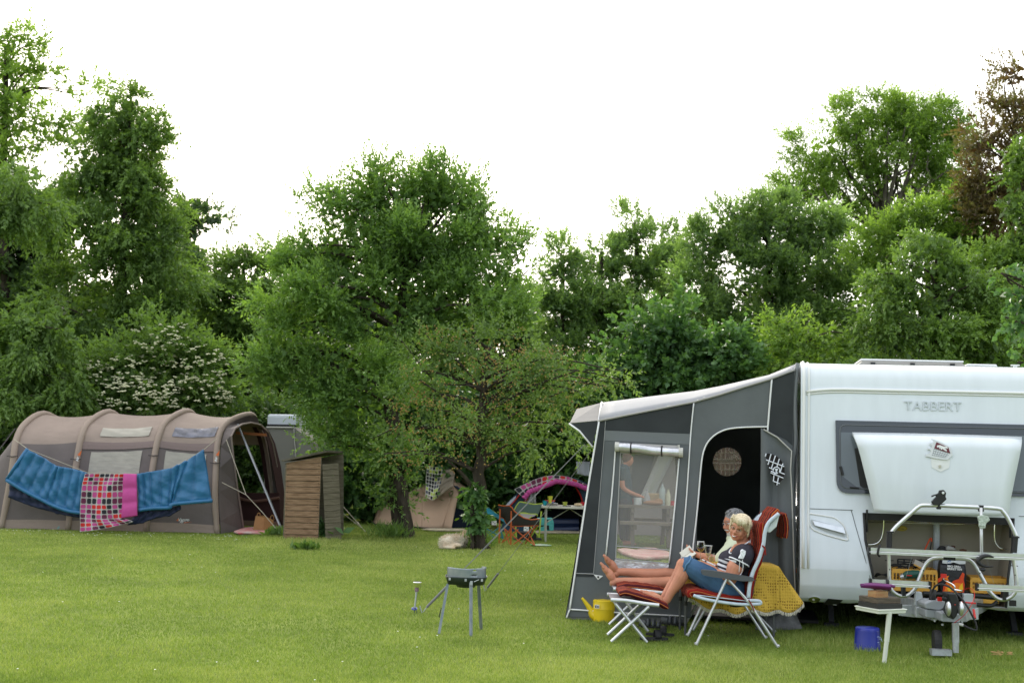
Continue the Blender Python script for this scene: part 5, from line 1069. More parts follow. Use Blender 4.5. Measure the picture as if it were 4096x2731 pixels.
r = nt.nodes.new('ShaderNodeValToRGB'); r.color_ramp.elements[0].position = .22; r.color_ramp.elements[0].color = (.22, .12, .012, 1); r.color_ramp.elements[1].position = .36; r.color_ramp.elements[1].color = (.60, .38, .05, 1)
nt.links.new(vo.outputs['Distance'], r.inputs[0]); nt.links.new(r.outputs[0], b.inputs['Base Color']); b.inputs['Roughness'].default_value = .95
bp = nt.nodes.new('ShaderNodeBump'); bp.inputs['Strength'].default_value = .6; bp.inputs['Distance'].default_value = .01; nt.links.new(vo.outputs['Distance'], bp.inputs['Height']); nt.links.new(bp.outputs['Normal'], b.inputs['Normal'])
x0, x1 = ta.x - .005, tb_.x + .01; ya, yb = 12.045, 12.06 + TWD + .01
def hem(x):
    px = (x - x0) / (x1 - x0)
    if x < x0 + .02: return zt - .20
    return lerp(zt - .30, zt - .42, math.sin(min(1, px * 1.35) * 2.2)) + .015 * math.sin(px * 20)
def near(u, v):
    x = lerp(x0, x1, u); z = lerp(zt, hem(x), v); return Vector((x, ya - .02 * v + .018 * math.sin(x * 26 + 1) * v - .03 * v * v, z))
m = MB(); m.add([(x0, ya, zt), (x1, ya, zt), (x1, yb, zt), (x0, yb, zt)], [(0, 1, 2, 3)]); m.grid(near, 40, 12)
def right(u, v):
    y = lerp(ya, yb, u); h = lerp(hem(x1), zt - .30, u * .6); fl_ = .22 * v * (1 - u * .4); return Vector((x1 + fl_ + .02 * math.sin(u * 12) * v, lerp(ya, y, 1 - .0) - .03 * v * (1 - u), lerp(zt, zt - .33 + .02 * math.sin(u * 9), v)))
m.grid(right, 14, 12)
def corner(u, v):   # the pointed fold between the two hanging sides
    a = near(1, v); b2 = right(0, v); p_ = lerp(a, b2, u); return p_ + Vector((0, 0, -.05 * math.sin(u * 3.14) * v))
m.grid(corner, 6, 12)
m.grid(lambda u, v: Vector((x0 - .015 * v, lerp(ya, yb, u), lerp(zt, zt - .2, v))), 6, 6); m.grid(lambda u, v: Vector((lerp(x0, x1, u), yb + .01 * v, lerp(zt, zt - .25, v))), 6, 4)
cl = m.build('tablecloth', cw, None, origin=Vector(((x0 + x1) / 2, 12.27, zt)), smooth='auto', mods=solid(.004)); tag(cl, 'yellow crocheted cloth with white fringe hanging over the camping table', 'tablecloth')
m = MB(); rr = random.Random(6)
edge = [near(i / 90, 1) for i in range(91)] + [corner(i / 20, 1) for i in range(21)] + [right(i / 30, 1) for i in range(31)]
for p_ in edge:
    for _ in range(2):
        a = p_ + Vector((rr.uniform(-.005, .005), -.003, 0)); m.tube([a, a + Vector((rr.gauss(0, .004), -.002, -.016)), a + Vector((rr.gauss(0, .007), 0, -.03))], .0032, 4)
m.build('fringe', mat('fringe_cream', (.62, .58, .48), .9), cl)
glm = bpy.data.materials.new('drinking_glass'); glm.use_nodes = True; nt = glm.node_tree
gl_ = nt.nodes.new('ShaderNodeBsdfGlossy'); gl_.inputs['Roughness'].default_value = .04; tr_ = nt.nodes.new('ShaderNodeBsdfTransparent'); tr_.inputs[0].default_value = (.88, .9, .9, 1)
mxs = nt.nodes.new('ShaderNodeMixShader'); lw = nt.nodes.new('ShaderNodeLayerWeight'); lw.inputs[0].default_value = .45; nt.links.new(lw.outputs['Facing'], mxs.inputs[0]); nt.links.new(tr_.outputs[0], mxs.inputs[1]); nt.links.new(gl_.outputs[0], mxs.inputs[2]); nt.links.new(mxs.outputs[0], nt.nodes['Material Output'].inputs[0])
def wine_glass(x, ytop, ybase, Y, rad, label, fill, flared=False):
    bpt = T6(x, ybase, Y); bpt.z = max(bpt.z, zt + .006); H = T6(x, ytop, Y).z - bpt.z
    g = thing('wine_glass', label, 'glass', bpt, 'wine glasses on the yellow cloth'); m = MB()
    if flared: pr2 = [(.032, 0), (.030, .004), (.006, .008), (.008, H * .25), (.014, H * .38), (.022, H * .5), (rad * .8, H * .72), (rad, H)]
    else: pr2 = [(.034, 0), (.032, .004), (.005, .008), (.0045, H * .48), (.018, H * .53), (rad * .85, H * .64), (rad, H * .76), (rad * .95, H * .9), (rad * .82, H)]
    m.lathe(pr2, bpt, n=20, cap=False); m.build('bowl', glm, g, smooth=True)
    m = MB()
    if flared: m.lathe([(.0, H * .40), (.012, H * .42), (.020, H * .5), (.026, H * .58), (0, H * .585)], bpt, n=16, cap=False); mt_ = mat('pale_wine', (.6, .5, .25), .1, alpha=.45)
    else: m.lathe([(0, H * .535), (.016, H * .545), (rad * .82, H * .64), (rad * .93, H * .70), (0, H * .705)], bpt, n=16, cap=False); mt_ = mat('red_wine', (.05, .004, .008), .1)
    m.build('wine', mt_, g, smooth=True)
    m = MB(); m.tube([bpt + Vector((math.cos(t) * (rad if flared else rad * .82), math.sin(t) * (rad if flared else rad * .82), H)) for t in [k * .3927 for k in range(16)]], .0016, 4, closed=True); m.build('rim', mat('glass_edge', (.75, .77, .77), .1), g)
wine_glass(1012, 482, 672, 12.20, .041, 'round-bowled glass of red wine at the left on the yellow cloth', True)
wine_glass(1078, 518, 700, 12.12, .038, 'flared glass with a little pale wine standing nearer than the red wine', True, True)
bpt = T6(1110, 700, 12.25); bpt.z = zt + .006; m = MB(); m.lathe([(.022, 0), (.024, .004), (.026, .085)], bpt, n=16, cap=False); o = m.build('tumbler', glm, None, origin=bpt, smooth=True); tag(o, 'small straight tumbler half hidden behind the flared glass', 'glass')
m = MB(); m.lathe([(0, .005), (.022, .006), (.024, .05), (0, .051)], bpt, n=14, cap=False); m.build('drink', mat('pale_wine', (.6, .5, .25), .1, alpha=.45), o)
# ================================================================ people
skin = mat('tanned_skin', (.48, .205, .125), .5, var=.12, vscale=7, spec=.4, bump=.08, bscale=80)
skinr = mat('sunburnt_skin', (.46, .15, .10), .5, var=.15, vscale=6, spec=.4)
lipm = mat('lips', (.35, .07, .06), .4); eyew = mat('eye_white', (.7, .68, .65), .2); eyed = mat('iris', (.03, .025, .02), .15); teeth = mat('teeth', (.75, .72, .65), .25)
class Body(MB):
    def limb(s, pts, rs, k=4, flat=1.0):
        q = smooth_path(pts, k); n = len(q) - 1; R = []
        for i in range(n + 1):
            t = i / n * (len(rs) - 1); a = min(int(t), len(rs) - 2); R.append(lerp(rs[a], rs[a + 1], t - a))
        s.tube(q, R, 14, flat=flat); s.ell(q[0], (R[0],) * 3, n=12, m=8); s.ell(q[-1], (R[-1],) * 3, n=12, m=8); return q
    def foot(s, heel, toe, up, L=.24, w=.085):
        d = (toe - heel).normalized(); sd_ = d.cross(up).normalized(); u = sd_.cross(d)
        s.ell(heel + d * .03 + u * .01, (.036, .035, .040), (d, sd_, u)); s.ell(heel + d * L * .42 + u * .022, (L * .30, w * .46, .040), (d, sd_, u)); s.ell(heel + d * L * .68 + u * .008, (L * .22, w * .55, .029), (d, sd_, u))
        for k in range(5):
            o_ = (k - 2) * w * .21; ln = [.052, .046, .042, .036, .03][k]; r_ = [.0165, .0125, .0120, .0112, .0105][k]
            a = heel + d * L * .76 + sd_ * o_; s.tube([a, a + d * ln * .6 + u * .006, a + d * ln + u * .001], [r_, r_, r_ * .85], 8); s.ell(a + d * ln + u * .001, (r_ * .9,) * 3, n=8, m=6)
    def hand(s, w_, d, nrm, curl=.5, thumb=1, spread=.1, L=.09):
        d = d.normalized(); sd_ = d.cross(nrm).normalized(); u = sd_.cross(d)
        s.ell(w_ + d * .045, (.050, .040, .017), (d, sd_, u)); s.ell(w_ + d * .02, (.03, .028, .018), (d, sd_, u))
        for k in range(4):
            ln = [.072, .080, .074, .058][k]; a = w_ + d * .082 + sd_ * (k - 1.5) * .0195 * thumb; dd = (d + sd_ * (k - 1.5) * spread * thumb).normalized(); p_ = [a]
            for j, f in enumerate((.45, .32, .23)):
                ang = curl * (j + 1) * .75; v_ = dd * math.cos(ang) - u * math.sin(ang); p_.append(p_[-1] + v_ * ln * f)
            s.tube([w_ + d * .05 + sd_ * (k - 1.5) * .017 * thumb] + p_, [.010, .0092, .0086, .008, .007], 8); s.ell(p_[-1], (.0072,) * 3, n=8, m=6)
        a = w_ + d * .025 - sd_ * .030 * thumb; p_ = [a, a + d * .030 - sd_ * .020 * thumb - u * .008, a + d * .058 - sd_ * .022 * thumb - u * .020]
        s.tube(p_, [.014, .0115, .009], 8); s.ell(p_[-1], (.0088,) * 3, n=8, m=6)
def head_shape(b, c, f, u, sc=1.0, male=False):
    f = f.normalized(); s_ = f.cross(u).normalized(); u = s_.cross(f); A = (f, s_, u)
    E = lambda x, y, z, r: b.ell(c + (f * x + s_ * y + u * z) * sc, tuple(k * sc for k in r), A, n=16, m=12)
    E(-.012, 0, .035, (.092, .074, .080)); E(.020, 0, -.020, (.066, .063, .085)); E(.030, 0, -.072, (.048, .044, .034)); E(.058, 0, -.088, (.018, .022, .016))
    E(.045, 0, .032, (.042, .056, .030)); E(.070, 0, .022, (.018, .048, .010))
    for y in (-1, 1): E(.050, y * .036, -.030, (.028, .024, .026)); E(-.008, y * .072, -.015, (.018, .008, .032)); E(.008, y * .048, -.055, (.04, .020, .030))
    b.tube([c + (f * .078 + u * .018) * sc, c + (f * .090 + u * -.005) * sc, c + (f * .102 + u * -.026) * sc], [.008 * sc, .010 * sc, .0125 * sc], 8); E(.096, 0, -.030, (.015, .0145, .011))
    for y in (-1, 1): E(.088, y * .013, -.031, (.011, .008, .008))
    E(.074, 0, -.054, (.018, .026, .010)); E(.070, 0, -.068, (.016, .022, .008))
    return f, s_, u
def face(root, c, f, s_, u, sc=1.0, smile=True, glasses=True, gm=None, brow=None, tint=None):
    X = lambda x, y, z: c + (f * x + s_ * y + u * z) * sc
    for y in (-1, 1):
        m = MB(); m.ell(X(.066, y * .031, .008), (.013 * sc, .0135 * sc, .0075 * sc), (f, s_, u), n=12, m=8); e = m.build('eye', eyew, root, smooth=True)
        m = MB(); m.ell(X(.0765, y * .030 - .001, .008), (.0038 * sc, .0062 * sc, .0062 * sc), (f, s_, u), n=10, m=6); m.build('iris', eyed, e, smooth=True)
        m = MB(); m.tube([X(.083, y * .014, .028), X(.082, y * .032, .034), X(.070, y * .050, .028)], .0035 * sc, 5); m.build('eyebrow', brow or mat('brow_fair', (.30, .20, .10), .8), root)
        m = MB(); m.tube([X(.077, y * .016, .014), X(.0795, y * .031, .0165), X(.071, y * .045, .012)], .0026 * sc, 5); m.build('eyelid', mat('eyelid', (.20, .08, .05), .6), root)
    if smile:
        m = MB(); m.tube([X(.070, -.030, -.050), X(.087, -.015, -.061), X(.092, 0, -.064), X(.087, .015, -.061), X(.070, .030, -.050)], [.002, .006 * sc, .0075 * sc, .006 * sc, .002], 8); lp = m.build('mouth', lipm, root, smooth=True)
        m = MB(); m.tube([X(.077, -.022, -.0535), X(.0925, -.010, -.0605), X(.0965, 0, -.062), X(.0925, .010, -.0605), X(.077, .022, -.0535)], [.002, .0042, .0048, .0042, .002], 8, flat=.9); m.build('teeth', teeth, lp, smooth=True)
    if glasses:
        gl = []; m = MB()
        for y in (-1, 1): m.tube([X(.092 - .010 * abs(math.cos(t)) * (1 if math.cos(t) * 1 > 0 else .2), y * .031 + .023 * math.cos(t) * y, .006 + .0125 * math.sin(t)) for t in [k * .4488 for k in range(14)]], .0024, 5, closed=True); m.tube([X(.084, y * .055, .012), X(.045, y * .074, .010), X(-.01, y * .078, .004)], .0019, 5)
        m.tube([X(.092, -.010, .010), X(.095, 0, .012), X(.092, .010, .010)], .0016, 5); g = m.build('glasses', gm or mat('gold_frame', (.45, .32, .2), .25, metal=.9), root)
        m = MB()
        for y in (-1, 1): m.add([X(.091 - .009 * abs(math.cos(t)) * (1 if math.cos(t) > 0 else .2), y * .031 + .022 * math.cos(t) * y, .006 + .0118 * math.sin(t)) for t in [k * .4488 for k in range(14)]], [tuple(range(14))])
        if tint: m.build('lens', tint, g)
def hair_locks(c, f, s_, u, n, seed, sc, mt, root, length=.06, fringe=True, low=-.02, thick=.012, lift=.006):
    rr = random.Random(seed); m = MB()
    m.ell(c + (f * -.018 + u * .042) * sc, (.094 * sc, .080 * sc, .080 * sc), (f, s_, u), n=20, m=14)
    m.ell(c + (f * -.050 + u * .0) * sc, (.060 * sc, .070 * sc, .075 * sc), (f, s_, u), n=20, m=14)
    cnt = 0
    while cnt < n:
        a = rr.uniform(-math.pi, math.pi); el = rr.uniform(-.7, 1.5); fx = math.cos(el) * math.cos(a); sy = math.cos(el) * math.sin(a); uz_ = math.sin(el)
        if fx > .30 and uz_ < .62: continue
        if abs(sy) > .4 and fx > -.1 and uz_ < -.05: continue
        cnt += 1; base = c + (f * (-.015 + fx * .096) + s_ * sy * .082 + u * (.042 + uz_ * .084)) * sc
        nrm = (f * fx + s_ * sy + u * uz_).normalized(); flow = (-u * .9 + f * .35 * (1 if fx > -.2 else -.5) + s_ * rr.gauss(0, .3)); flow = (flow - nrm * flow.dot(nrm)); flow = flow.normalized() if flow.length > .05 else f
        L = length * rr.uniform(.7, 1.2) * sc; p0 = base - flow * L * .4; p1 = base + nrm * lift; p2 = base + flow * L * .6 - nrm * .004
        m.tube([p0, p1, p2], [thick * .5 * sc, thick * sc, thick * .25 * sc], 6, flat=.6)
    o = m.build('hair', mt, root, smooth=True); return o
def make_person(label, group=None):
    return thing('person', label, 'person', Vector((0, 0, 0)), group)
# ---------------------------------------------------------------- woman
YW = 11.76
Wp = lambda x, y, dy=0.0: P(z6(x, y), YW + dy)
b0 = Wp(1290, 940); b0.z = 0; wo_ = thing('person', 'smiling blonde woman in a navy striped top and cropped jeans reclining in the near chair', 'person', b0)
hc = P(z11(1262, 655), YW - .07); hf = Vector((-.50, -.86, -.06)); hu = Vector((.30, -.08, .95))
B = Body(); f_, s_, u_ = head_shape(B, hc, hf, hu, 1.0)
neckb = Wp(1405, 545, -.01); B.limb([hc - u_ * .04 - f_ * .02, lerp(hc, neckb, .6), neckb], [.052, .054, .066])
B.limb([Wp(1300, 890), Wp(1310, 770), Wp(1345, 660), Wp(1395, 575)], [.125, .125, .12, .09])
for sy in (-1, 1):   # near arm sy=-1
    sh_ = Wp(1385, 615, sy * .20); 
    if sy < 0: el = Wp(1285, 822, -.215); wr = Wp(1150, 745, -.10)
    else: el = Wp(1250, 800, .20); wr = Wp(1125, 745, .06)
    B.limb([sh_, lerp(sh_, el, .5) + Vector((-.012, 0, 0)), el], [.062, .076, .050]); B.limb([el, lerp(el, wr, .45), wr], [.045, .040, .026])
    tg = Wp(1062, 672, -.02 if sy < 0 else .02); B.hand(wr, tg - wr, Vector((-.2, -.75 if sy < 0 else -.6, .6)), curl=.55 if sy < 0 else .35, thumb=-1 if sy < 0 else 1)
    hip = Wp(1240, 905, sy * .10); kn = Wp(878 - (22 if sy > 0 else 0), 690 + (2 if sy > 0 else 0), sy * .085); an = Wp(712 - (0 if sy < 0 else 30), 1005 + (0 if sy < 0 else -14), sy * .085)
    B.limb([hip, lerp(hip, kn, .5), kn], [.10, .088, .064]); B.limb([kn, lerp(kn, an, .35) + Vector((.018, 0, 0)), lerp(kn, an, .75), an], [.060, .062, .040, .034])
    hl = Wp(703 - (0 if sy < 0 else 30), 1068 + (0 if sy < 0 else -16), sy * .085); te = Wp(530 - (0 if sy < 0 else 20), 955 + (0 if sy < 0 else -12), sy * .085); B.foot(hl, te, (an - hl).normalized() + Vector((0, 0, .4)))
B.build('body', skin, wo_, smooth=True, mods=clean(.0052, 5))
face(wo_, hc, f_, s_, u_, 1.0, tint=mat('lens_tint', (.10, .03, .03), .1, alpha=.40, spec=.7))
blond = mat('blonde_hair', (.80, .71, .52), .55, col2=(.62, .50, .32), vscale=40, bump=.6, bscale=60)
hr = hair_locks(hc, f_, s_, u_, 300, 3, 1.0, blond, wo_, length=.07)
m = MB(); rr = random.Random(9)
for i in range(20):  # the side-swept fringe and soft sides
    y = lerp(-.072, .070, i / 19); m.tube([hc + f_ * .055 + s_ * (y * .55 + .008) + u_ * .122, hc + f_ * (.098 - abs(y) * .45) + s_ * y * .85 + u_ * .088, hc + f_ * (.092 - abs(y) * .62) + s_ * (y - .010) + u_ * (.046 + rr.uniform(-.012, .008))], [.012, .011, .003], 6, flat=.6)
for y in (-1, 1):
    for i in range(8): z_ = lerp(.07, -.03, i / 7); m.tube([hc + f_ * (.02 - i * .006) + s_ * y * .078 + u_ * (z_ + .04), hc + f_ * (.024 - i * .006) + s_ * y * .087 + u_ * z_, hc + f_ * (.010 - i * .006) + s_ * y * .078 + u_ * (z_ - .035)], [.010, .012, .004], 6)
m.build('fringe', blond, hr, smooth=True)
# top with printed bands
tm_ = bpy.data.materials.new('striped_top'); tm_.use_nodes = True; nt = tm_.node_tree; b = nt.nodes['Principled BSDF']; b.inputs['Roughness'].default_value = .9
tc = nt.nodes.new('ShaderNodeTexCoord'); sp = nt.nodes.new('ShaderNodeSeparateXYZ'); nt.links.new(tc.outputs['Object'], sp.inputs[0])
nz = nt.nodes.new('ShaderNodeTexNoise'); nz.inputs['Scale'].default_value = 28; nz.inputs['Detail'].default_value = 4; nt.links.new(tc.outputs['Object'], nz.inputs['Vector'])
def mth(op, a, b_=None):
    n = nt.nodes.new('ShaderNodeMath'); n.operation = op
    for i, v in enumerate((a, b_)):
        if v is None: continue
        if isinstance(v, (int, float)): n.inputs[i].default_value = v
        else: nt.links.new(v, n.inputs[i])
    return n.outputs[0]
zA = Wp(1200, 622).z; zB = Wp(1200, 750).z; xm = Wp(1290, 620).x - b0.x; xm2 = Wp(1235, 770).x - b0.x
ph = mth('ADD', mth('MULTIPLY', sp.outputs['Z'], 158.0), mth('MULTIPLY', sp.outputs['X'], 48.0)); band = mth('GREATER_THAN', mth('ADD', mth('SINE', ph), mth('MULTIPLY', nz.outputs['Fac'], 1.1)), .42)
inz = mth('MULTIPLY', mth('LESS_THAN', sp.outputs['Z'], zA), mth('GREATER_THAN', sp.outputs['Z'], zB)); slope = mth('SUBTRACT', sp.outputs['X'], mth('MULTIPLY', mth('SUBTRACT', sp.outputs['Z'], zB), .10))
msk = mth('MULTIPLY', mth('MULTIPLY', band, inz), mth('LESS_THAN', slope, xm2 + .035))
mxn = nt.nodes.new('ShaderNodeMixRGB'); mxn.inputs[1].default_value = (.022, .020, .032, 1); mxn.inputs[2].default_value = (.62, .64, .68, 1); nt.links.new(msk, mxn.inputs[0]); nt.links.new(mxn.outputs[0], b.inputs['Base Color'])
B = Body(); B.limb([Wp(1330, 945), Wp(1300, 870), Wp(1303, 770), Wp(1338, 665), Wp(1392, 590), Wp(1405, 562)], [.125, .14, .150, .142, .115, .085])
B.ell(Wp(1245, 735), (.10, .145, .10)); B.ell(Wp(1275, 640, -.02), (.105, .15, .085)); B.ell(Wp(1420, 760), (.09, .15, .22)); B.ell(Wp(1400, 900), (.09, .15, .14))
for sy in (-1, 1):
    a = Wp(1405, 585, sy * .12); c = Wp(1366, 645, sy * .203); B.limb([a, Wp(1388, 608, sy * .195), c], [.090, .100, .092])
B.build('top', tm_, wo_, smooth=True, mods=clean(.007, 6))
m = MB(); whp = mat('white_trim', (.75, .76, .8), .7)
cuff = Wp(1362, 655, -.20); cd_ = (Wp(1285, 822, -.215) - cuff).normalized(); s1, s2 = frame(cd_); m.tube([cuff + cd_ * .008 + s1 * .094 * math.cos(t) + s2 * .092 * math.sin(t) for t in [k * .2618 for k in range(24)]], .0065, 6, closed=True); m.build('sleeve_cuff', whp, wo_, smooth=True)
m = MB(); m.prism([[P(z11(x, y), YW - .315) for x, y in ((1295, 1090), (1330, 1058), (1392, 1090), (1385, 1150), (1340, 1250), (1245, 1235), (1290, 1150))]], Vector((0, .05, 0))); m.build('sleeve_lacing', mat('white_lace', (.7, .72, .76), .8, var=.2, vscale=90), wo_, mods=bevel(.004))
m = MB(); m.tube(smooth_path([P(z11(1320, 1260), YW - .315), P(z11(1335, 1400), YW - .315), P(z11(1300, 1530), YW - .28), P(z11(1262, 1562), YW - .28)], 3), .0028, 5); m.tube([P(z11(1270, 1260), YW - .315), P(z11(1255, 1500), YW - .28)], .0028, 5); m.build('lace_ends', whp, wo_)
m = MB(); m.tube(smooth_path([P(z11(1455, 905), YW - .13), P(z11(1330, 985), YW - .185), P(z11(1180, 1080), YW - .185), P(z11(1110, 1135), YW - .175), P(z11(1065, 1120), YW - .16), P(z11(1090, 1060), YW - .13), P(z11(1165, 985), YW - .06)], 4), .006, 6); m.build('neckline', whp, wo_, smooth=True)
m = MB(); m.prism([[P(z11(x, y), YW - .172) for x, y in ((1420, 920), (1300, 990), (1180, 1070), (1110, 1120), (1080, 1105), (1120, 1040), (1175, 970), (1300, 930))]], Vector((0, .05, 0))); m.build('chest', skin, wo_, mods=bevel(.012, 3))
den = mat('denim', (.055, .13, .24), .85, col2=(.03, .075, .15), vscale=6, bump=.3, bscale=120)
B = Body()
for sy in (-1, 1):
    hip = Wp(1240, 905, sy * .10); kn = Wp(900 - (20 if sy > 0 else 0), 698, sy * .085); B.limb([hip, lerp(hip, kn, .5), lerp(hip, kn, .86), kn], [.122, .108, .088, .080])
B.limb([Wp(1300, 920, -.08), Wp(1300, 920, .08)], [.12, .12])
jo = B.build('jeans', den, wo_, smooth=True, mods=clean(.007, 4))
m = MB(); kn = Wp(893, 690, -.085); hip = Wp(1265, 905, -.09); kd = (kn - hip).normalized(); s1, s2 = frame(kd); rr = random.Random(2)
m.tube([kn + kd * (.012 + rr.uniform(-.010, .008)) + s1 * .082 * math.cos(t) + s2 * .082 * math.sin(t) for t in [k * .2094 for k in range(30)]], .007, 6, closed=True); m.build('frayed_hem', mat('denim_light', (.09, .20, .34), .9), jo)
p_ = MB(); p_.tube([P(z11(530, 1258), YW - .13), P(z11(810, 1385), YW - .13)], .0055, 8); o = p_.build('pen', mat('pen_white', (.75, .75, .78), .3), None, origin=P(z11(670, 1320), YW - .13)); tag(o, 'white pen with black tip in the woman\'s fingers', 'pen')
p_ = MB(); p_.tube([P(z11(790, 1375), YW - .13), P(z11(822, 1390), YW - .13)], .0065, 8); p_.tube([P(z11(585, 1280), YW - .13), P(z11(615, 1296), YW - .13)], .0065, 8); p_.build('pen_grip', blk, o)
# ---------------------------------------------------------------- man
YM = 12.62
Mp = lambda x, y, dy=0.0: P(z6(x, y), YM + dy)
b0m = Mp(1320, 900); b0m.z = 0; mo = thing('person', 'grey-haired bearded man with glasses reading behind the woman, bare feet up', 'person', b0m)
hm = P(z11(1150, 545), YM); hfm = Vector((-.93, -.30, -.16)); hum = Vector((-.10, 0, .99))
B = Body(); f2, s2_, u2 = head_shape(B, hm, hfm, hum, 1.06, True)
nb = Mp(1320, 520); B.limb([hm - u2 * .04 - f2 * .03, lerp(hm, nb, .6), nb], [.056, .058, .075]); B.limb([Mp(1330, 860), Mp(1330, 700), Mp(1330, 600)], [.13, .13, .12])
for sy in (-1, 1):
    sh_ = Mp(1300, 560, sy * .19); el = Mp(1195, 655, sy * .22); wr = Mp(985, 600, sy * .06 - .04)
    B.limb([sh_, lerp(sh_, el, .5), el], [.06, .052, .042]); B.limb([el, lerp(el, wr, .4), wr], [.042, .042, .028])
    B.hand(wr, Mp(905, 565, -.02) - wr, Vector((.1, -.5 * -sy, -.8)) if sy < 0 else Vector((.1, .4, .8)), curl=.5, thumb=sy, L=.1)
    hip = Mp(1240, 900, sy * .11)
    if sy > 0: kn = Mp(700, 772, .08); an = Mp(272, 752, .07); hl = Mp(262, 800, .07); te = Mp(150, 612, .06)
    else: kn = Mp(720, 850, -.10); an = Mp(262, 838, -.10); hl = Mp(240, 880, -.10); te = Mp(140, 712, -.08)
    B.limb([hip, lerp(hip, kn, .5) + ZD * .01, kn], [.095, .078, .060]); B.limb([kn, lerp(kn, an, .32) - ZD * .012, lerp(kn, an, .72), an], [.058, .060, .042, .036])
    B.foot(hl, te, (an - hl) + Vector((.6, 0, .3)), .255, .09)
B.build('body', skin, mo, smooth=True, mods=clean(.0058, 5))
gb = mat('grey_brow', (.25, .22, .2), .8); face(mo, hm, f2, s2_, u2, 1.06, smile=False, brow=gb, gm=mat('steel_frame', (.5, .5, .5), .25, metal=.9))
greyh = mat('grey_hair', (.30, .30, .31), .7, col2=(.16, .155, .155), vscale=40, bump=.7, bscale=70)
hair_locks(hm, f2, s2_, u2, 340, 5, 1.06, greyh, mo, length=.032, thick=.008, lift=.004)
m = MB(); rr = random.Random(12); wh = mat('white_beard', (.55, .53, .50), .8, bump=.5, bscale=90)
for i in range(130):
    a = rr.uniform(-1.2, 1.2); z_ = rr.uniform(-.105, -.072); rad = .068 + .02 * math.cos(a)
    c = hm + f2 * (math.cos(a) * .072 + .004) + s2_ * math.sin(a) * .058 + u2 * z_; m.ell(c, (.007, .007, .010), n=6, m=4)
for i in range(30):
    a = rr.uniform(-1, 1); c = hm + f2 * (.102 - .02 * abs(a)) + s2_ * a * .028 + u2 * (-.050 - .006 * abs(a)); m.ell(c, (.006, .006, .006), n=6, m=4)
m.build('beard', wh, mo, smooth=True)
cream = mat('cream_shirt', (.56, .60, .44), .85, var=.06, vscale=6, bump=.3, bscale=9)
B = Body(); B.limb([Mp(1345, 900), Mp(1335, 760), Mp(1335, 640), Mp(1320, 555)], [.155, .16, .155, .105])
B.limb([Mp(1310, 540, -.16), Mp(1310, 540, .16)], [.095, .095])
for sy in (-1, 1): a = Mp(1300, 552, sy * .18); c = Mp(1205, 640, sy * .215); B.limb([a, lerp(a, c, .5), c], [.088, .080, .074])
B.ell(Mp(1300, 455), (.065, .07, .022)); B.limb([Mp(1320, 500), Mp(1305, 460)], [.085, .068])
B.build('shirt', cream, mo, smooth=True, mods=clean(.008, 5))
B = Body()
for sy in (-1, 1): hip = Mp(1270, 900, sy * .10); kn = Mp(960, 850 if sy > 0 else 880, sy * .09); B.limb([hip, kn], [.115, .098])
B.build('shorts', mat('navy_shorts', (.02, .028, .06), .85), mo, smooth=True, mods=clean(.009, 4))
c = Mp(900, 590, -.09); ax_ = (Mp(940, 548) - Mp(850, 615)).normalized(); bt = thing('book', 'open white paperback held up in the man\'s hands', 'book', c); nrm_ = Vector((-.25, -.75, .6)).normalized(); ay_ = nrm_.cross(ax_).normalized()
for k, sg in enumerate((-1, 1)):
    m = MB(); m.box(c + ay_ * .03 * sg, (.12, .058, .012), ax_, (ay_ + nrm_ * .25 * sg).normalized(), nrm_); m.build('pages', mat('paper', (.66, .65, .58), .8), bt)
# ---------------------------------------------------------------- shoes, watering can
def sandal(p0, ang, label, col, strappy):
    c, s = math.cos(ang), math.sin(ang); d = Vector((c, s, 0)); sd_ = Vector((-s, c, 0)); t = thing('sandal', label, 'sandal', p0, 'sandals on the grass by the footrests')
    out = [p0 + d * (.13 * math.cos(a)) + sd_ * (.042 * math.sin(a) * (1 + .15 * math.cos(a))) + ZD * .012 for a in [k * .2618 for k in range(24)]]
    m = MB(); m.prism([out], ZD * .022); m.build('sole', mat('sole_black', (.02, .02, .02), .8), t, mods=bevel(.004))
    st_ = [(-.03, .065), (.02, .06), (.07, .045)] if strappy else [(.03, .07)]
    for o_, h in st_:
        m = MB(); w_ = .022 if strappy else .055
        m.grid(lambda u, v: p0 + d * (o_ + (v - .5) * w_) + sd_ * .044 * math.cos(u * math.pi) + ZD * (.03 + h * math.sin(u * math.pi)), 10, 2); m.build('strap', col, t, smooth=True, mods=solid(.005))
    if strappy:
        m = MB(); m.grid(lambda u, v: p0 - d * (.10 + .02 * math.sin(u * 3.14)) + sd_ * .04 * math.cos(u * math.pi) + d * .05 * abs(math.cos(u * 3.14)) + ZD * (.03 + .05 * v), 10, 2); m.build('heel_strap', col, t, smooth=True, mods=solid(.006))
sg_ = mat('sandal_grey', (.11, .12, .13), .7); sb_ = mat('sandal_black', (.012, .012, .013), .7)
sandal(G(z6(575, 1262)), -.35, 'grey strappy sandal behind the near footrest, left one of the pair', sg_, True)
sandal(G(z6(770, 1240)), -.30, 'grey strappy sandal nearer the table leg, right one of the pair', sg_, True)
sandal(G(z6(595, 1375)), .15, 'black slipper lying nearest the camera right of the footrest legs', sb_, False)
sandal(G(z6(650, 1335)), -.1, 'black slipper just behind the nearest one on the grass', sb_, False)
ym = mat('yellow_plastic', (.72, .52, .012), .35, var=.05, vscale=6); YC = 12.5
g0 = G(z6(150, 1190)); YC = g0.y; W_ = lambda x, y, dy=0: P(z6(x, y), YC + dy)
wc = thing('watering_can', 'yellow plastic watering can with its spout to the left beside the awning', 'watering can', g0)
r_ = (W_(255, 1100) - W_(48, 1100)).length / 2; H = W_(150, 1000).z
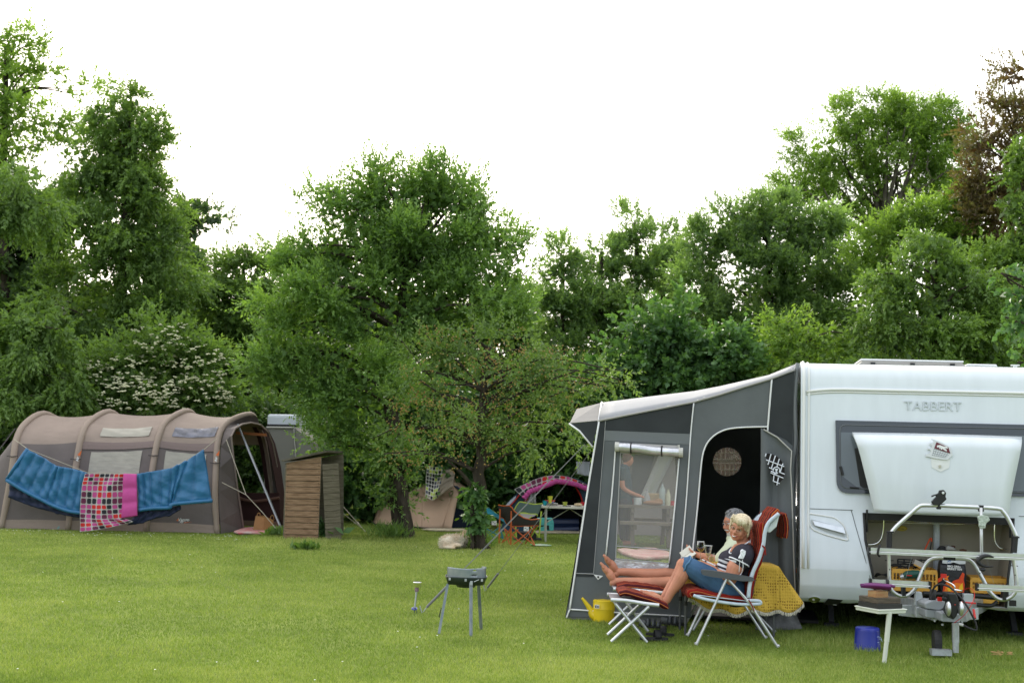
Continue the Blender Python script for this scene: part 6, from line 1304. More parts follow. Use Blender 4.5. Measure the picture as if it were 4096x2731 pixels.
m = MB(); m.lathe([(r_ * .97, 0), (r_ * .98, .02), (r_ * .98, H * .55), (r_ * 1.0, H * .56), (r_ * 1.0, H * .60), (r_ * .98, H * .62), (r_ * .98, H * .96), (r_ * .9, H), (r_ * .2, H + .008)], Vector((W_(148, 1100).x, YC, 0)), n=32); m.build('body', ym, wc, smooth='auto')
m = MB(); m.tube(smooth_path([W_(75, 1150), W_(45, 1130), W_(20, 1080), W_(-15, 1030), W_(-50, 985)], 4), [.055, .053, .050, .046, .042, .038, .034, .031, .028, .026, .024, .021, .019, .017, .015, .014, .013], 12); m.build('spout', ym, wc, smooth=True)
m = MB(); m.tube(smooth_path([W_(70, 1030), W_(72, 985), W_(100, 958), W_(150, 948), W_(200, 955), W_(240, 985), W_(262, 1040), W_(262, 1110), W_(245, 1160)], 4), .016, 10, flat=1.2); m.build('handle', ym, wc, smooth=True)
m = MB(); a = Vector((W_(78, 1050).x, YC - r_ - .001, W_(78, 1050).z)); m.box(a, (.045, .004, .035)); lb_ = m.build('label', mat('label_white', (.7, .7, .7), .5), wc)
m = MB(); m.box(a + Vector((-.012, -.003, 0)), (.010, .003, .025)); m.box(a + Vector((.008, -.003, -.002)), (.016, .003, .012)); m.build('label_print', mat('print_dark', (.1, .1, .12), .6), lb_)
# ================================================================ large inflatable tunnel tent
tan = mat('tent_tan', (.265, .205, .17), .8, var=.06, vscale=3, bump=1.0, bscale=3, stretch=(1, 1, 2.5))
brn = mat('tent_brown', (.125, .103, .098), .8, var=.08, vscale=3, bump=1.0, bscale=2.6)
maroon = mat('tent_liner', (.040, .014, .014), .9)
curt = mat('tent_curtain', (.30, .275, .225), .3, var=.12, vscale=5, bump=.6, bscale=5, stretch=(1, 1, 3), spec=.7)
beam = mat('beam_tan', (.285, .22, .178), .75, bump=.3, bscale=6)
DD = Vector((.20, .98, 0)).normalized()
AR = [([(10, 1050), (60, 800), (100, 560), (130, 350), (200, 225), (345, 148)], 22.9), ([(535, 1052), (562, 800), (590, 600), (640, 330), (700, 215), (855, 133)], 23.0),
      ([(1150, 1066), (1172, 800), (1200, 560), (1245, 330), (1310, 205), (1470, 128)], 23.15), ([(1705, 1078), (1690, 860), (1692, 640), (1715, 340), (1790, 215), (1960, 155)], 23.3)]
DP = [0, .06, .14, .34, .72, 1.38]
def arch(i):
    px, Y = AR[i]; pts = [P(z1(*p), Y + d * .98) for p, d in zip(px, DP)]; pts[0].z = 0
    far = [p + DD * 2 * (1.38 - d) for p, d in zip(pts[:-1], DP[:-1])][::-1]; return smooth_path(pts + far, 4)
ARC = [arch(i) for i in range(4)]; NV = len(ARC[0]) - 1
tent = thing('tunnel_tent', 'large beige and brown inflatable tunnel tent with an open arched front', 'tent', (ARC[0][0] + ARC[3][0]) / 2)
def av(i, v):
    x = v * NV; k = min(NV - 1, int(x)); return lerp(ARC[i][k], ARC[i][k + 1], x - k)
def skinp(b, u, v, out=0.0):
    p = lerp(av(b, v), av(b + 1, v), u); cen = lerp(av(b, .5), av(b + 1, .5), u); top = math.sin(v * math.pi); s_ = math.sin(u * math.pi)
    sag = .07 * s_ * (.3 + .7 * top) if .12 < v < .88 else .02 * s_; ctr_ = (lerp(av(b, 0), av(b + 1, 0), u) + lerp(av(b, 1), av(b + 1, 1), u)) / 2 + ZD * .9
    return p + (ctr_ - p).normalized() * (sag - out)
shv = .285      # where roof cloth meets wall cloth
m = MB(); NU = 14; VN = 60
for b in range(3):
    for (v0, v1, mi) in ((0, .035, 0), (.035, shv, 1), (shv, 1 - shv, 0), (1 - shv, 1, 1)):
        n = max(1, int((v1 - v0) * VN)); m.m = mi
        def sk(i, j, b=b, v0=v0, v1=v1, n=n):
            if b == 2 and v0 == 1 - shv: u = (i + .5) / NU; v = v0 + (v1 - v0) * (j + .5) / n; return .12 < u < .95 and v < .88
            return False
        m.grid(lambda u, v: skinp(b, u, lerp(v0, v1, v)), NU, n, skip=sk)
# tail sloping down out of the frame
m.m = 1
m.grid(lambda u, v: lerp(av(0, v), Vector((av(0, v).x - 1.6 * (1 - .2 * math.sin(v * 3.14)) , lerp(av(0, v).y, av(0, .5).y, .25), .0)), u) + ZD * .0, 8, 30)
m.build('fly_sheet', [tan, brn], tent, smooth=True, weld=True)
m = MB()
for i in range(4):
    pts = [av(i, k / 40) + ((av(i, k / 40) - ((av(i, 0) + av(i, 1)) / 2 + ZD * .9)).normalized() * .01) for k in range(41)]
    m = MB(); m.tube(pts, [.056 if 2 < k < 38 else .05 for k in range(41)], 10); bo = m.build('air_beam', beam, tent, smooth=True)
    for vv_ in (.235,):
        c = av(i, vv_); m = MB(); m.tube([c + Vector((-.10, -.06, .01)), c + Vector((0, -.095, 0)), c + Vector((.09, -.06, .012))], .009, 5); m.build('strap', mat('strap_dark', (.06, .05, .05), .8), bo)
def patch(name, b, u0, u1, v0, v1, mt, out=.012, nu=12, nv=10, slant=0, rip=.0):
    m = MB(); m.grid(lambda u, v: skinp(b, lerp(u0, u1, u) + slant * (v - .5), lerp(v0, v1, v), out + rip * math.sin(u * 13 + v * 9)), nu, nv); return m.build(name, mt, tent, smooth=True)
for b in (1, 2):
    patch('side_window', b, .16, .82, .10, .255, curt, rip=.006, nu=30, nv=16)
    patch('window_valance', b, .04, .96, .262, .285, mat('valance_mauve', (.19, .14, .13), .8, bump=.4), out=.02)
patch('roof_window', 1, .22, .86, .31, .365, curt, out=.014, rip=.004); patch('roof_window', 2, .20, .92, .31, .365, mat('smoked_vinyl', (.10, .10, .13), .2, var=.5, vscale=8, bump=.8, bscale=7, spec=.8), out=.014, rip=.004)
# liner seen through the front
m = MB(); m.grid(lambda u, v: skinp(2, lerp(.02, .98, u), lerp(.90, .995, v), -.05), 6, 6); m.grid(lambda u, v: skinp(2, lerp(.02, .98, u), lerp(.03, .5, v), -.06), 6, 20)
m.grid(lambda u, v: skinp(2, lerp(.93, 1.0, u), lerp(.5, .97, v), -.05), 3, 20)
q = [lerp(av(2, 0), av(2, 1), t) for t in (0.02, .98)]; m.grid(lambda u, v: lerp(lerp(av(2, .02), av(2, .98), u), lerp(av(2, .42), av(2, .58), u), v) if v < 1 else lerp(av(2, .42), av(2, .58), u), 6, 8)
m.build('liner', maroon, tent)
m = MB(); fa = [av(3, k / 40) for k in range(41)]
# front gable: arch outline with the doorway cut out
O3 = fa[0]; ex_ = DD; 
def fp2(px, py): return PL(z1(px, py), O3 + Vector((.06, 0, 0)), Vector((.98, -.20, 0)))
door_o = [(1905, 1062), (1880, 900), (1850, 700), (1822, 480), (1805, 320), (1835, 262), (1890, 228), (1960, 215), (2035, 232), (2095, 290), (2130, 380), (2165, 560), (2195, 800), (2212, 1030)]
out = [p + Vector((.06, 0, 0)) for p in fa]
m.prism([out + [fp2(2212, 1030)] + [fp2(*p) for p in door_o[::-1][1:]]], Vector((.008, 0, 0))); m.build('front_gable', brn, tent)
m = MB(); m.tube([fp2(*p) + Vector((.02, -.01, 0)) for p in door_o[:12]], .018, 6); m.build('door_zip', mat('door_edge', (.24, .19, .17), .8), tent)
m = MB(); m.prism([[fp2(x, y) + Vector((.012, -.004, 0)) for x, y in ((2040, 230), (2100, 275), (2150, 380), (2195, 560), (2225, 800), (2225, 1030), (2205, 1040), (2170, 780), (2120, 500), (2085, 340))]], Vector((.01, -.002, 0))); m.build('door_fly', maroon, tent)
m = MB(); m.prism([[P(z1(x, y), 24.6) for x, y in ((1850, 285), (2085, 300), (2092, 322), (1846, 305))]], Vector((0, .02, 0))); m.build('orange_band', mat('band_orange', (.30, .10, .03), .8), tent)
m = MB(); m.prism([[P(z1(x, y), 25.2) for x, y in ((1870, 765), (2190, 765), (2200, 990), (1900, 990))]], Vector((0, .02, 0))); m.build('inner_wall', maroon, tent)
m = MB(); m.tube(smooth_path([P(z1(1880, 808), 25.1), P(z1(2000, 830), 25.1), P(z1(2190, 802), 25.1)], 4), .03, 6); m.build('liner_roll', mat('roll_brown', (.12, .06, .045), .8), tent)
m = MB(); m.prism([[P(z1(x, y), 25.0) for x, y in ((1895, 980), (2190, 990), (2195, 1030), (1905, 1020))]], Vector((0, .02, 0))); m.build('door_sill', mat('sill_brown', (.16, .10, .07), .8), tent)
tw = mat('logo_white', (.7, .7, .7), .6)
def wallp(px, py, e=.04):      # nearest side wall of the last bay
    a, b = ARC[2][0], ARC[3][0]; nr_ = (b - a).cross(ZD).normalized(); nr_ = nr_ if nr_.y < 0 else -nr_; return PL(z1(px, py), a + nr_ * e, nr_)
A = wallp(1398, 988); B2 = wallp(1484, 985)
text3d('lettering', 'Vango', A, B2 - A, ZD, (B2 - A).length, tw, tent, depth=.002, bold=.02, shear=.2)
A = wallp(1408, 1000); B2 = wallp(1440, 999); text3d('lettering', 'Air', A, B2 - A, ZD, (B2 - A).length, tw, tent, depth=.002, bold=.02, shear=.2)
m = MB(); m.prism([[wallp(x, y) for x, y in ((1440, 996), (1505, 992), (1445, 1001))]], Vector((0, -.003, 0))); m.prism([[wallp(x, y) for x, y in ((1382, 982), (1402, 962), (1398, 985))]], Vector((0, -.003, 0))); m.build('logo_swoosh', mat('logo_orange', (.6, .13, .03), .6), tent)
for i, (x0, y0, x1_, y1_) in ((1, (607, 520, 622, 430)), (3, (1694, 522, 1704, 430))):
    c = P(z1(x0 + 6, y0), AR[i][1] - .06); d = P(z1(x1_ + 6, y1_), AR[i][1] - .06); text3d('lettering', 'Air', c, d - c, Vector((-1, 0, 0)), (d - c).length * .42, tw, tent, depth=.002, bold=.03)
    e = lerp(c, d, .48) + Vector((0, -.004, 0)); m = MB(); m.prism([[e + Vector((.02, 0, 0)), e + Vector((-.03, 0, .02)), d + Vector((.03, 0, 0))]], Vector((0, -.003, 0))); m.build('logo_swoosh', mat('logo_orange', (.6, .13, .03), .6), tent)
m = MB(); m.prism([[P(z1(x, y), 22.86) for x, y in ((445, 1045), (462, 1022), (470, 1035), (455, 1048))]], Vector((0, -.003, 0))); m.build('logo_mark', mat('print_green', (.15, .3, .28), .6), tent)
def rope(name, pts, r, mt, label, parent=None, grp='guy lines of the big tent'):
    m = MB(); m.tube(pts, r, 5)
    if parent: return m.build(name, mt, parent)
    o = m.build(name, mt, None, origin=pts[-1]); return tag(o, label, 'guy rope', grp)
cordm = mat('cord_beige', (.40, .36, .28), .8)
m = MB(); a = P(z1(1865, 228), 23.9); b_ = P(z1(2200, 1035), 23.4); m.tube([a, lerp(a, b_, .2)], .017, 8); m.tube([lerp(a, b_, .2), b_], .022, 8); o = m.build('canopy_pole', mat('pole_grey', (.34, .34, .36), .35, metal=.6), None, origin=b_, smooth='auto'); tag(o, 'grey metal pole leaning across the arched front of the big tent', 'pole')
rope('guy_rope', [P(z1(1775, 350), 23.4), P(z1(1928, 778), 22.9), P(z1(2055, 915), 22.8)], .006, cordm, 'beige cord falling from the tent\'s front arch to the fork above the paper bag')
rope('guy_rope', [P(z1(1740, 683), 23.3), P(z1(1930, 780), 22.9), P(z1(2055, 915), 22.8), P(z1(2160, 1040), 22.7)], .006, cordm, 'beige cord from the tent\'s near side crossing over the paper bag')
rope('guy_rope', [P(z1(-60, 500), 23.0), P(z1(120, 260), 23.3)], .012, mat('strap_dark', (.06, .05, .05), .8), 'dark guy strap running off the left edge from the tent\'s rear arch')
hl = [P(z1(110, 345), 22.8), P(z1(215, 420), 22.55), P(z1(680, 605), 22.5), P(z1(1085, 618), 22.5), P(z1(1350, 572), 22.55), P(z1(1600, 424), 22.7), P(z1(1700, 340), 23.0)]
rope('washing_line', hl, .006, cordm, 'slack cord along the side of the big tent carrying the bedding', grp=None); bpy.data.objects['washing_line']['category'] = 'line'
# ---------------------------------------------------------------- bedding on the line
YB = 22.5
blue = mat('sleeping_bag_blue', (.018, .125, .27), .42, bump=.6, bscale=14, spec=.6, var=.1, vscale=3); navy = mat('sleeping_bag_navy', (.008, .014, .05), .6, bump=.6, bscale=12)
def quiltg(top, bot, nb, puff, flip=False, Y=YB):
    def interp(pl_, t):
        x = t * (len(pl_) - 1); k = min(len(pl_) - 2, int(x)); return lerp(pl_[k][0], pl_[k + 1][0], x - k), lerp(pl_[k][1], pl_[k + 1][1], x - k)
    def fn(u, v):
        a = interp(top, u); b = interp(bot, u); x = lerp(a[0], b[0], v); y = lerp(a[1], b[1], v)
        pf = abs(math.sin(u * math.pi * nb)) ** .6 * puff + .012 * math.sin(v * 9 + u * 14) + .010 * math.sin(v * 23 - u * 31) * v; ed = min(1, (1 - v) * 10); 
        return P(z1(x, y), Y) + Vector((0, -.03 - pf * ed - .035 * (1 - ed) * 1.2 * abs(math.sin(v * 31)), 0))
    return fn
def bag_obj(name, label, fn, nu, nv, mt, o0, cat, grp=None, th=.03):
    m = MB(); m.grid(fn, nu, nv); o = m.build(name, mt, None, origin=o0, smooth=True, mods=solid(th, 1)); return tag(o, label, cat, grp)
lb1 = bag_obj('sleeping_bag', 'blue quilted sleeping bag draped left of the patterned blanket', quiltg([(215, 418), (330, 480), (440, 548), (490, 562), (600, 580), (690, 606)], [(50, 662), (190, 745), (320, 812), (420, 862), (540, 905), (640, 922)], 8, .045), 80, 24, blue, P(z1(350, 700), YB), 'sleeping bag', 'blue sleeping bags on the line')
lb2 = bag_obj('sleeping_bag', 'blue quilted sleeping bag draped right of the pink lined blanket', quiltg([(1075, 616), (1180, 600), (1350, 570), (1470, 512), (1602, 425)], [(1090, 900), (1200, 885), (1330, 878), (1360, 850), (1665, 826)], 8, .045), 80, 24, blue, P(z1(1350, 720), YB), 'sleeping bag', 'blue sleeping bags on the line')
for ob, pl_ in ((lb1, [(50, 664), (190, 748), (320, 815), (420, 866), (540, 908), (640, 922)]), (lb2, [(1090, 900), (1200, 885), (1330, 880), (1362, 853), (1665, 826)])):
    m = MB(); m.tube(smooth_path([P(z1(*p), YB - .07) for p in pl_], 4), .034, 8); m.build('hem_roll', blue, ob, smooth=True)
m = MB(); m.tube([P(z1(*p), YB - .06) for p in ((215, 420), (130, 540), (52, 662))], .03, 8); m.build('side_roll', blue, lb1, smooth=True)
m = MB(); m.grid(quiltg([(80, 690), (320, 810), (640, 915)], [(72, 800), (180, 842), (300, 885), (420, 915), (520, 942), (640, 962)], 9, .03, Y=YB + .06), 60, 8); m.build('navy_lining', navy, lb1, smooth=True, mods=solid(.02, 1))
m = MB(); m.grid(quiltg([(1090, 890), (1250, 885), (1420, 860)], [(1005, 1018), (1100, 1005), (1230, 965), (1350, 938), (1425, 895)], 7, .03, Y=YB + .06), 60, 8); m.build('navy_lining', navy, lb2, smooth=True, mods=solid(.02, 1))
CC = [mat('patch_red', (.52, .02, .02), .8), mat('patch_maroon', (.13, .02, .06), .8), mat('patch_pink', (.45, .06, .22), .8), mat('patch_black', (.018, .018, .025), .8)]; ground_m = mat('patch_ground', (.42, .39, .38), .85)
pinkm = mat('pink_lining', (.50, .06, .27), .6, bump=.5, bscale=9)
def patchwork(name, label, fn, nx, ny, seed, o0, cat, parent=None, cols=None, ground_=None, th=.015):
    rr = random.Random(seed); m = MB(); cols = cols or CC; ms = [ground_ or ground_m] + cols
    E8 = [(.08, .24), (.24, .08), (.76, .08), (.92, .24), (.92, .76), (.76, .92), (.24, .92), (.08, .76)]
    for j in range(ny):
        for i in range(nx):
            q = lambda a, b: fn((i + a) / nx, (j + b) / ny)
            m.m = 0; m.add([q(0, 0), q(.5, 0), q(1, 0), q(1, .5), q(1, 1), q(.5, 1), q(0, 1), q(0, .5)] + [q(a, b) for a, b in E8],
                  [(0, 1, 9, 8), (1, 10, 9), (1, 2, 11, 10), (2, 3, 11), (3, 12, 11), (3, 4, 13, 12), (4, 5, 13), (5, 14, 13), (5, 6, 15, 14), (6, 7, 15), (7, 8, 15), (7, 0, 8)])
            m.m = 1 + rr.choice(range(len(cols))); m.add([q(a, b) for a, b in E8], [tuple(range(8))])
    o = m.build(name, ms, parent, origin=o0 if not parent else None, weld=True, mods=solid(th, 1))
    return tag(o, label, cat) if not parent else o
def blf(u, v):
    L_ = [(682, 612), (660, 700), (648, 850), (640, 960), (634, 1068)]; R2 = [(990, 615), (975, 700), (972, 850), (985, 960), (1060, 985)]
    k = min(3, int(v * 4)); t = v * 4 - k; l = (lerp(L_[k][0], L_[k + 1][0], t), lerp(L_[k][1], L_[k + 1][1], t)); r_ = (lerp(R2[k][0], R2[k + 1][0], t), lerp(R2[k][1], R2[k + 1][1], t))
    x = lerp(l[0], r_[0], u); y = lerp(l[1], r_[1], u) + 12 * math.sin(u * 3.1) * v
    return P(z1(x, y), YB) + Vector((0, -.10 - .025 * math.sin(u * 9 + v * 5) - .02 * math.sin(u * 17 - v * 8) * v, 0))
bl = patchwork('blanket', 'patchwork print blanket in red, black and pink hanging over the line', blf, 8, 12, 4, P(z1(800, 850), YB), 'blanket')
m = MB(); m.grid(lambda u, v: P(z1(lerp(lerp(985, 970, v), lerp(1086, 1092, v), u), lerp(lerp(612, 962, v), lerp(616, 942, v), u)), YB) + Vector((0, -.13 - .02 * abs(math.sin(v * 9.4)) - .01 * math.sin(u * 5), 0)), 8, 30); m.build('pink_lining', pinkm, bl, smooth=True, mods=solid(.03, 1))
# ================================================================ paper bag, picnic cloth
YG = G(z2(400, 1385)).y
def B2_(x, y, dy=0): return P(z2(x, y), YG + dy)
pb = thing('paper_bag', 'brown paper carrier bag with twisted handles in the tent doorway', 'bag', G(z2(400, 1385)))
pap = mat('kraft_paper', (.40, .22, .09), .85, bump=.3, bscale=15, var=.06, vscale=8)
m = MB(); f4 = [B2_(322, 1208), B2_(408, 1225, -.02), B2_(400, 1388, -.02), B2_(288, 1372)]; r4 = [B2_(408, 1225, -.02), B2_(508, 1252, .10), B2_(492, 1388, .08), B2_(400, 1388, -.02)]
bk_ = [B2_(322, 1208) + Vector((.10, .22, 0)), B2_(508, 1252, .30), B2_(492, 1388, .28), B2_(288, 1372) + Vector((.10, .22, 0))]
for q4 in (f4, r4, bk_, [f4[0], bk_[0], bk_[3], f4[3]]): m.add(q4, [(0, 1, 2, 3)])
m.build('paper_body', pap, pb, mods=solid(.004))
for x, y, dy in ((355, 1200, 0), (495, 1225, .1)):
    m = MB(); m.tube(smooth_path([B2_(x - 20, y + 18, dy), B2_(x - 14, y - 15, dy), B2_(x + 8, y - 20, dy), B2_(x + 18, y + 22, dy + .04)], 4), .008, 6); m.build('handle', pap, pb)
def cloth_patch(name, pts, Y0h, mt, label, cat, h=.03):
    m = MB(); c = [G(p, .02) for p in pts]; m.prism([c], ZD * h); o = m.build(name, mt, None, origin=c[0], mods=bevel(.01)); return tag(o, label, cat)
cloth_patch('picnic_blanket', [z2(*p) for p in ((90, 1385), (200, 1345), (330, 1335), (560, 1330), (570, 1385), (430, 1405), (345, 1400), (240, 1398), (150, 1402))], 0, mat('cloth_red', (.50, .012, .03), .8, col2=(.55, .47, .44), vscale=5, bump=.5), 'red and white blanket crumpled on the grass at the tent doorway', 'blanket')
# ================================================================ wooden meter hut
YS = 22.4; S2 = lambda x, y, dy=0: P(z2(x, y), YS + dy)
hut = thing('wooden_hut', 'small weathered plank hut with a sloping roof beside the big tent', 'wooden cabinet', S2(800, 1440))
plm = mat('hut_planks', (.17, .095, .05), .85, col2=(.33, .21, .125), vscale=5, stretch=(1, 1, 9), bump=.5, bscale=20)
m = MB(); ys_ = [(652 + 62.5 * k, 657 + 62.5 * k) for k in range(14)]
for k in range(13):
    yl0, yr0 = ys_[k]; yl1, yr1 = ys_[k + 1]; xl0, xl1 = lerp(645, 616, k / 13), lerp(645, 616, (k + 1) / 13); xr0, xr1 = lerp(1003, 970, k / 13), lerp(1003, 970, (k + 1) / 13)
    j = .006 * (k % 3); m.prism([[S2(xl0, yl0 + 3, -j), S2(xr0, yr0 + 4, -j), S2(xr1, yr1 - 3, -j), S2(xl1, yl1 - 3, -j)]], Vector((0, .02, 0)))
m.prism([[S2(645, 655), S2(1003, 592), S2(1003, 655)]], Vector((0, .02, 0)))
m.build('front_planks', plm, hut)
m = MB(); plm2 = mat('hut_door_planks', (.115, .10, .065), .85, col2=(.20, .17, .12), vscale=5, stretch=(1, 1, 9), bump=.5, bscale=20)
for k in range(13):
    t0, t1 = k / 13, (k + 1) / 13; m.prism([[S2(lerp(1016, 1052, t0), lerp(668, 1474, t0) + 2, .05), S2(lerp(1186, 1218, t0), lerp(655, 1462, t0) + 2, .30), S2(lerp(1186, 1218, t1), lerp(655, 1462, t1) - 3, .30), S2(lerp(1016, 1052, t1), lerp(668, 1474, t1) - 3, .05)]], Vector((-.004, .02, 0)))
m.build('door', plm2, hut)
m = MB(); m.bar(S2(1003, 592, .03), S2(968, 1440, .03), .03, .03); m.bar(S2(640, 655, .03), S2(616, 1440, .03), .03, .03); m.build('corner_post', plm2, hut)
bw_ = [S2(645, 655) + Vector((0, .75, 0)), S2(1180, 560, 0) + Vector((0, .75, 0)), S2(1180, 1440) + Vector((0, .75, 0)), S2(616, 1440) + Vector((0, .75, 0))]
m = MB(); m.prism([bw_], Vector((0, .02, 0))); m.prism([[S2(645, 655, .02), bw_[0], bw_[3], S2(616, 1440, .02)]], Vector((.02, 0, 0))); m.build('rear_wall', plm2, hut)
m = MB(); a, b_, c, d = S2(592, 642, -.08), S2(1062, 545, -.08), S2(1192, 552, .35), S2(700, 636, .35); e = Vector((0, .55, 0)); m.prism([[a, b_, c, c + e, d + e, a + e * 1.6]], ZD * .035); m.build('roof', mat('roof_board', (.075, .065, .045), .9, col2=(.15, .13, .10), vscale=5, bump=.5), hut)
m = MB(); rr = random.Random(3)
for k in range(13):
    for xx in (660, 985):
        t = k / 13; m.ell(S2(lerp(xx, xx - 28, t), lerp(665 if xx < 700 else 620, 1430, t), -.012), (.007, .004, .007), n=6, m=4)
m.build('nail_heads', mat('nail_rust', (.03, .02, .015), .8), hut)
def weeds(name, label, cen, n, h, seed, lm, spread=(.3, .2), leafL=.14, ratio=.45):
    r = np.random.default_rng(seed); base = np.array(cen)[None, :] + r.normal(0, 1, (n, 3)) * np.array([spread[0], spread[1], 0]); base[:, 2] = r.random(n) * h
    d = r.normal(0, .6, (n, 3)); d[:, 2] = .7 + r.random(n) * .5; L = leafL * (.5 + .8 * r.random(n))
    v = make_leaves(base, d, L, L * ratio, r, .4); v = np.maximum(v, [-1e9, -1e9, 0.0]); o = mesh_np(name, v, np.arange(len(v)).reshape(-1, 4), 4, np.repeat(np.clip(r.normal(.5, .15, n), 0, 1), 4), lm, origin=cen); return tag(o, label, 'plant', 'weeds and tufts in the field')
weeds('weed', 'clump of dark dock leaves at the foot of the wooden hut', G(z2(900, 1450)), 170, .16, 1, L_hazel, (.18, .06), .22)
weeds('weed', 'low weeds at the left corner of the wooden hut', G(z2(580, 1430)), 160, .08, 2, L_mid, (.13, .04), .13)
weeds('grass_tuft', 'tall grass tuft at the left foot of the large orchard trunk', G(z16(520, 1340)), 420, .16, 3, L_mid, (.17, .10), .22, .07)
weeds('grass_tuft', 'long grass round the foot of the cherry trunk beside the dog', G(z16(1930, 1490)), 500, .12, 4, L_mid, (.17, .08), .20, .07)
weeds('weed', 'small flat weed on the lawn in front of the hut', G(z2(850, 1560)), 90, .02, 6, L_mid, (.10, .05), .14)
# ================================================================ van and frame tent behind the hut
VY = 27.9; vw = lambda x, y, dy=0: P(z2(x, y), VY + dy)
van = thing('parked_motorhome', 'white camper roof showing behind the big beige tent and the plum leaves', 'camper', Vector((vw(560, 400).x, VY + 1, 0)))
a, b_ = vw(443, 145), vw(760, 150); m = MB(); m.prism([[a, b_, Vector((b_.x, b_.y, .5)), Vector((a.x, a.y, .5))]], Vector((0, 2.2, 0))); m.build('body', mat('camper_white', (.62, .66, .72), .4), van, mods=bevel(.05))
m = MB(); m.bar(vw(443, 263, -.01), vw(760, 268, -.01), .02, .05); m.build('stripe', blk2, van)
for dx in (.5, 2.2):
    m = MB(); m.lathe([(.1, -.1), (.33, -.1), (.33, .1), (.1, .1)], Vector((a.x + dx, a.y + .25, .33)), Vector((0, 1, 0)), n=18); m.build('wheel', blk2, van)
FT = 27.2; fw_ = lambda x, y, dy=0: P(z2(x, y), FT + dy)
ft = thing('frame_tent', 'plain grey tent behind the wooden hut and orchard leaves', 'tent', Vector((fw_(780, 800).x, FT + 1, 0)))
pts = [fw_(430, 280), fw_(720, 284), fw_(900, 420), fw_(990, 560), fw_(1010, 1100), fw_(400, 1100)]; 
for p in pts[-2:]: p.z = 0
m = MB(); m.prism([pts], Vector((0, 2.4, 0))); m.build('canvas', mat('canvas_grey', (.20, .195, .175), .85, bump=.4, bscale=3), ft)
m = MB(); m.tube([fw_(720, 284, -.02), fw_(740, 600, -.02), fw_(750, 1000, -.02)], .012, 5); m.tube([fw_(435, 283, -.02), fw_(718, 287, -.02)], .02, 5); m.build('seam', mat('seam_pale', (.4, .39, .36), .8), ft)
for x, y, x2, y2, lb_ in ((1198, 1068, 1470, 1375, 'upper of two pale cords pegged on the grass right of the hut'), (1204, 1158, 1420, 1330, 'lower of two pale cords pegged on the grass right of the hut')):
    g = G(z2(x2, y2)); rope('guy_rope', [P(z2(x, y), 25.5), g], .007, cordm, lb_, grp='cords right of the hut')
    m = MB(); m.tube([lerp(g, P(z2(x, y), 25.5), .25), lerp(g, P(z2(x, y), 25.5), .32)], .016, 5); m.build('slider', cordm, bpy.data.objects[[o.name for o in bpy.data.objects if o.name.startswith('guy_rope')][-1]])
# ================================================================ tan ridge tent
ct = lambda x, y, Y: P(z16(x, y), Y)
tt_ = thing('ridge_tent', 'tan pyramid-like tent with a dark blue doorway behind the orchard trunks', 'tent', G(z16(1050, 1170)))
tcm = mat('canvas_peach', (.46, .31, .22), .85, var=.05, vscale=2, bump=.5, bscale=2.5)
g0_, g1_, g2_, g3_ = G(z16(190, 1050)), G(z16(300, 1115)), G(z16(1050, 1172)), G(z16(1540, 1190)); yf = g2_.y
ap = ct(1590, 350, yf + .9); apl = ct(1000, 330, yf + 1.2); m = MB()
L5 = ct(385, 750, g1_.y + .35)
def quad(a, b, c, d, n=10, bulge=.0):
    m.grid(lambda u, v: lerp(lerp(a, b, u), lerp(d, c, u), v) + Vector((0, bulge * math.sin(u * 3.14) * math.sin(v * 3.14), -abs(bulge) * .3 * math.sin(v * 3.14))), n, n)
quad(g1_, g2_, ct(1080, 480, yf + .8), L5, bulge=.08); quad(g2_, ct(1400, 1160, yf + .1), ct(1590, 465, yf + .55), ct(1080, 480, yf + .8), bulge=.06)
quad(g0_, g1_, L5, L5 + Vector((.02, .15, 0))); quad(L5, ct(1080, 480, yf + .8), apl + Vector((.3, .2, 0)), L5 + Vector((.2, .5, .2)))
quad(ct(1080, 480, yf + .8), ct(1590, 465, yf + .55), ap, apl)
quad(ct(1400, 1160, yf + .12), ct(1545, 1190, yf + .02), ct(1672, 560, yf + .5), ct(1580, 470, yf + .55), bulge=-.04)
quad(ct(1590, 460, yf + .6), ct(1890, 800, yf + .8), ct(1960, 600, yf + .9), ap); quad(ct(1880, 830, yf + .8), ct(2290, 1155, yf + 1.2), ct(2280, 1100, yf + 1.4), ct(1955, 640, yf + 1.0))
quad(ct(1700, 340, yf + 1.0), ct(1960, 600, yf + .9), ct(1960, 610, yf + 2.6), ct(1650, 330, yf + 2.4)); quad(g0_, g0_ + Vector((.5, 2.2, 0)), apl + Vector((.3, 1.6, 0)), apl)
m.build('canvas', tcm, tt_, smooth='auto', mods=solid(.006)); m = MB()
quad(ct(1545, 1185, yf + .5), ct(1960, 1195, yf + .9), ct(1900, 820, yf + 1.0), ct(1660, 540, yf + .8)); m.build('inner_tent', mat('inner_navy', (.012, .018, .038), .9), tt_)
m = MB(); m.grid(lambda u, v: lerp(*[q for q in (smooth_path([ct(1585, 462, yf + .45), ct(1690, 560, yf + .5), ct(1780, 690, yf + .55), ct(1870, 832, yf + .65)], 4)[int(round(v * 12))], smooth_path([ct(1650, 470, yf + .45), ct(1740, 560, yf + .5), ct(1820, 690, yf + .55), ct(1880, 800, yf + .65)], 4)[int(round(v * 12))])], u), 2, 12); m.build('door_band', mat('band_navy', (.03, .045, .09), .8), tt_, smooth=True, mods=solid(.02))
m = MB(); m.prism([[ct(x, y, yf + .4) for x, y in ((1600, 1030), (1620, 1000), (1680, 990), (1670, 1015), (1620, 1040))]], Vector((0, .05, 0))); o = m.build('neon_bundle', mat('neon_green', (.35, .55, .03), .7), tt_)
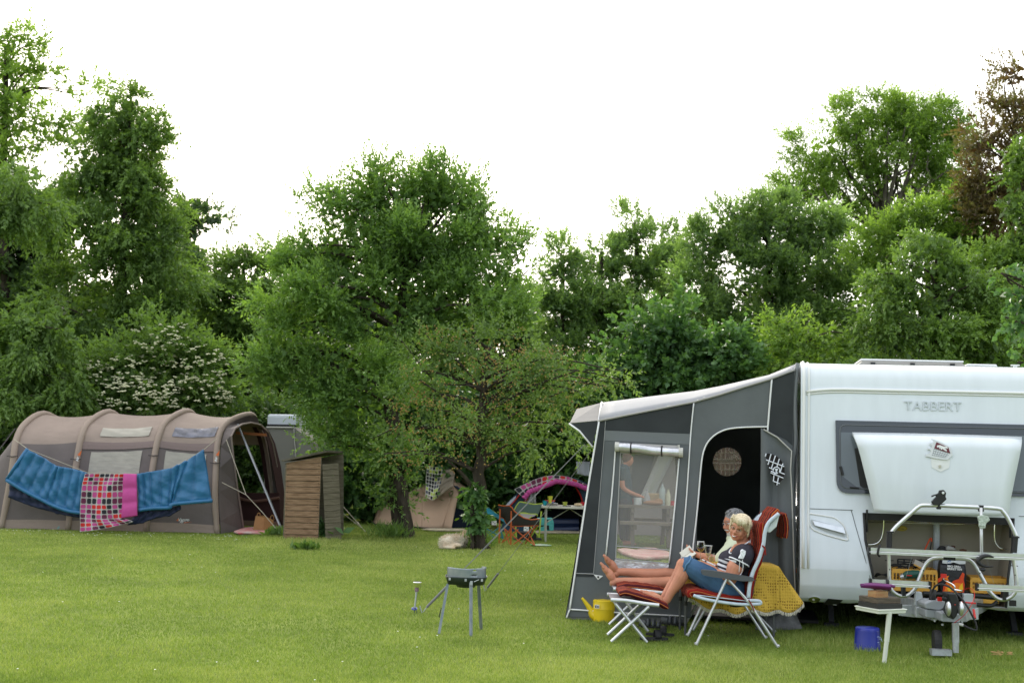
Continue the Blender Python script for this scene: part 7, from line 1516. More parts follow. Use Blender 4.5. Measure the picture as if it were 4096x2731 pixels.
m = MB(); m.tube([g0_, ct(110, 1080, g0_.y - .1)], .008, 5); m.tube([g1_, ct(260, 1140, g1_.y - .1)], .008, 5); m.build('peg_loop', mat('loop_tan', (.4, .28, .2), .8), tt_)
m = MB(); m.tube([ct(105, 1055, g0_.y), ct(125, 1090, g0_.y)], .02, 6); m.build('red_peg', redp, tt_)
m = MB(); m.tube([g1_ + ZD * .02, g2_ + ZD * .02], .02, 5); m.tube([g0_ + ZD * .02, g1_ + ZD * .02], .02, 5); m.tube([g2_ + ZD * .02, g3_ + ZD * .02], .015, 5); m.build('mud_edge', mat('edge_dark', (.03, .025, .03), .9), tt_)
m = MB(); c = [G(z16(x, y), .02) for x, y in ((1060, 1185), (1200, 1175), (1820, 1185), (1820, 1208), (1500, 1212), (1350, 1210), (1200, 1205))]; m.prism([c], ZD * .02); o = m.build('groundsheet', mat('mat_cream', (.45, .38, .27), .9, var=.3, vscale=8), None, origin=c[0]); tag(o, 'cream patterned mat on the grass before the tan tent', 'mat')
def sbf(u, v):
    T = [(1150, 125), (1300, 150), (1480, 155), (1600, 250)]; Bt = [(1115, 645), (1250, 700), (1350, 640), (1560, 470)]; k = min(2, int(u * 3)); t = u * 3 - k
    x = lerp(lerp(T[k][0], T[k + 1][0], t), lerp(Bt[k][0], Bt[k + 1][0], t), v); y = lerp(lerp(T[k][1], T[k + 1][1], t), lerp(Bt[k][1], Bt[k + 1][1], t), v); return ct(x, y, lerp(yf + .8, yf + .35, v)) + Vector((0, -.05 * math.sin(u * 8 + v * 6), 0))
pw = patchwork('sleeping_bag', 'grey, white and lime printed sleeping bag thrown over the top of the tan tent', lambda u, v: sbf(u * .62, v), 6, 9, 8, ct(1300, 400, yf + .6), 'sleeping bag', cols=[mat('print_slate', (.08, .085, .12), .8), mat('print_lime', (.45, .55, .10), .8), mat('print_taupe', (.30, .25, .21), .8), mat('print_black', (.02, .02, .02), .8)], ground_=mat('print_ivory', (.6, .57, .52), .8))
m = MB(); m.grid(lambda u, v: sbf(.60 + u * .42, v) + Vector((0, -.04 - .03 * abs(math.sin(v * 14 + u * 3)), 0)), 12, 24); m.build('lining', mat('lining_taupe', (.27, .22, .17), .7, bump=.6, bscale=10), pw, smooth=True, mods=solid(.03))
# ================================================================ pop-up tent with quilt
PT = 26.3; pq = lambda x, y, dy=0: P(z14(x, y), PT + dy)
pt_ = thing('popup_tent', 'low dark blue dome tent with open front and red trim right of the camp chairs', 'tent', Vector((pq(1200, 1240).x, PT, 0)))
outa = smooth_path([pq(*p) for p in ((120, 1235), (150, 900), (210, 740), (360, 580), (520, 450), (740, 330), (1000, 250), (1250, 235), (1500, 300), (1700, 420), (1900, 620), (2020, 850), (2080, 1235))], 3)
for p in (outa[0], outa[-1]): p.z = 0
na = len(outa) - 1; cx0 = (outa[0] + outa[-1]) / 2 + Vector((0, 2.0, 0))
navyt = mat('popup_navy', (.012, .045, .085), .6, bump=.3)
m = MB(); m.grid(lambda u, v: (lambda p: Vector((lerp(p.x, cx0.x, 1 - math.cos(v * 1.57)), p.y + 2.1 * math.sin(v * 1.57), p.z * math.cos(v * 1.57))))(outa[min(na, int(round(u * na)))]), na, 10)
m.build('shell', navyt, pt_, smooth=True, mods=solid(.006))
ina = smooth_path([pq(*p) for p in ((560, 1238), (570, 900), (600, 640), (700, 510), (860, 440), (1100, 360), (1300, 370), (1450, 440), (1540, 560), (1590, 760), (1600, 1238))], 3)
m = MB(); m.prism([outa, ina], Vector((0, .02, 0))); m.build('front_panel', navyt, pt_)
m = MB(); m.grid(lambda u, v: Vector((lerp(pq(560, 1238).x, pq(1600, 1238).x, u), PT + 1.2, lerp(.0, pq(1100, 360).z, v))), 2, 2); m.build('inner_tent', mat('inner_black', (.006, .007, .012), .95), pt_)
m = MB(); m.tube(smooth_path([pq(1440, 430, -.03), pq(1520, 560, -.03), pq(1560, 680, -.03), pq(1570, 780, -.03)], 4), .045, 6, flat=.3); m.tube(smooth_path([pq(250, 790, -.03), pq(350, 690, -.03), pq(440, 570, -.03), pq(500, 500, -.03)], 4), .045, 6, flat=.3); m.tube([pq(600, 640, -.03), pq(520, 700, -.03)], .02, 6); m.build('red_trim', redp, pt_)
m = MB(); m.prism([[pq(x, y, -.02) for x, y in ((190, 760), (290, 660), (380, 585), (370, 640), (250, 770))]], Vector((0, .015, 0))); m.build('pale_panel', mat('pale_blue', (.45, .52, .62), .5), pt_)
m = MB(); m.grid(lambda u, v: pq(lerp(lerp(610, 520, v), lerp(725, 735, v), u), lerp(lerp(560, 720, v), lerp(510, 740, v), u), -.06) + Vector((0, .03 * math.sin(u * 12), 0)), 16, 4); m.build('door_curtain', mat('curtain_silver', (.35, .36, .37), .5), pt_, smooth=True, mods=solid(.006))
m = MB(); m.tube([pq(1020, 1080, .6), pq(1500, 1080, .6)], .09, 8); m.tube([pq(1000, 1200, .3), pq(1500, 1190, .3)], .06, 8); m.build('airbed', mat('airbed_navy', (.02, .035, .09), .4), pt_, smooth='auto')
m = MB(); c = [G(z14(x, y), .02) for x, y in ((700, 1228), (1520, 1222), (1515, 1262), (1040, 1262), (720, 1262))]; m.prism([c], ZD * .02); o = m.build('groundsheet', mat('mat_cream', (.45, .38, .27), .9), None, origin=c[0]); tag(o, 'pale mat edge in front of the dome tent', 'mat')
def qf(u, v):
    O_ = [(345, 475), (520, 385), (700, 300), (900, 238), (1100, 222), (1300, 245), (1500, 320), (1660, 400)]; I_ = [(515, 640), (620, 520), (740, 480), (880, 420), (1100, 335), (1300, 355), (1480, 400), (1680, 485)]
    k = min(6, int(u * 7)); t = u * 7 - k; x = lerp(lerp(O_[k][0], O_[k + 1][0], t), lerp(I_[k][0], I_[k + 1][0], t), v); y = lerp(lerp(O_[k][1], O_[k + 1][1], t), lerp(I_[k][1], I_[k + 1][1], t), v); return pq(x, y, lerp(-.06, -.12, v))
qt = patchwork('quilt', 'red, pink and black patchwork quilt laid over the arch of the dome tent', qf, 13, 2, 9, pq(1000, 300), 'quilt', th=.03)
m = MB(); m.tube([qf(k / 60, 1) + Vector((0, -.03, .0 + .006 * math.sin(k * 1.9))) for k in range(61)], [.048 + .008 * math.sin(k * 1.9) for k in range(61)], 8); m.build('pink_edge', pinkm, qt, smooth=True)
m = MB(); a = P(z14(1455, -20), 25.9); b_ = P(z14(1700, -20), 25.9); c = P(z14(1690, 245), 25.9); d = P(z14(1470, 200), 25.9)
m.grid(lambda u, v: lerp(lerp(a, b_, u), lerp(d, c, u), v) + Vector((0, .03 * math.sin(u * 9), 0)), 12, 6); o = m.build('hanging_sheet', mat('sheet_lilac', (.42, .42, .50), .8), None, origin=a, smooth=True, mods=solid(.006)); tag(o, 'pale lilac sheet hanging behind the dome tent at the awning edge', 'sheet')
# ================================================================ camp table with crockery
CT = 23.6; cq = lambda x, y, dy=0: P(z14(x, y), CT + dy)
a, b_ = cq(805, 790), cq(1900, 800); ztt = a.z + .02
ctb = thing('camping_table', 'long pale folding table laid with cups and plates before the dome tent', 'table', Vector(((a.x + b_.x) / 2, CT + .3, 0)))
m = MB(); m.box(Vector(((a.x + b_.x) / 2, CT + .33, ztt - .02)), (b_.x - a.x, .66, .04)); m.build('table_top', mat('table_cream', (.55, .52, .45), .5), ctb, mods=bevel(.006))
for x in (a.x + .12, b_.x - .12):
    for y in (CT + .05, CT + .6): m = MB(); m.tube([Vector((x, y, ztt - .04)), Vector((x, y, 0))], .014, 8); m.build('leg', mat('leg_cream', (.45, .45, .40), .5), ctb)
m = MB(); m.tube([Vector((a.x + .14, CT + .1, ztt * .55)), Vector(((a.x + b_.x) / 2, CT + .3, ztt - .05)), Vector((b_.x - .14, CT + .1, ztt * .55))], .008, 6); m.build('brace', mat('leg_cream', (.45, .45, .40), .5), ctb)
def cup(x, wpx, h0, h1, col, label, name='cup', al=.75, dz=0, dy=.12):
    c = cq(x, 775, dy); c.z = ztt + dz; s_ = 1 / 4.48 * CT / F; r_ = wpx / 2 * s_; H = (h1 - h0) * s_; m = MB(); m.lathe([(r_ * .72, 0), (r_ * .8, H * .3), (r_, H), (r_ * .92, H), (r_ * .7, H * .1)], c, n=16)
    o = m.build(name, mat('cup_' + label.split()[0], col, .2, alpha=al), None, origin=c, smooth='auto'); return tag(o, label, 'cup', 'plastic cups on the camping table')
cup(893, 80, 690, 778, (.02, .32, .38), 'turquoise plastic cup at the left end of the long table')
cup(1252, 84, 685, 762, (.45, .50, .08), 'yellow-green plastic cup standing alone in the middle of the long table')
cup(1570, 84, 675, 752, (.45, .02, .03), 'red plastic cup at the awning end of the long table', dy=.3)
cup(985, 88, 585, 728, (.55, .55, .06), 'tall lime stack of cups in the stacked bowls', dz=.03)
m = MB(); c = cq(980, 775, .18); c.z = ztt + .02; m.lathe([(.04, 0), (.075, .045), (.09, .075), (.085, .075), (.04, .01)], c, n=20); o = m.build('bowl', mat('bowl_blue', (.05, .10, .38), .3), None, origin=c, smooth='auto'); tag(o, 'blue bowl with red rim holding the cup stack', 'bowl')
m = MB(); m.lathe([(.089, .055), (.094, .080), (.087, .080)], c, n=20, cap=False); m.build('rim', redp, o)
for x, n_p, lb_ in ((1020, 4, 'stack of white plates right of the turquoise cup'), (1510, 1, 'single white plate with a bread roll on the long table')):
    c = cq(x, 775, .14); c.z = ztt; m = MB()
    for k in range(n_p): m.lathe([(.05, .012 * k), (.105, .012 * k + .010), (.11, .012 * k + .014), (.05, .012 * k + .006)], c, n=24)
    o = m.build('plate', mat('china', (.7, .7, .68), .3), None, origin=c, smooth='auto'); tag(o, lb_, 'plate')
m = MB(); c = cq(1490, 745, .14); c.z = ztt + .035; m.ell(c, (.075, .04, .028)); o = m.build('bread', mat('bread', (.50, .38, .22), .8, var=.2, vscale=30), None, origin=c, smooth=True); tag(o, 'pale bread roll on the single white plate', 'bread')
m = MB(); c = cq(1290, 775, .06); c.z = ztt + .008; m.box(c, (.15, .03, .014)); m.box(c + Vector((-.13, .02, 0)), (.12, .012, .008)); o = m.build('cutlery', blk, None, origin=c); tag(o, 'black cutlery lying on the long table beside the yellow-green cup', 'cutlery')
# bag, crate, magazine
gy = 24.6; m = MB(); c4 = [P(z14(x, y), gy) for x, y in ((755, 988), (1030, 990), (1055, 1080), (1048, 1215), (800, 1225))]; m.prism([c4], Vector((0, .12, 0))); sb = m.build('shopping_bag', mat('turquoise_bag', (.10, .48, .48), .6, var=.15, vscale=30), None, origin=c4[4], mods=bevel(.01)); tag(sb, 'turquoise shopping bag with black letter print under the long table', 'bag')
m = MB(); m.prism([[P(z14(x, y), gy - .004) for x, y in ((905, 1015), (958, 1020), (955, 1070), (920, 1075), (905, 1110), (880, 1115))]], Vector((0, .002, 0))); m.prism([[P(z14(x, y), gy - .004) for x, y in ((922, 1118), (968, 1118), (970, 1210), (930, 1200))]], Vector((0, .002, 0))); m.prism([[P(z14(x, y), gy - .004) for x, y in ((800, 1120), (880, 1118), (870, 1140), (810, 1150))]], Vector((0, .002, 0))); m.build('letter_print', blk, sb)
g_ = G(z14(560, 1390)); m = MB(); cr2 = lambda x, y, dy=0: P(z14(x, y), g_.y + dy)
m.prism([[cr2(390, 1240), cr2(748, 1250), cr2(735, 1365), cr2(400, 1375)]], Vector((0, .34, 0))); kb = m.build('storage_crate', mat('crate_black', (.012, .012, .014), .5), None, origin=g_, mods=bevel(.012)); tag(kb, 'black plastic crate on a tray behind the orange camp chair', 'crate')
m = MB(); m.prism([[cr2(330, 1365, -.03), cr2(835, 1368, -.03), cr2(835, 1392, -.03), cr2(340, 1385, -.03)]], Vector((0, .4, 0))); m.build('tray', blk2, kb)
g_ = G(z14(830, 1495)); m = MB(); m.ell(g_ + ZD * .02, (.185, .12, .02), n=24, m=6); o = m.build('magazine', mat('magazine', (.45, .45, .42), .4, col2=(.25, .4, .25), vscale=9), None, origin=g_); tag(o, 'glossy flyer lying on the grass by the orange chair', 'magazine')
m = MB(); m.ell(g_ + Vector((-.11, -.01, .025)), (.09, .07, .017), n=16, m=5); m.build('green_cover', mat('cover_green', (.08, .4, .10), .4), o)
# ================================================================ camp chairs
def camp_chair(label, Yf, frame_c, fab_c, posts, crosses, fabric, extra=None, dep=.42):
    q = lambda x, y, d=0: P(z14(x, y), Yf + d); g = q(*posts[0][1]); g.z = 0; t = thing('camp_chair', label, 'camp chair', g, 'folding camp chairs before the dome tent')
    fm_ = mat(frame_c[0], frame_c[1], .4)
    for (a, b, d) in posts: m = MB(); e = q(*b, d); m.tube([q(*a, d), Vector((e.x, e.y, max(.0, e.z)))], .013, 8); m.build('post', fm_, t)
    for (a, b, d0, d1) in crosses: m = MB(); e = q(*b, d1); m.tube([q(*a, d0), Vector((e.x, e.y, max(0, e.z)))], .010, 8); m.build('leg', fm_, t)
    fb = mat(fab_c[0], fab_c[1], .8, bump=.3, bscale=12)
    for nm, A_, B_, mt_ in fabric:
        def fn(u, v, A_=A_, B_=B_):
            x = u * (len(A_) - 1); k = min(len(A_) - 2, int(x)); tt = x - k; a = q(lerp(A_[k][0], A_[k + 1][0], tt), lerp(A_[k][1], A_[k + 1][1], tt), lerp(A_[k][2], A_[k + 1][2], tt)); b = q(lerp(B_[k][0], B_[k + 1][0], tt), lerp(B_[k][1], B_[k + 1][1], tt), lerp(B_[k][2], B_[k + 1][2], tt))
            return lerp(a, b, v) - ZD * .015 * math.sin(v * 3.14)
        m = MB(); m.grid(fn, 16, 6); o = m.build(nm, mt_ or fb, t, smooth=True, mods=solid(.008)); m = MB(); m.tube([fn(k / 16, 0) for k in range(17)], .010, 6); m.tube([fn(k / 16, 1) for k in range(17)], .009, 6); m.build('binding', fm_, o)
    return t
orf = ('orange_frame', (.50, .10, .02)); 
mesh_g = mat('mesh_grey', (.30, .28, .28), .8)
camp_chair('charcoal camp chair with orange legs in front of the others', 22.5, orf, ('fabric_charcoal', (.032, .028, .026)),
           [((92, 830), (72, 1440), .0), ((292, 865), (283, 1468), -.1)],
           [((312, 1150), (700, 1475), -.1, -.15), ((702, 1150), (325, 1468), -.15, -.1), ((165, 1165), (262, 1468), 0, -.1), ((280, 1175), (110, 1450), -.1, 0), ((165, 1175), (490, 1450), .3, .35), ((420, 1190), (110, 1450), .35, .3), ((560, 1170), (712, 1470), .35, -.15), ((715, 1155), (545, 1448), -.15, .35)],
           [('seat_back', [(55, 755, .0), (150, 775, -.0), (255, 768, -.08), (300, 800, -.1), (340, 860, -.1), (430, 935, -.1), (520, 990, -.12), (640, 1018, -.14), (800, 1005, -.15)], [(85, 960, .05), (120, 985, .05), (160, 1000, .1), (200, 1080, .1), (240, 1110, .1), (300, 1135, .0), (420, 1135, -.05), (600, 1130, -.1), (790, 1125, -.12)], None)])
camp_chair('grey-green camp chair with lime edging behind the orange one', 23.3, ('lime_frame', (.38, .48, .06)), ('fabric_teal_grey', (.085, .13, .115)),
           [((830, 870), (790, 1340), 0), ((350, 860), (380, 1330), .3)],
           [((640, 1150), (800, 1330), .2, 0), ((820, 1060), (640, 1335), 0, .3)],
           [('seat_back', [(340, 850, .2), (390, 760, .2), (440, 695, .2), (560, 720, .2), (700, 745, .2), (850, 730, .2)], [(440, 950, .2), (450, 900, .2), (520, 890, .2), (640, 920, .2), (750, 915, .2), (760, 955, .2)], None), ('mesh_seat', [(445, 900, .0), (600, 915, 0), (750, 920, 0)], [(480, 985, -.05), (600, 1010, -.05), (660, 960, -.05)], mesh_g)])
z3q = lambda x, y: ((1400 + x / 2.352 - 1980) * 4.48, (1750 + y / 2.352 - 1850) * 4.48)
tq = lambda x, y, d=0: (*z3q(x, y), d)
camp_chair('turquoise camp chair half hidden by the leafy cherry trunk', 23.0, ('teal_frame', (.02, .20, .25)), ('fabric_teal', (.03, .27, .38)),
           [(z3q(1255, 800), z3q(1255, 935), 0), (z3q(1400, 800), z3q(1440, 950), 0)],
           [(z3q(1260, 840), z3q(1440, 945), 0, 0), (z3q(1420, 830), z3q(1280, 940), 0, 0), (z3q(1270, 860), z3q(1360, 950), .2, .2)],
           [('seat_back', [tq(1235, 630, .1), tq(1300, 660, .1), tq(1370, 715, .1), tq(1440, 750, .1)], [tq(1250, 700, .1), tq(1310, 715, .1), tq(1380, 735, .1), tq(1465, 805, .1)], None), ('seat', [tq(1250, 700, -.1), tq(1340, 725, -.1), tq(1450, 790, -.1)], [tq(1260, 790, .1), tq(1330, 795, .1), tq(1440, 805, .1)], mat('fabric_dark_teal', (.012, .035, .045), .8))])
for x, y, Yt, ch_ in ((560, 1182, 22.3, 'camp_chair'), (1356, 800, 22.8, 'camp_chair.002')):
    p_ = P(z14(x, y), Yt) if x < 900 else P(z3(x, y), Yt); m = MB(); m.box(p_, (.085, .004, .075)); lbx = m.build('care_label', mat('label_white', (.7, .7, .7), .5), bpy.data.objects[ch_])
    m = MB(); m.box(p_ + Vector((-.015, -.003, .01)), (.03, .002, .012)); m.box(p_ + Vector((.015, -.003, -.012)), (.022, .002, .014)); m.build('label_print', mat('print_dark', (.1, .1, .12), .6), lbx)
# ================================================================ dog
DY = 21.45; dg = lambda x, y, d=0: P(z16(x, y), DY + d)
b0d = dg(1560, 1480); b0d.z = 0; dog = thing('dog', 'cream long-haired dog lying curled on the grass behind the cherry trunk', 'dog', b0d)
B = Body(); B.limb([dg(1500, 1398), dg(1620, 1375, .1), dg(1720, 1360, .25), dg(1800, 1310, .4)], [.105, .10, .085, .085]); B.ell(dg(1490, 1395), (.115, .13, .105)); B.ell(dg(1600, 1440, -.05), (.12, .08, .045))
B.limb([dg(1800, 1310, .4), dg(1900, 1250, .5), dg(1990, 1215, .55)], [.085, .07, .06]); B.ell(dg(2020, 1195, .55), (.075, .065, .065)); B.limb([dg(2050, 1225, .52), dg(2105, 1258, .5)], [.040, .026])
B.limb([dg(1580, 1445, -.1), dg(1480, 1475, -.14), dg(1600, 1485, -.16)], [.04, .025, .02]); B.limb([dg(1440, 1440, -.06), dg(1460, 1472, -.14), dg(1600, 1486, -.16)], [.03, .032, .016])
for yy in (-.05, .07): B.ell(dg(1995, 1200, .55 + yy), (.03, .02, .05))
furm = mat('dog_fur', (.85, .80, .70), .9, col2=(.70, .52, .34), vscale=3, bump=1, bscale=45)
B.build('body', furm, dog, smooth=True, mods=clean(.012, 3))
r = np.random.default_rng(4); n = 5200; k = r.integers(0, 4, n); cs = np.array([dg(1495, 1398), dg(1610, 1375, .08), dg(1720, 1358, .25), dg(1815, 1300, .42)]); rd = np.array([[.118, .13, .108], [.12, .11, .10], [.10, .10, .09], [.09, .09, .085]])
q = r.normal(0, 1, (n, 3)); q /= np.linalg.norm(q, axis=1, keepdims=True); p_ = cs[k] + q * rd[k]; d = q * .6 + np.array([[-.4, -.1, -.35]]) + r.normal(0, .25, (n, 3)); L = .03 + .045 * r.random(n)
v = make_leaves(p_, d, L, L * .12, r, .2); v = np.maximum(v, [-1e9, -1e9, .005]); mesh_np('fur', v, np.arange(len(v)).reshape(-1, 4), 4, None, furm, dog)
m = MB(); m.ell(dg(2116, 1262, .5), (.016, .016, .014)); m.build('nose', blk, dog, smooth=True)
# ================================================================ barbecue
BY = 11.75; bq = lambda x, y, d=0: P(z4(x, y), BY + d)
g_ = bq(920, 1300); g_.z = 0; bb = thing('barbecue', 'small steel barbecue on three thin legs standing alone on the lawn', 'barbecue', g_)
pan = mat('bbq_black', (.02, .03, .028), .4, var=.3, vscale=12); gal = mat('bbq_galvanised', (.17, .21, .23), .4, metal=.5, col2=(.28, .30, .30), vscale=12)
a = bq(632, 545); b_ = bq(1205, 570); cxx = (a.x + b_.x) / 2; hw = (b_.x - a.x) / 2; zr = (a.z + b_.z) / 2; zb = bq(920, 655).z
def ringp(s, z, n=8): return [Vector((cxx + hw * s * math.copysign(abs(math.cos(t)) ** .5, math.cos(t)), BY + .13 + .16 * s * math.copysign(abs(math.sin(t)) ** .5, math.sin(t)), z)) for t in [(k + .5) * math.pi / 10 for k in range(20)]]
m = MB(); r1_, r2_, r3_, r4_ = ringp(1.03, zr + .006), ringp(1.0, zr - .004), ringp(.90, zb), ringp(.25, zb - .012); vs = r1_ + r2_ + r3_ + r4_; fs = []
for i in range(3):
    for k in range(20): fs.append((i * 20 + k, i * 20 + (k + 1) % 20, (i + 1) * 20 + (k + 1) % 20, (i + 1) * 20 + k))
fs.append(tuple(range(60, 80))); m.add(vs, fs); m.build('pan', pan, bb, smooth='auto', mods=solid(.003))
m = MB(); m.grid(lambda u, v: bq(lerp(lerp(658, 665, v), lerp(1200, 1195, v), u), lerp(560 - 0, lerp(402, 415, u) + 22 * math.sin(u * math.pi) , v) + 12 * u * (1 - v), .06 - .09 * math.sin(u * math.pi)) , 24, 8, skip=lambda i, j: (j == 6 and 16 <= i <= 17) or (j == 2 and 15 <= i <= 17)); ws = m.build('wind_shield', gal, bb, smooth=True, mods=solid(.004))
m = MB(); m.grid(lambda u, v: bq(lerp(658, 690, u), lerp(548, 405, v), .06 + .2 * u), 4, 4); m.tube([bq(1150, 412, .2), bq(1192, 415, .1)], .010, 6); m.build('shield_side', gal, bb)
for (x0_, y0_, x1_, y1_, d0, d1) in ((665, 640, 545, 1255, .05, -.02), (990, 620, 990, 1315, -.03, -.12), (1095, 660, 1132, 1262, .27, .32)):
    A = bq(x0_, y0_, d0); E_ = bq(x1_, y1_, d1); E_.z = 0; m = MB(); m.bar(A, E_, .030 if x0_ != 665 else .020, .012, up=Vector((0, -1, 0))); m.tube([A + Vector((-.009, -.008, 0)), E_ + Vector((-.009, -.008, 0))], .004, 4); m.tube([A + Vector((.009, -.008, 0)), E_ + Vector((.009, -.008, 0))], .004, 4); m.build('leg', gal, bb)
m = MB()
for x, y in ((692, 572), (915, 588), (1142, 590)): m.box(bq(x, y, -.035), (.018, .008, .022))
m.build('shield_clip', steel, bb)
m = MB(); m.box(bq(995, 630, -.06), (.022, .02, .035)); m.tube([bq(1030, 612, -.07), bq(1100, 582, -.05)], .003, 5); m.build('leg_bracket', steel, bb)
m = MB(); m.tube(smooth_path([bq(575, 972, 0), bq(562, 1030, 0), bq(548, 1090, 0), bq(552, 1108, 0)], 3), .004, 5); m.build('hook', blk, bb)
m = MB(); m.lathe([(.0, -.03), (.08, -.03), (.10, .0), (.0, .0)], Vector((cxx, BY + .13, zb - .002)), n=16); m.build('ash_cup', pan, bb)
# solar lamp
g_ = G(z4(200, 1055)); SY = g_.y; sq = lambda x, y: P(z4(x, y), SY); sl_ = thing('solar_lamp', 'small stainless solar garden lamp on a stake left of the barbecue', 'garden lamp', g_)
m = MB(); c = sq(238, 685); m.lathe([(.038, 0), (.041, .02), (.043, .042), (.045, .046), (.04, .052)], c, n=20); m.build('head', chrome, sl_, smooth='auto')
m = MB(); m.lathe([(.0, .0525), (.036, .053), (.0, .054)], c, n=18, cap=False); m.build('solar_cell', blk, sl_)
m = MB(); c2 = sq(232, 748); m.lathe([(.020, 0), (.021, (c - c2).z)], c2, n=16); m.build('lens', mat('lamp_lens_pink', (.28, .18, .24), .2, var=.6, vscale=60), sl_, smooth='auto')
m = MB(); m.tube([sq(230, 750), sq(206, 975)], .0095, 10); m.build('tube', steel, sl_, smooth='auto')
m = MB(); m.tube([sq(206, 975), sq(198, 1052)], [.008, .003], 6); m.tube([sq(215, 975), sq(240, 1045)], .004, 5); m.build('spike', mat('spike_grey', (.1, .1, .12), .5), sl_)
m = MB(); m.tube([sq(200 + 34 * math.cos(t), 985 - 8 * math.sin(t)) + Vector((0, .03 * math.sin(t), 0)) for t in [k * .5236 for k in range(12)]], .007, 6, closed=True); m.build('blue_ring', mat('ring_blue', (.03, .05, .35), .4), sl_)
# ================================================================ behind the clear window: picnic table, cook, tent
KY = 23.0; kq = lambda x, y, d=0: P(z18(x, y), KY + d); a, b_ = kq(95, 725), kq(760, 745)
oldw = mat('picnic_wood', (.12, .10, .075), .85, col2=(.20, .17, .13), vscale=3, bump=.4)
zt_ = a.z; pk = thing('picnic_table', 'wooden picnic table with benches seen through the awning window', 'picnic table', Vector(((a.x + b_.x) / 2, KY + .4, 0)))
m = MB(); L = b_.x - a.x
for k in range(5): m.box(Vector(((a.x + b_.x) / 2, KY + .08 + k * .15, zt_ - .025)), (L, .14, .05))
m.build('table_top', oldw, pk)
zb_ = .46
for y in (-.35, 1.0):
    m = MB(); m.box(Vector(((a.x + b_.x) / 2, KY + y, zb_ - .02)), (L, .25, .05)); m.build('bench', oldw, pk)
for x in (.22, .78):
    for sy in (-1, 1): m = MB(); m.bar(Vector((a.x + L * x, KY + .38 + sy * .16, zt_ - .05)), Vector((a.x + L * x, KY + .38 + sy * .5, 0)), .12, .06, up=Vector((1, 0, 0))); m.build('leg', oldw, pk)
    m = MB(); m.box(Vector((a.x + L * x, KY + .33, zb_ - .08)), (.06, 1.5, .10)); m.box(Vector((a.x + L * x, KY + .38, zt_ - .10)), (.06, .7, .09)); m.build('crossbeam', oldw, pk)
def obj_on(name, label, cat, x, r_, h, col, prof_=None, d=.3, al=1, parent=None):
    c = kq(x, 720, d); c.z = zt_; m = MB(); m.lathe(prof_ or [(r_, 0), (r_, h)], c, n=14); o = m.build(name, mat('item_' + name + str(x), col, .35, alpha=al), None, origin=c, smooth='auto'); return tag(o, label, cat)
obj_on('tub', 'white plastic tub at the left of the picnic table', 'tub', 290, .075, .12, (.6, .62, .6))
obj_on('red_pot', 'red pot behind the white tub on the picnic table', 'pot', 237, .08, .09, (.5, .03, .03), d=.45)
obj_on('bottle', 'tall clear water bottle with green cap, tallest on the picnic table', 'bottle', 545, .05, .4, (.5, .58, .56), [(.05, 0), (.055, .2), (.05, .28), (.018, .34), (.018, .38), (.0, .385)], al=.6)
obj_on('bottle', 'pale bottle with yellow cap near the right end of the picnic table', 'bottle', 606, .045, .3, (.6, .58, .4), [(.045, 0), (.045, .17), (.03, .22), (.016, .25), (.016, .28), (0, .285)], al=.8)
obj_on('bottle', 'squat clear bottle beside the white tub on the picnic table', 'bottle', 385, .06, .26, (.5, .5, .5), [(.07, 0), (.06, .12), (.02, .22), (.02, .27)], al=.6)
obj_on('tin', 'small red tin at the right end of the picnic table', 'tin', 645, .05, .08, (.5, .03, .05), d=.4)
m = MB(); c = kq(450, 700, .2); c.z = zt_ + .04; m.ell(c, (.18, .09, .045)); m.ell(c + Vector((.1, .03, .03)), (.08, .06, .05)); o = m.build('bread', mat('bread_brown', (.30, .16, .08), .8), None, origin=c, smooth=True); tag(o, 'long brown loaf lying on the picnic table', 'bread')
m = MB(); c = kq(490, 640, .45); m.box(Vector((c.x, c.y, zt_ + .10)), (.36, .18, .2)); o = m.build('carton', mat('carton_tan', (.45, .33, .18), .8), None, origin=c, mods=bevel(.01)); tag(o, 'tan carton standing behind the loaf on the picnic table', 'box')
m = MB(); gp = [G(z18(x, y), .02) for x, y in ((75, 1215), (150, 1205), (270, 1222), (350, 1200), (480, 1205), (620, 1245), (620, 1290), (500, 1298), (380, 1305), (260, 1290), (130, 1250))]
m.prism([gp], ZD * .05); o = m.build('pink_blanket', mat('pink_floral', (.55, .26, .24), .9, col2=(.68, .50, .42), vscale=7, bump=.8, bscale=8), None, origin=gp[0], mods=bevel(.02)); tag(o, 'pink floral blanket spread on the lawn, seen through the awning window', 'blanket')
bt2 = thing('bell_tent', 'large pale grey-pink tent behind the picnic table', 'tent', Vector((kq(400, 900, 4).x, KY + 4, 0)))
def bq2(x, y, d=3.4): return P(z18(x, y), KY + d)
pts = [bq2(-60, 980), bq2(60, 500), bq2(180, 120), bq2(420, -60), bq2(800, -60), bq2(1010, 300), bq2(1040, 980)]; pts[0].z = 0; pts[-1].z = 0
m = MB(); m.prism([pts], Vector((0, 3, 0))); m.build('canvas', mat('canvas_pinkgrey', (.38, .33, .31), .9, bump=.5, bscale=2), bt2)
m = MB(); m.grid(lambda u, v: bq2(lerp(lerp(520, 300, v), lerp(680, 440, v), u), lerp(190, 680, v), 3.3) + Vector((0, -.05 * math.sin(u * 6), 0)), 10, 8); m.build('door_drape', mat('drape_white', (.62, .60, .57), .8), bt2, smooth=True, mods=solid(.01))
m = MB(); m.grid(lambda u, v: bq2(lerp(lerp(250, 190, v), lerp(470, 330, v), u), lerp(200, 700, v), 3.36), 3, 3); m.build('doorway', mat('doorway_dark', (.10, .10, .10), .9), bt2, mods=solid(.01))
CK = 23.35; kp = lambda x, y, d=0: P(z18(x, y), CK + d); cb0 = kp(150, 1100); cb0.z = 0; ck = thing('person', 'person in dark clothes leaning over the picnic table beyond the awning window', 'person', cb0)
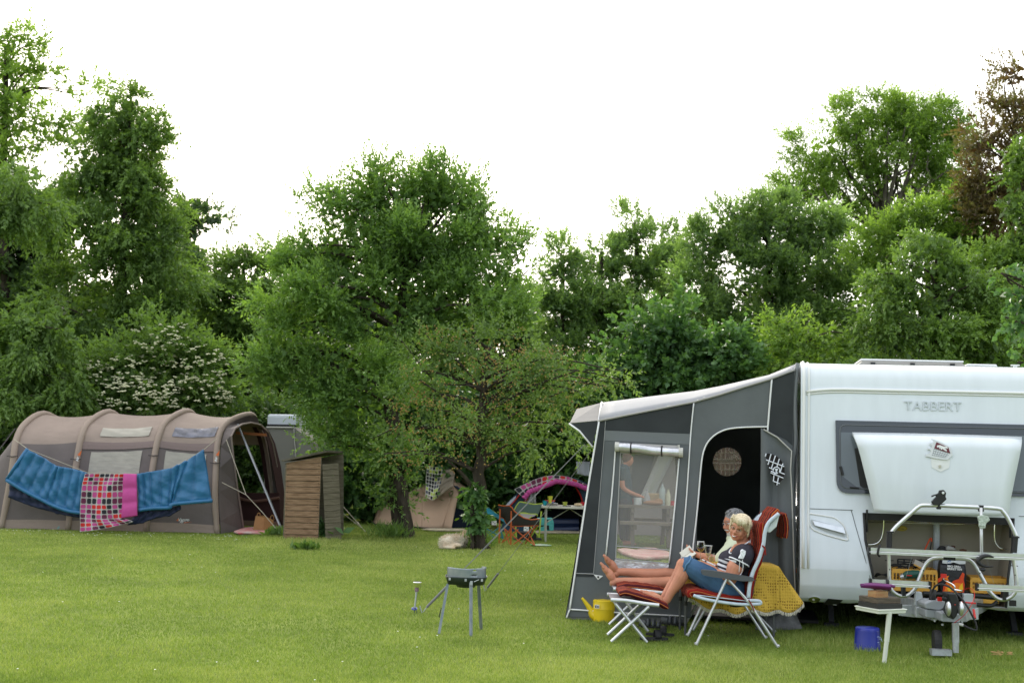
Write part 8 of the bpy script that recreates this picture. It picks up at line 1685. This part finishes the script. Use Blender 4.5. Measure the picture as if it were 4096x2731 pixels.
B = Body(); hd = kp(195, 262); B.ell(hd, (.085, .075, .11)); B.ell(hd + Vector((.075, 0, -.01)), (.02, .015, .02)); B.limb([hd, kp(150, 330)], [.05, .06])
B.limb([kp(118, 380, -.12), kp(125, 500, -.14), kp(150, 560, -.14), kp(240, 610, -.10), kp(312, 632, -.05)], [.06, .05, .042, .036, .026]); B.hand(kp(312, 632, -.05), Vector((.8, 0, -.3)), Vector((0, -.3, 1)), curl=.5)
B.limb([kp(130, 380, .12), kp(150, 500, .14), kp(210, 540, .1)], [.06, .045, .035]); B.limb([kp(145, 760), kp(140, 900), kp(135, 1080)], [.09, .07, .05]); B.foot(Vector((kp(135, 1100).x, CK, .03)), Vector((kp(200, 1100).x, CK, .03)), ZD)
B.build('body', skin, ck, smooth=True, mods=clean(.012, 4))
B = Body(); B.limb([kp(150, 350), kp(140, 450), kp(145, 600), kp(150, 740)], [.10, .15, .15, .15]); B.limb([kp(125, 370, -.14), kp(122, 440, -.15)], [.075, .07]); B.build('shirt', mat('dark_teal_shirt', (.02, .045, .055), .85), ck, smooth=True, mods=clean(.016, 4))
B = Body(); B.limb([kp(145, 720, -.08), kp(140, 900, -.09), kp(138, 1060, -.09)], [.12, .09, .07]); B.limb([kp(150, 720, .1), kp(150, 900, .1), kp(150, 1060, .1)], [.12, .09, .07]); B.build('trousers', mat('dark_trousers', (.02, .022, .03), .85), ck, smooth=True, mods=clean(.016, 4))
m = MB(); m.ell(hd + Vector((-.025, 0, .035)), (.095, .085, .095)); m.build('hair', mat('brown_hair', (.10, .05, .03), .7), ck, smooth=True)
for i, (px, lb_) in enumerate(((1640, 'reddish brown plank fence glimpsed through the round awning window'),)):
    a, b_ = P(V(1625, 1000), 24.5), P(V(1720, 1003), 24.5); m = MB(); fr = thing('plank_fence', lb_, 'fence', Vector(((a.x + b_.x) / 2, 24.5, 0))); wq = b_.x - a.x
    for k in range(12): m.box(Vector((a.x + wq * (k + .5) / 12, 24.5, 1.1)), (wq / 12 - .006, .02, 2.1))
    m.build('boards', mat('fence_brown', (.10, .055, .035), .85, var=.3, vscale=4), fr)
    for x in (a.x, b_.x): m = MB(); m.box(Vector((x, 24.55, 1.08)), (.09, .08, 2.16)); m.build('post', mat('fence_post', (.09, .05, .035), .85), fr)
# ================================================================ one piece, one part
KEEP = {'badge_cat', 'crown', 'trunk', 'limb', 'side_trunk', 'flower_heads', 'cherries', 'lettering', 'piping', 'flame_print', 'bag_text', 'sticker_text', 'window_lattice', 'window_text', 'badge_chequer', 'fringe', 'lattice', 'grid', 'boards',
        'front_planks', 'door', 'fly_sheet', 'liner', 'hair', 'beard', 'body', 'top', 'jeans', 'shirt', 'nail_heads', 'fur', 'table_top', 'letter_print', 'logo_swoosh', 'swirl_print', 'label_print', 'canvas', 'back_tube', 'locker_interior', 'canopy', 'wind_shield', 'paper_body', 'pillow', 'roof_trim', 'corner_trim'}
def split_islands(o):
    me = o.data; nv = len(me.vertices)
    if nv == 0 or nv > 20000: return
    par = np.arange(nv)
    def find(a):
        while par[a] != a: par[a] = par[par[a]]; a = par[a]
        return a
    for e in me.edges:
        a, b = find(e.vertices[0]), find(e.vertices[1])
        if a != b: par[a] = b
    root = np.array([find(i) for i in range(nv)]); ids = np.unique(root)
    if len(ids) < 2 or len(ids) > 40: return
    co = np.zeros(nv * 3); me.vertices.foreach_get('co', co); co = co.reshape(-1, 3)
    bb = [(co[root == i].min(0) - .004, co[root == i].max(0) + .004) for i in ids]; g = list(range(len(ids)))
    ch = True
    while ch:
        ch = False
        for i in range(len(ids)):
            for j in range(i + 1, len(ids)):
                if g[i] != g[j] and np.all(bb[i][0] <= bb[j][1]) and np.all(bb[j][0] <= bb[i][1]):
                    k = g[j]; g = [g[i] if x == k else x for x in g]; ch = True
    gs = sorted(set(g))
    if len(gs) < 2: return
    grp = {ids[i]: g[i] for i in range(len(ids))}; vg = np.array([grp[r] for r in root]); base = o.name.split('.')[0]
    import bmesh
    for n_, k in enumerate(gs):
        m2 = me.copy(); bm = bmesh.new(); bm.from_mesh(m2); bm.verts.ensure_lookup_table()
        bmesh.ops.delete(bm, geom=[v for v in bm.verts if vg[v.index] != k], context='VERTS'); bm.to_mesh(m2); bm.free()
        if n_ == 0: o.data = m2
        else:
            c = o.copy(); c.data = m2; c.name = base; COL.objects.link(c)
for o in list(bpy.data.objects):
    if o.type == 'MESH' and o.parent is not None and o.name.split('.')[0] not in KEEP and not o.children: split_islands(o)
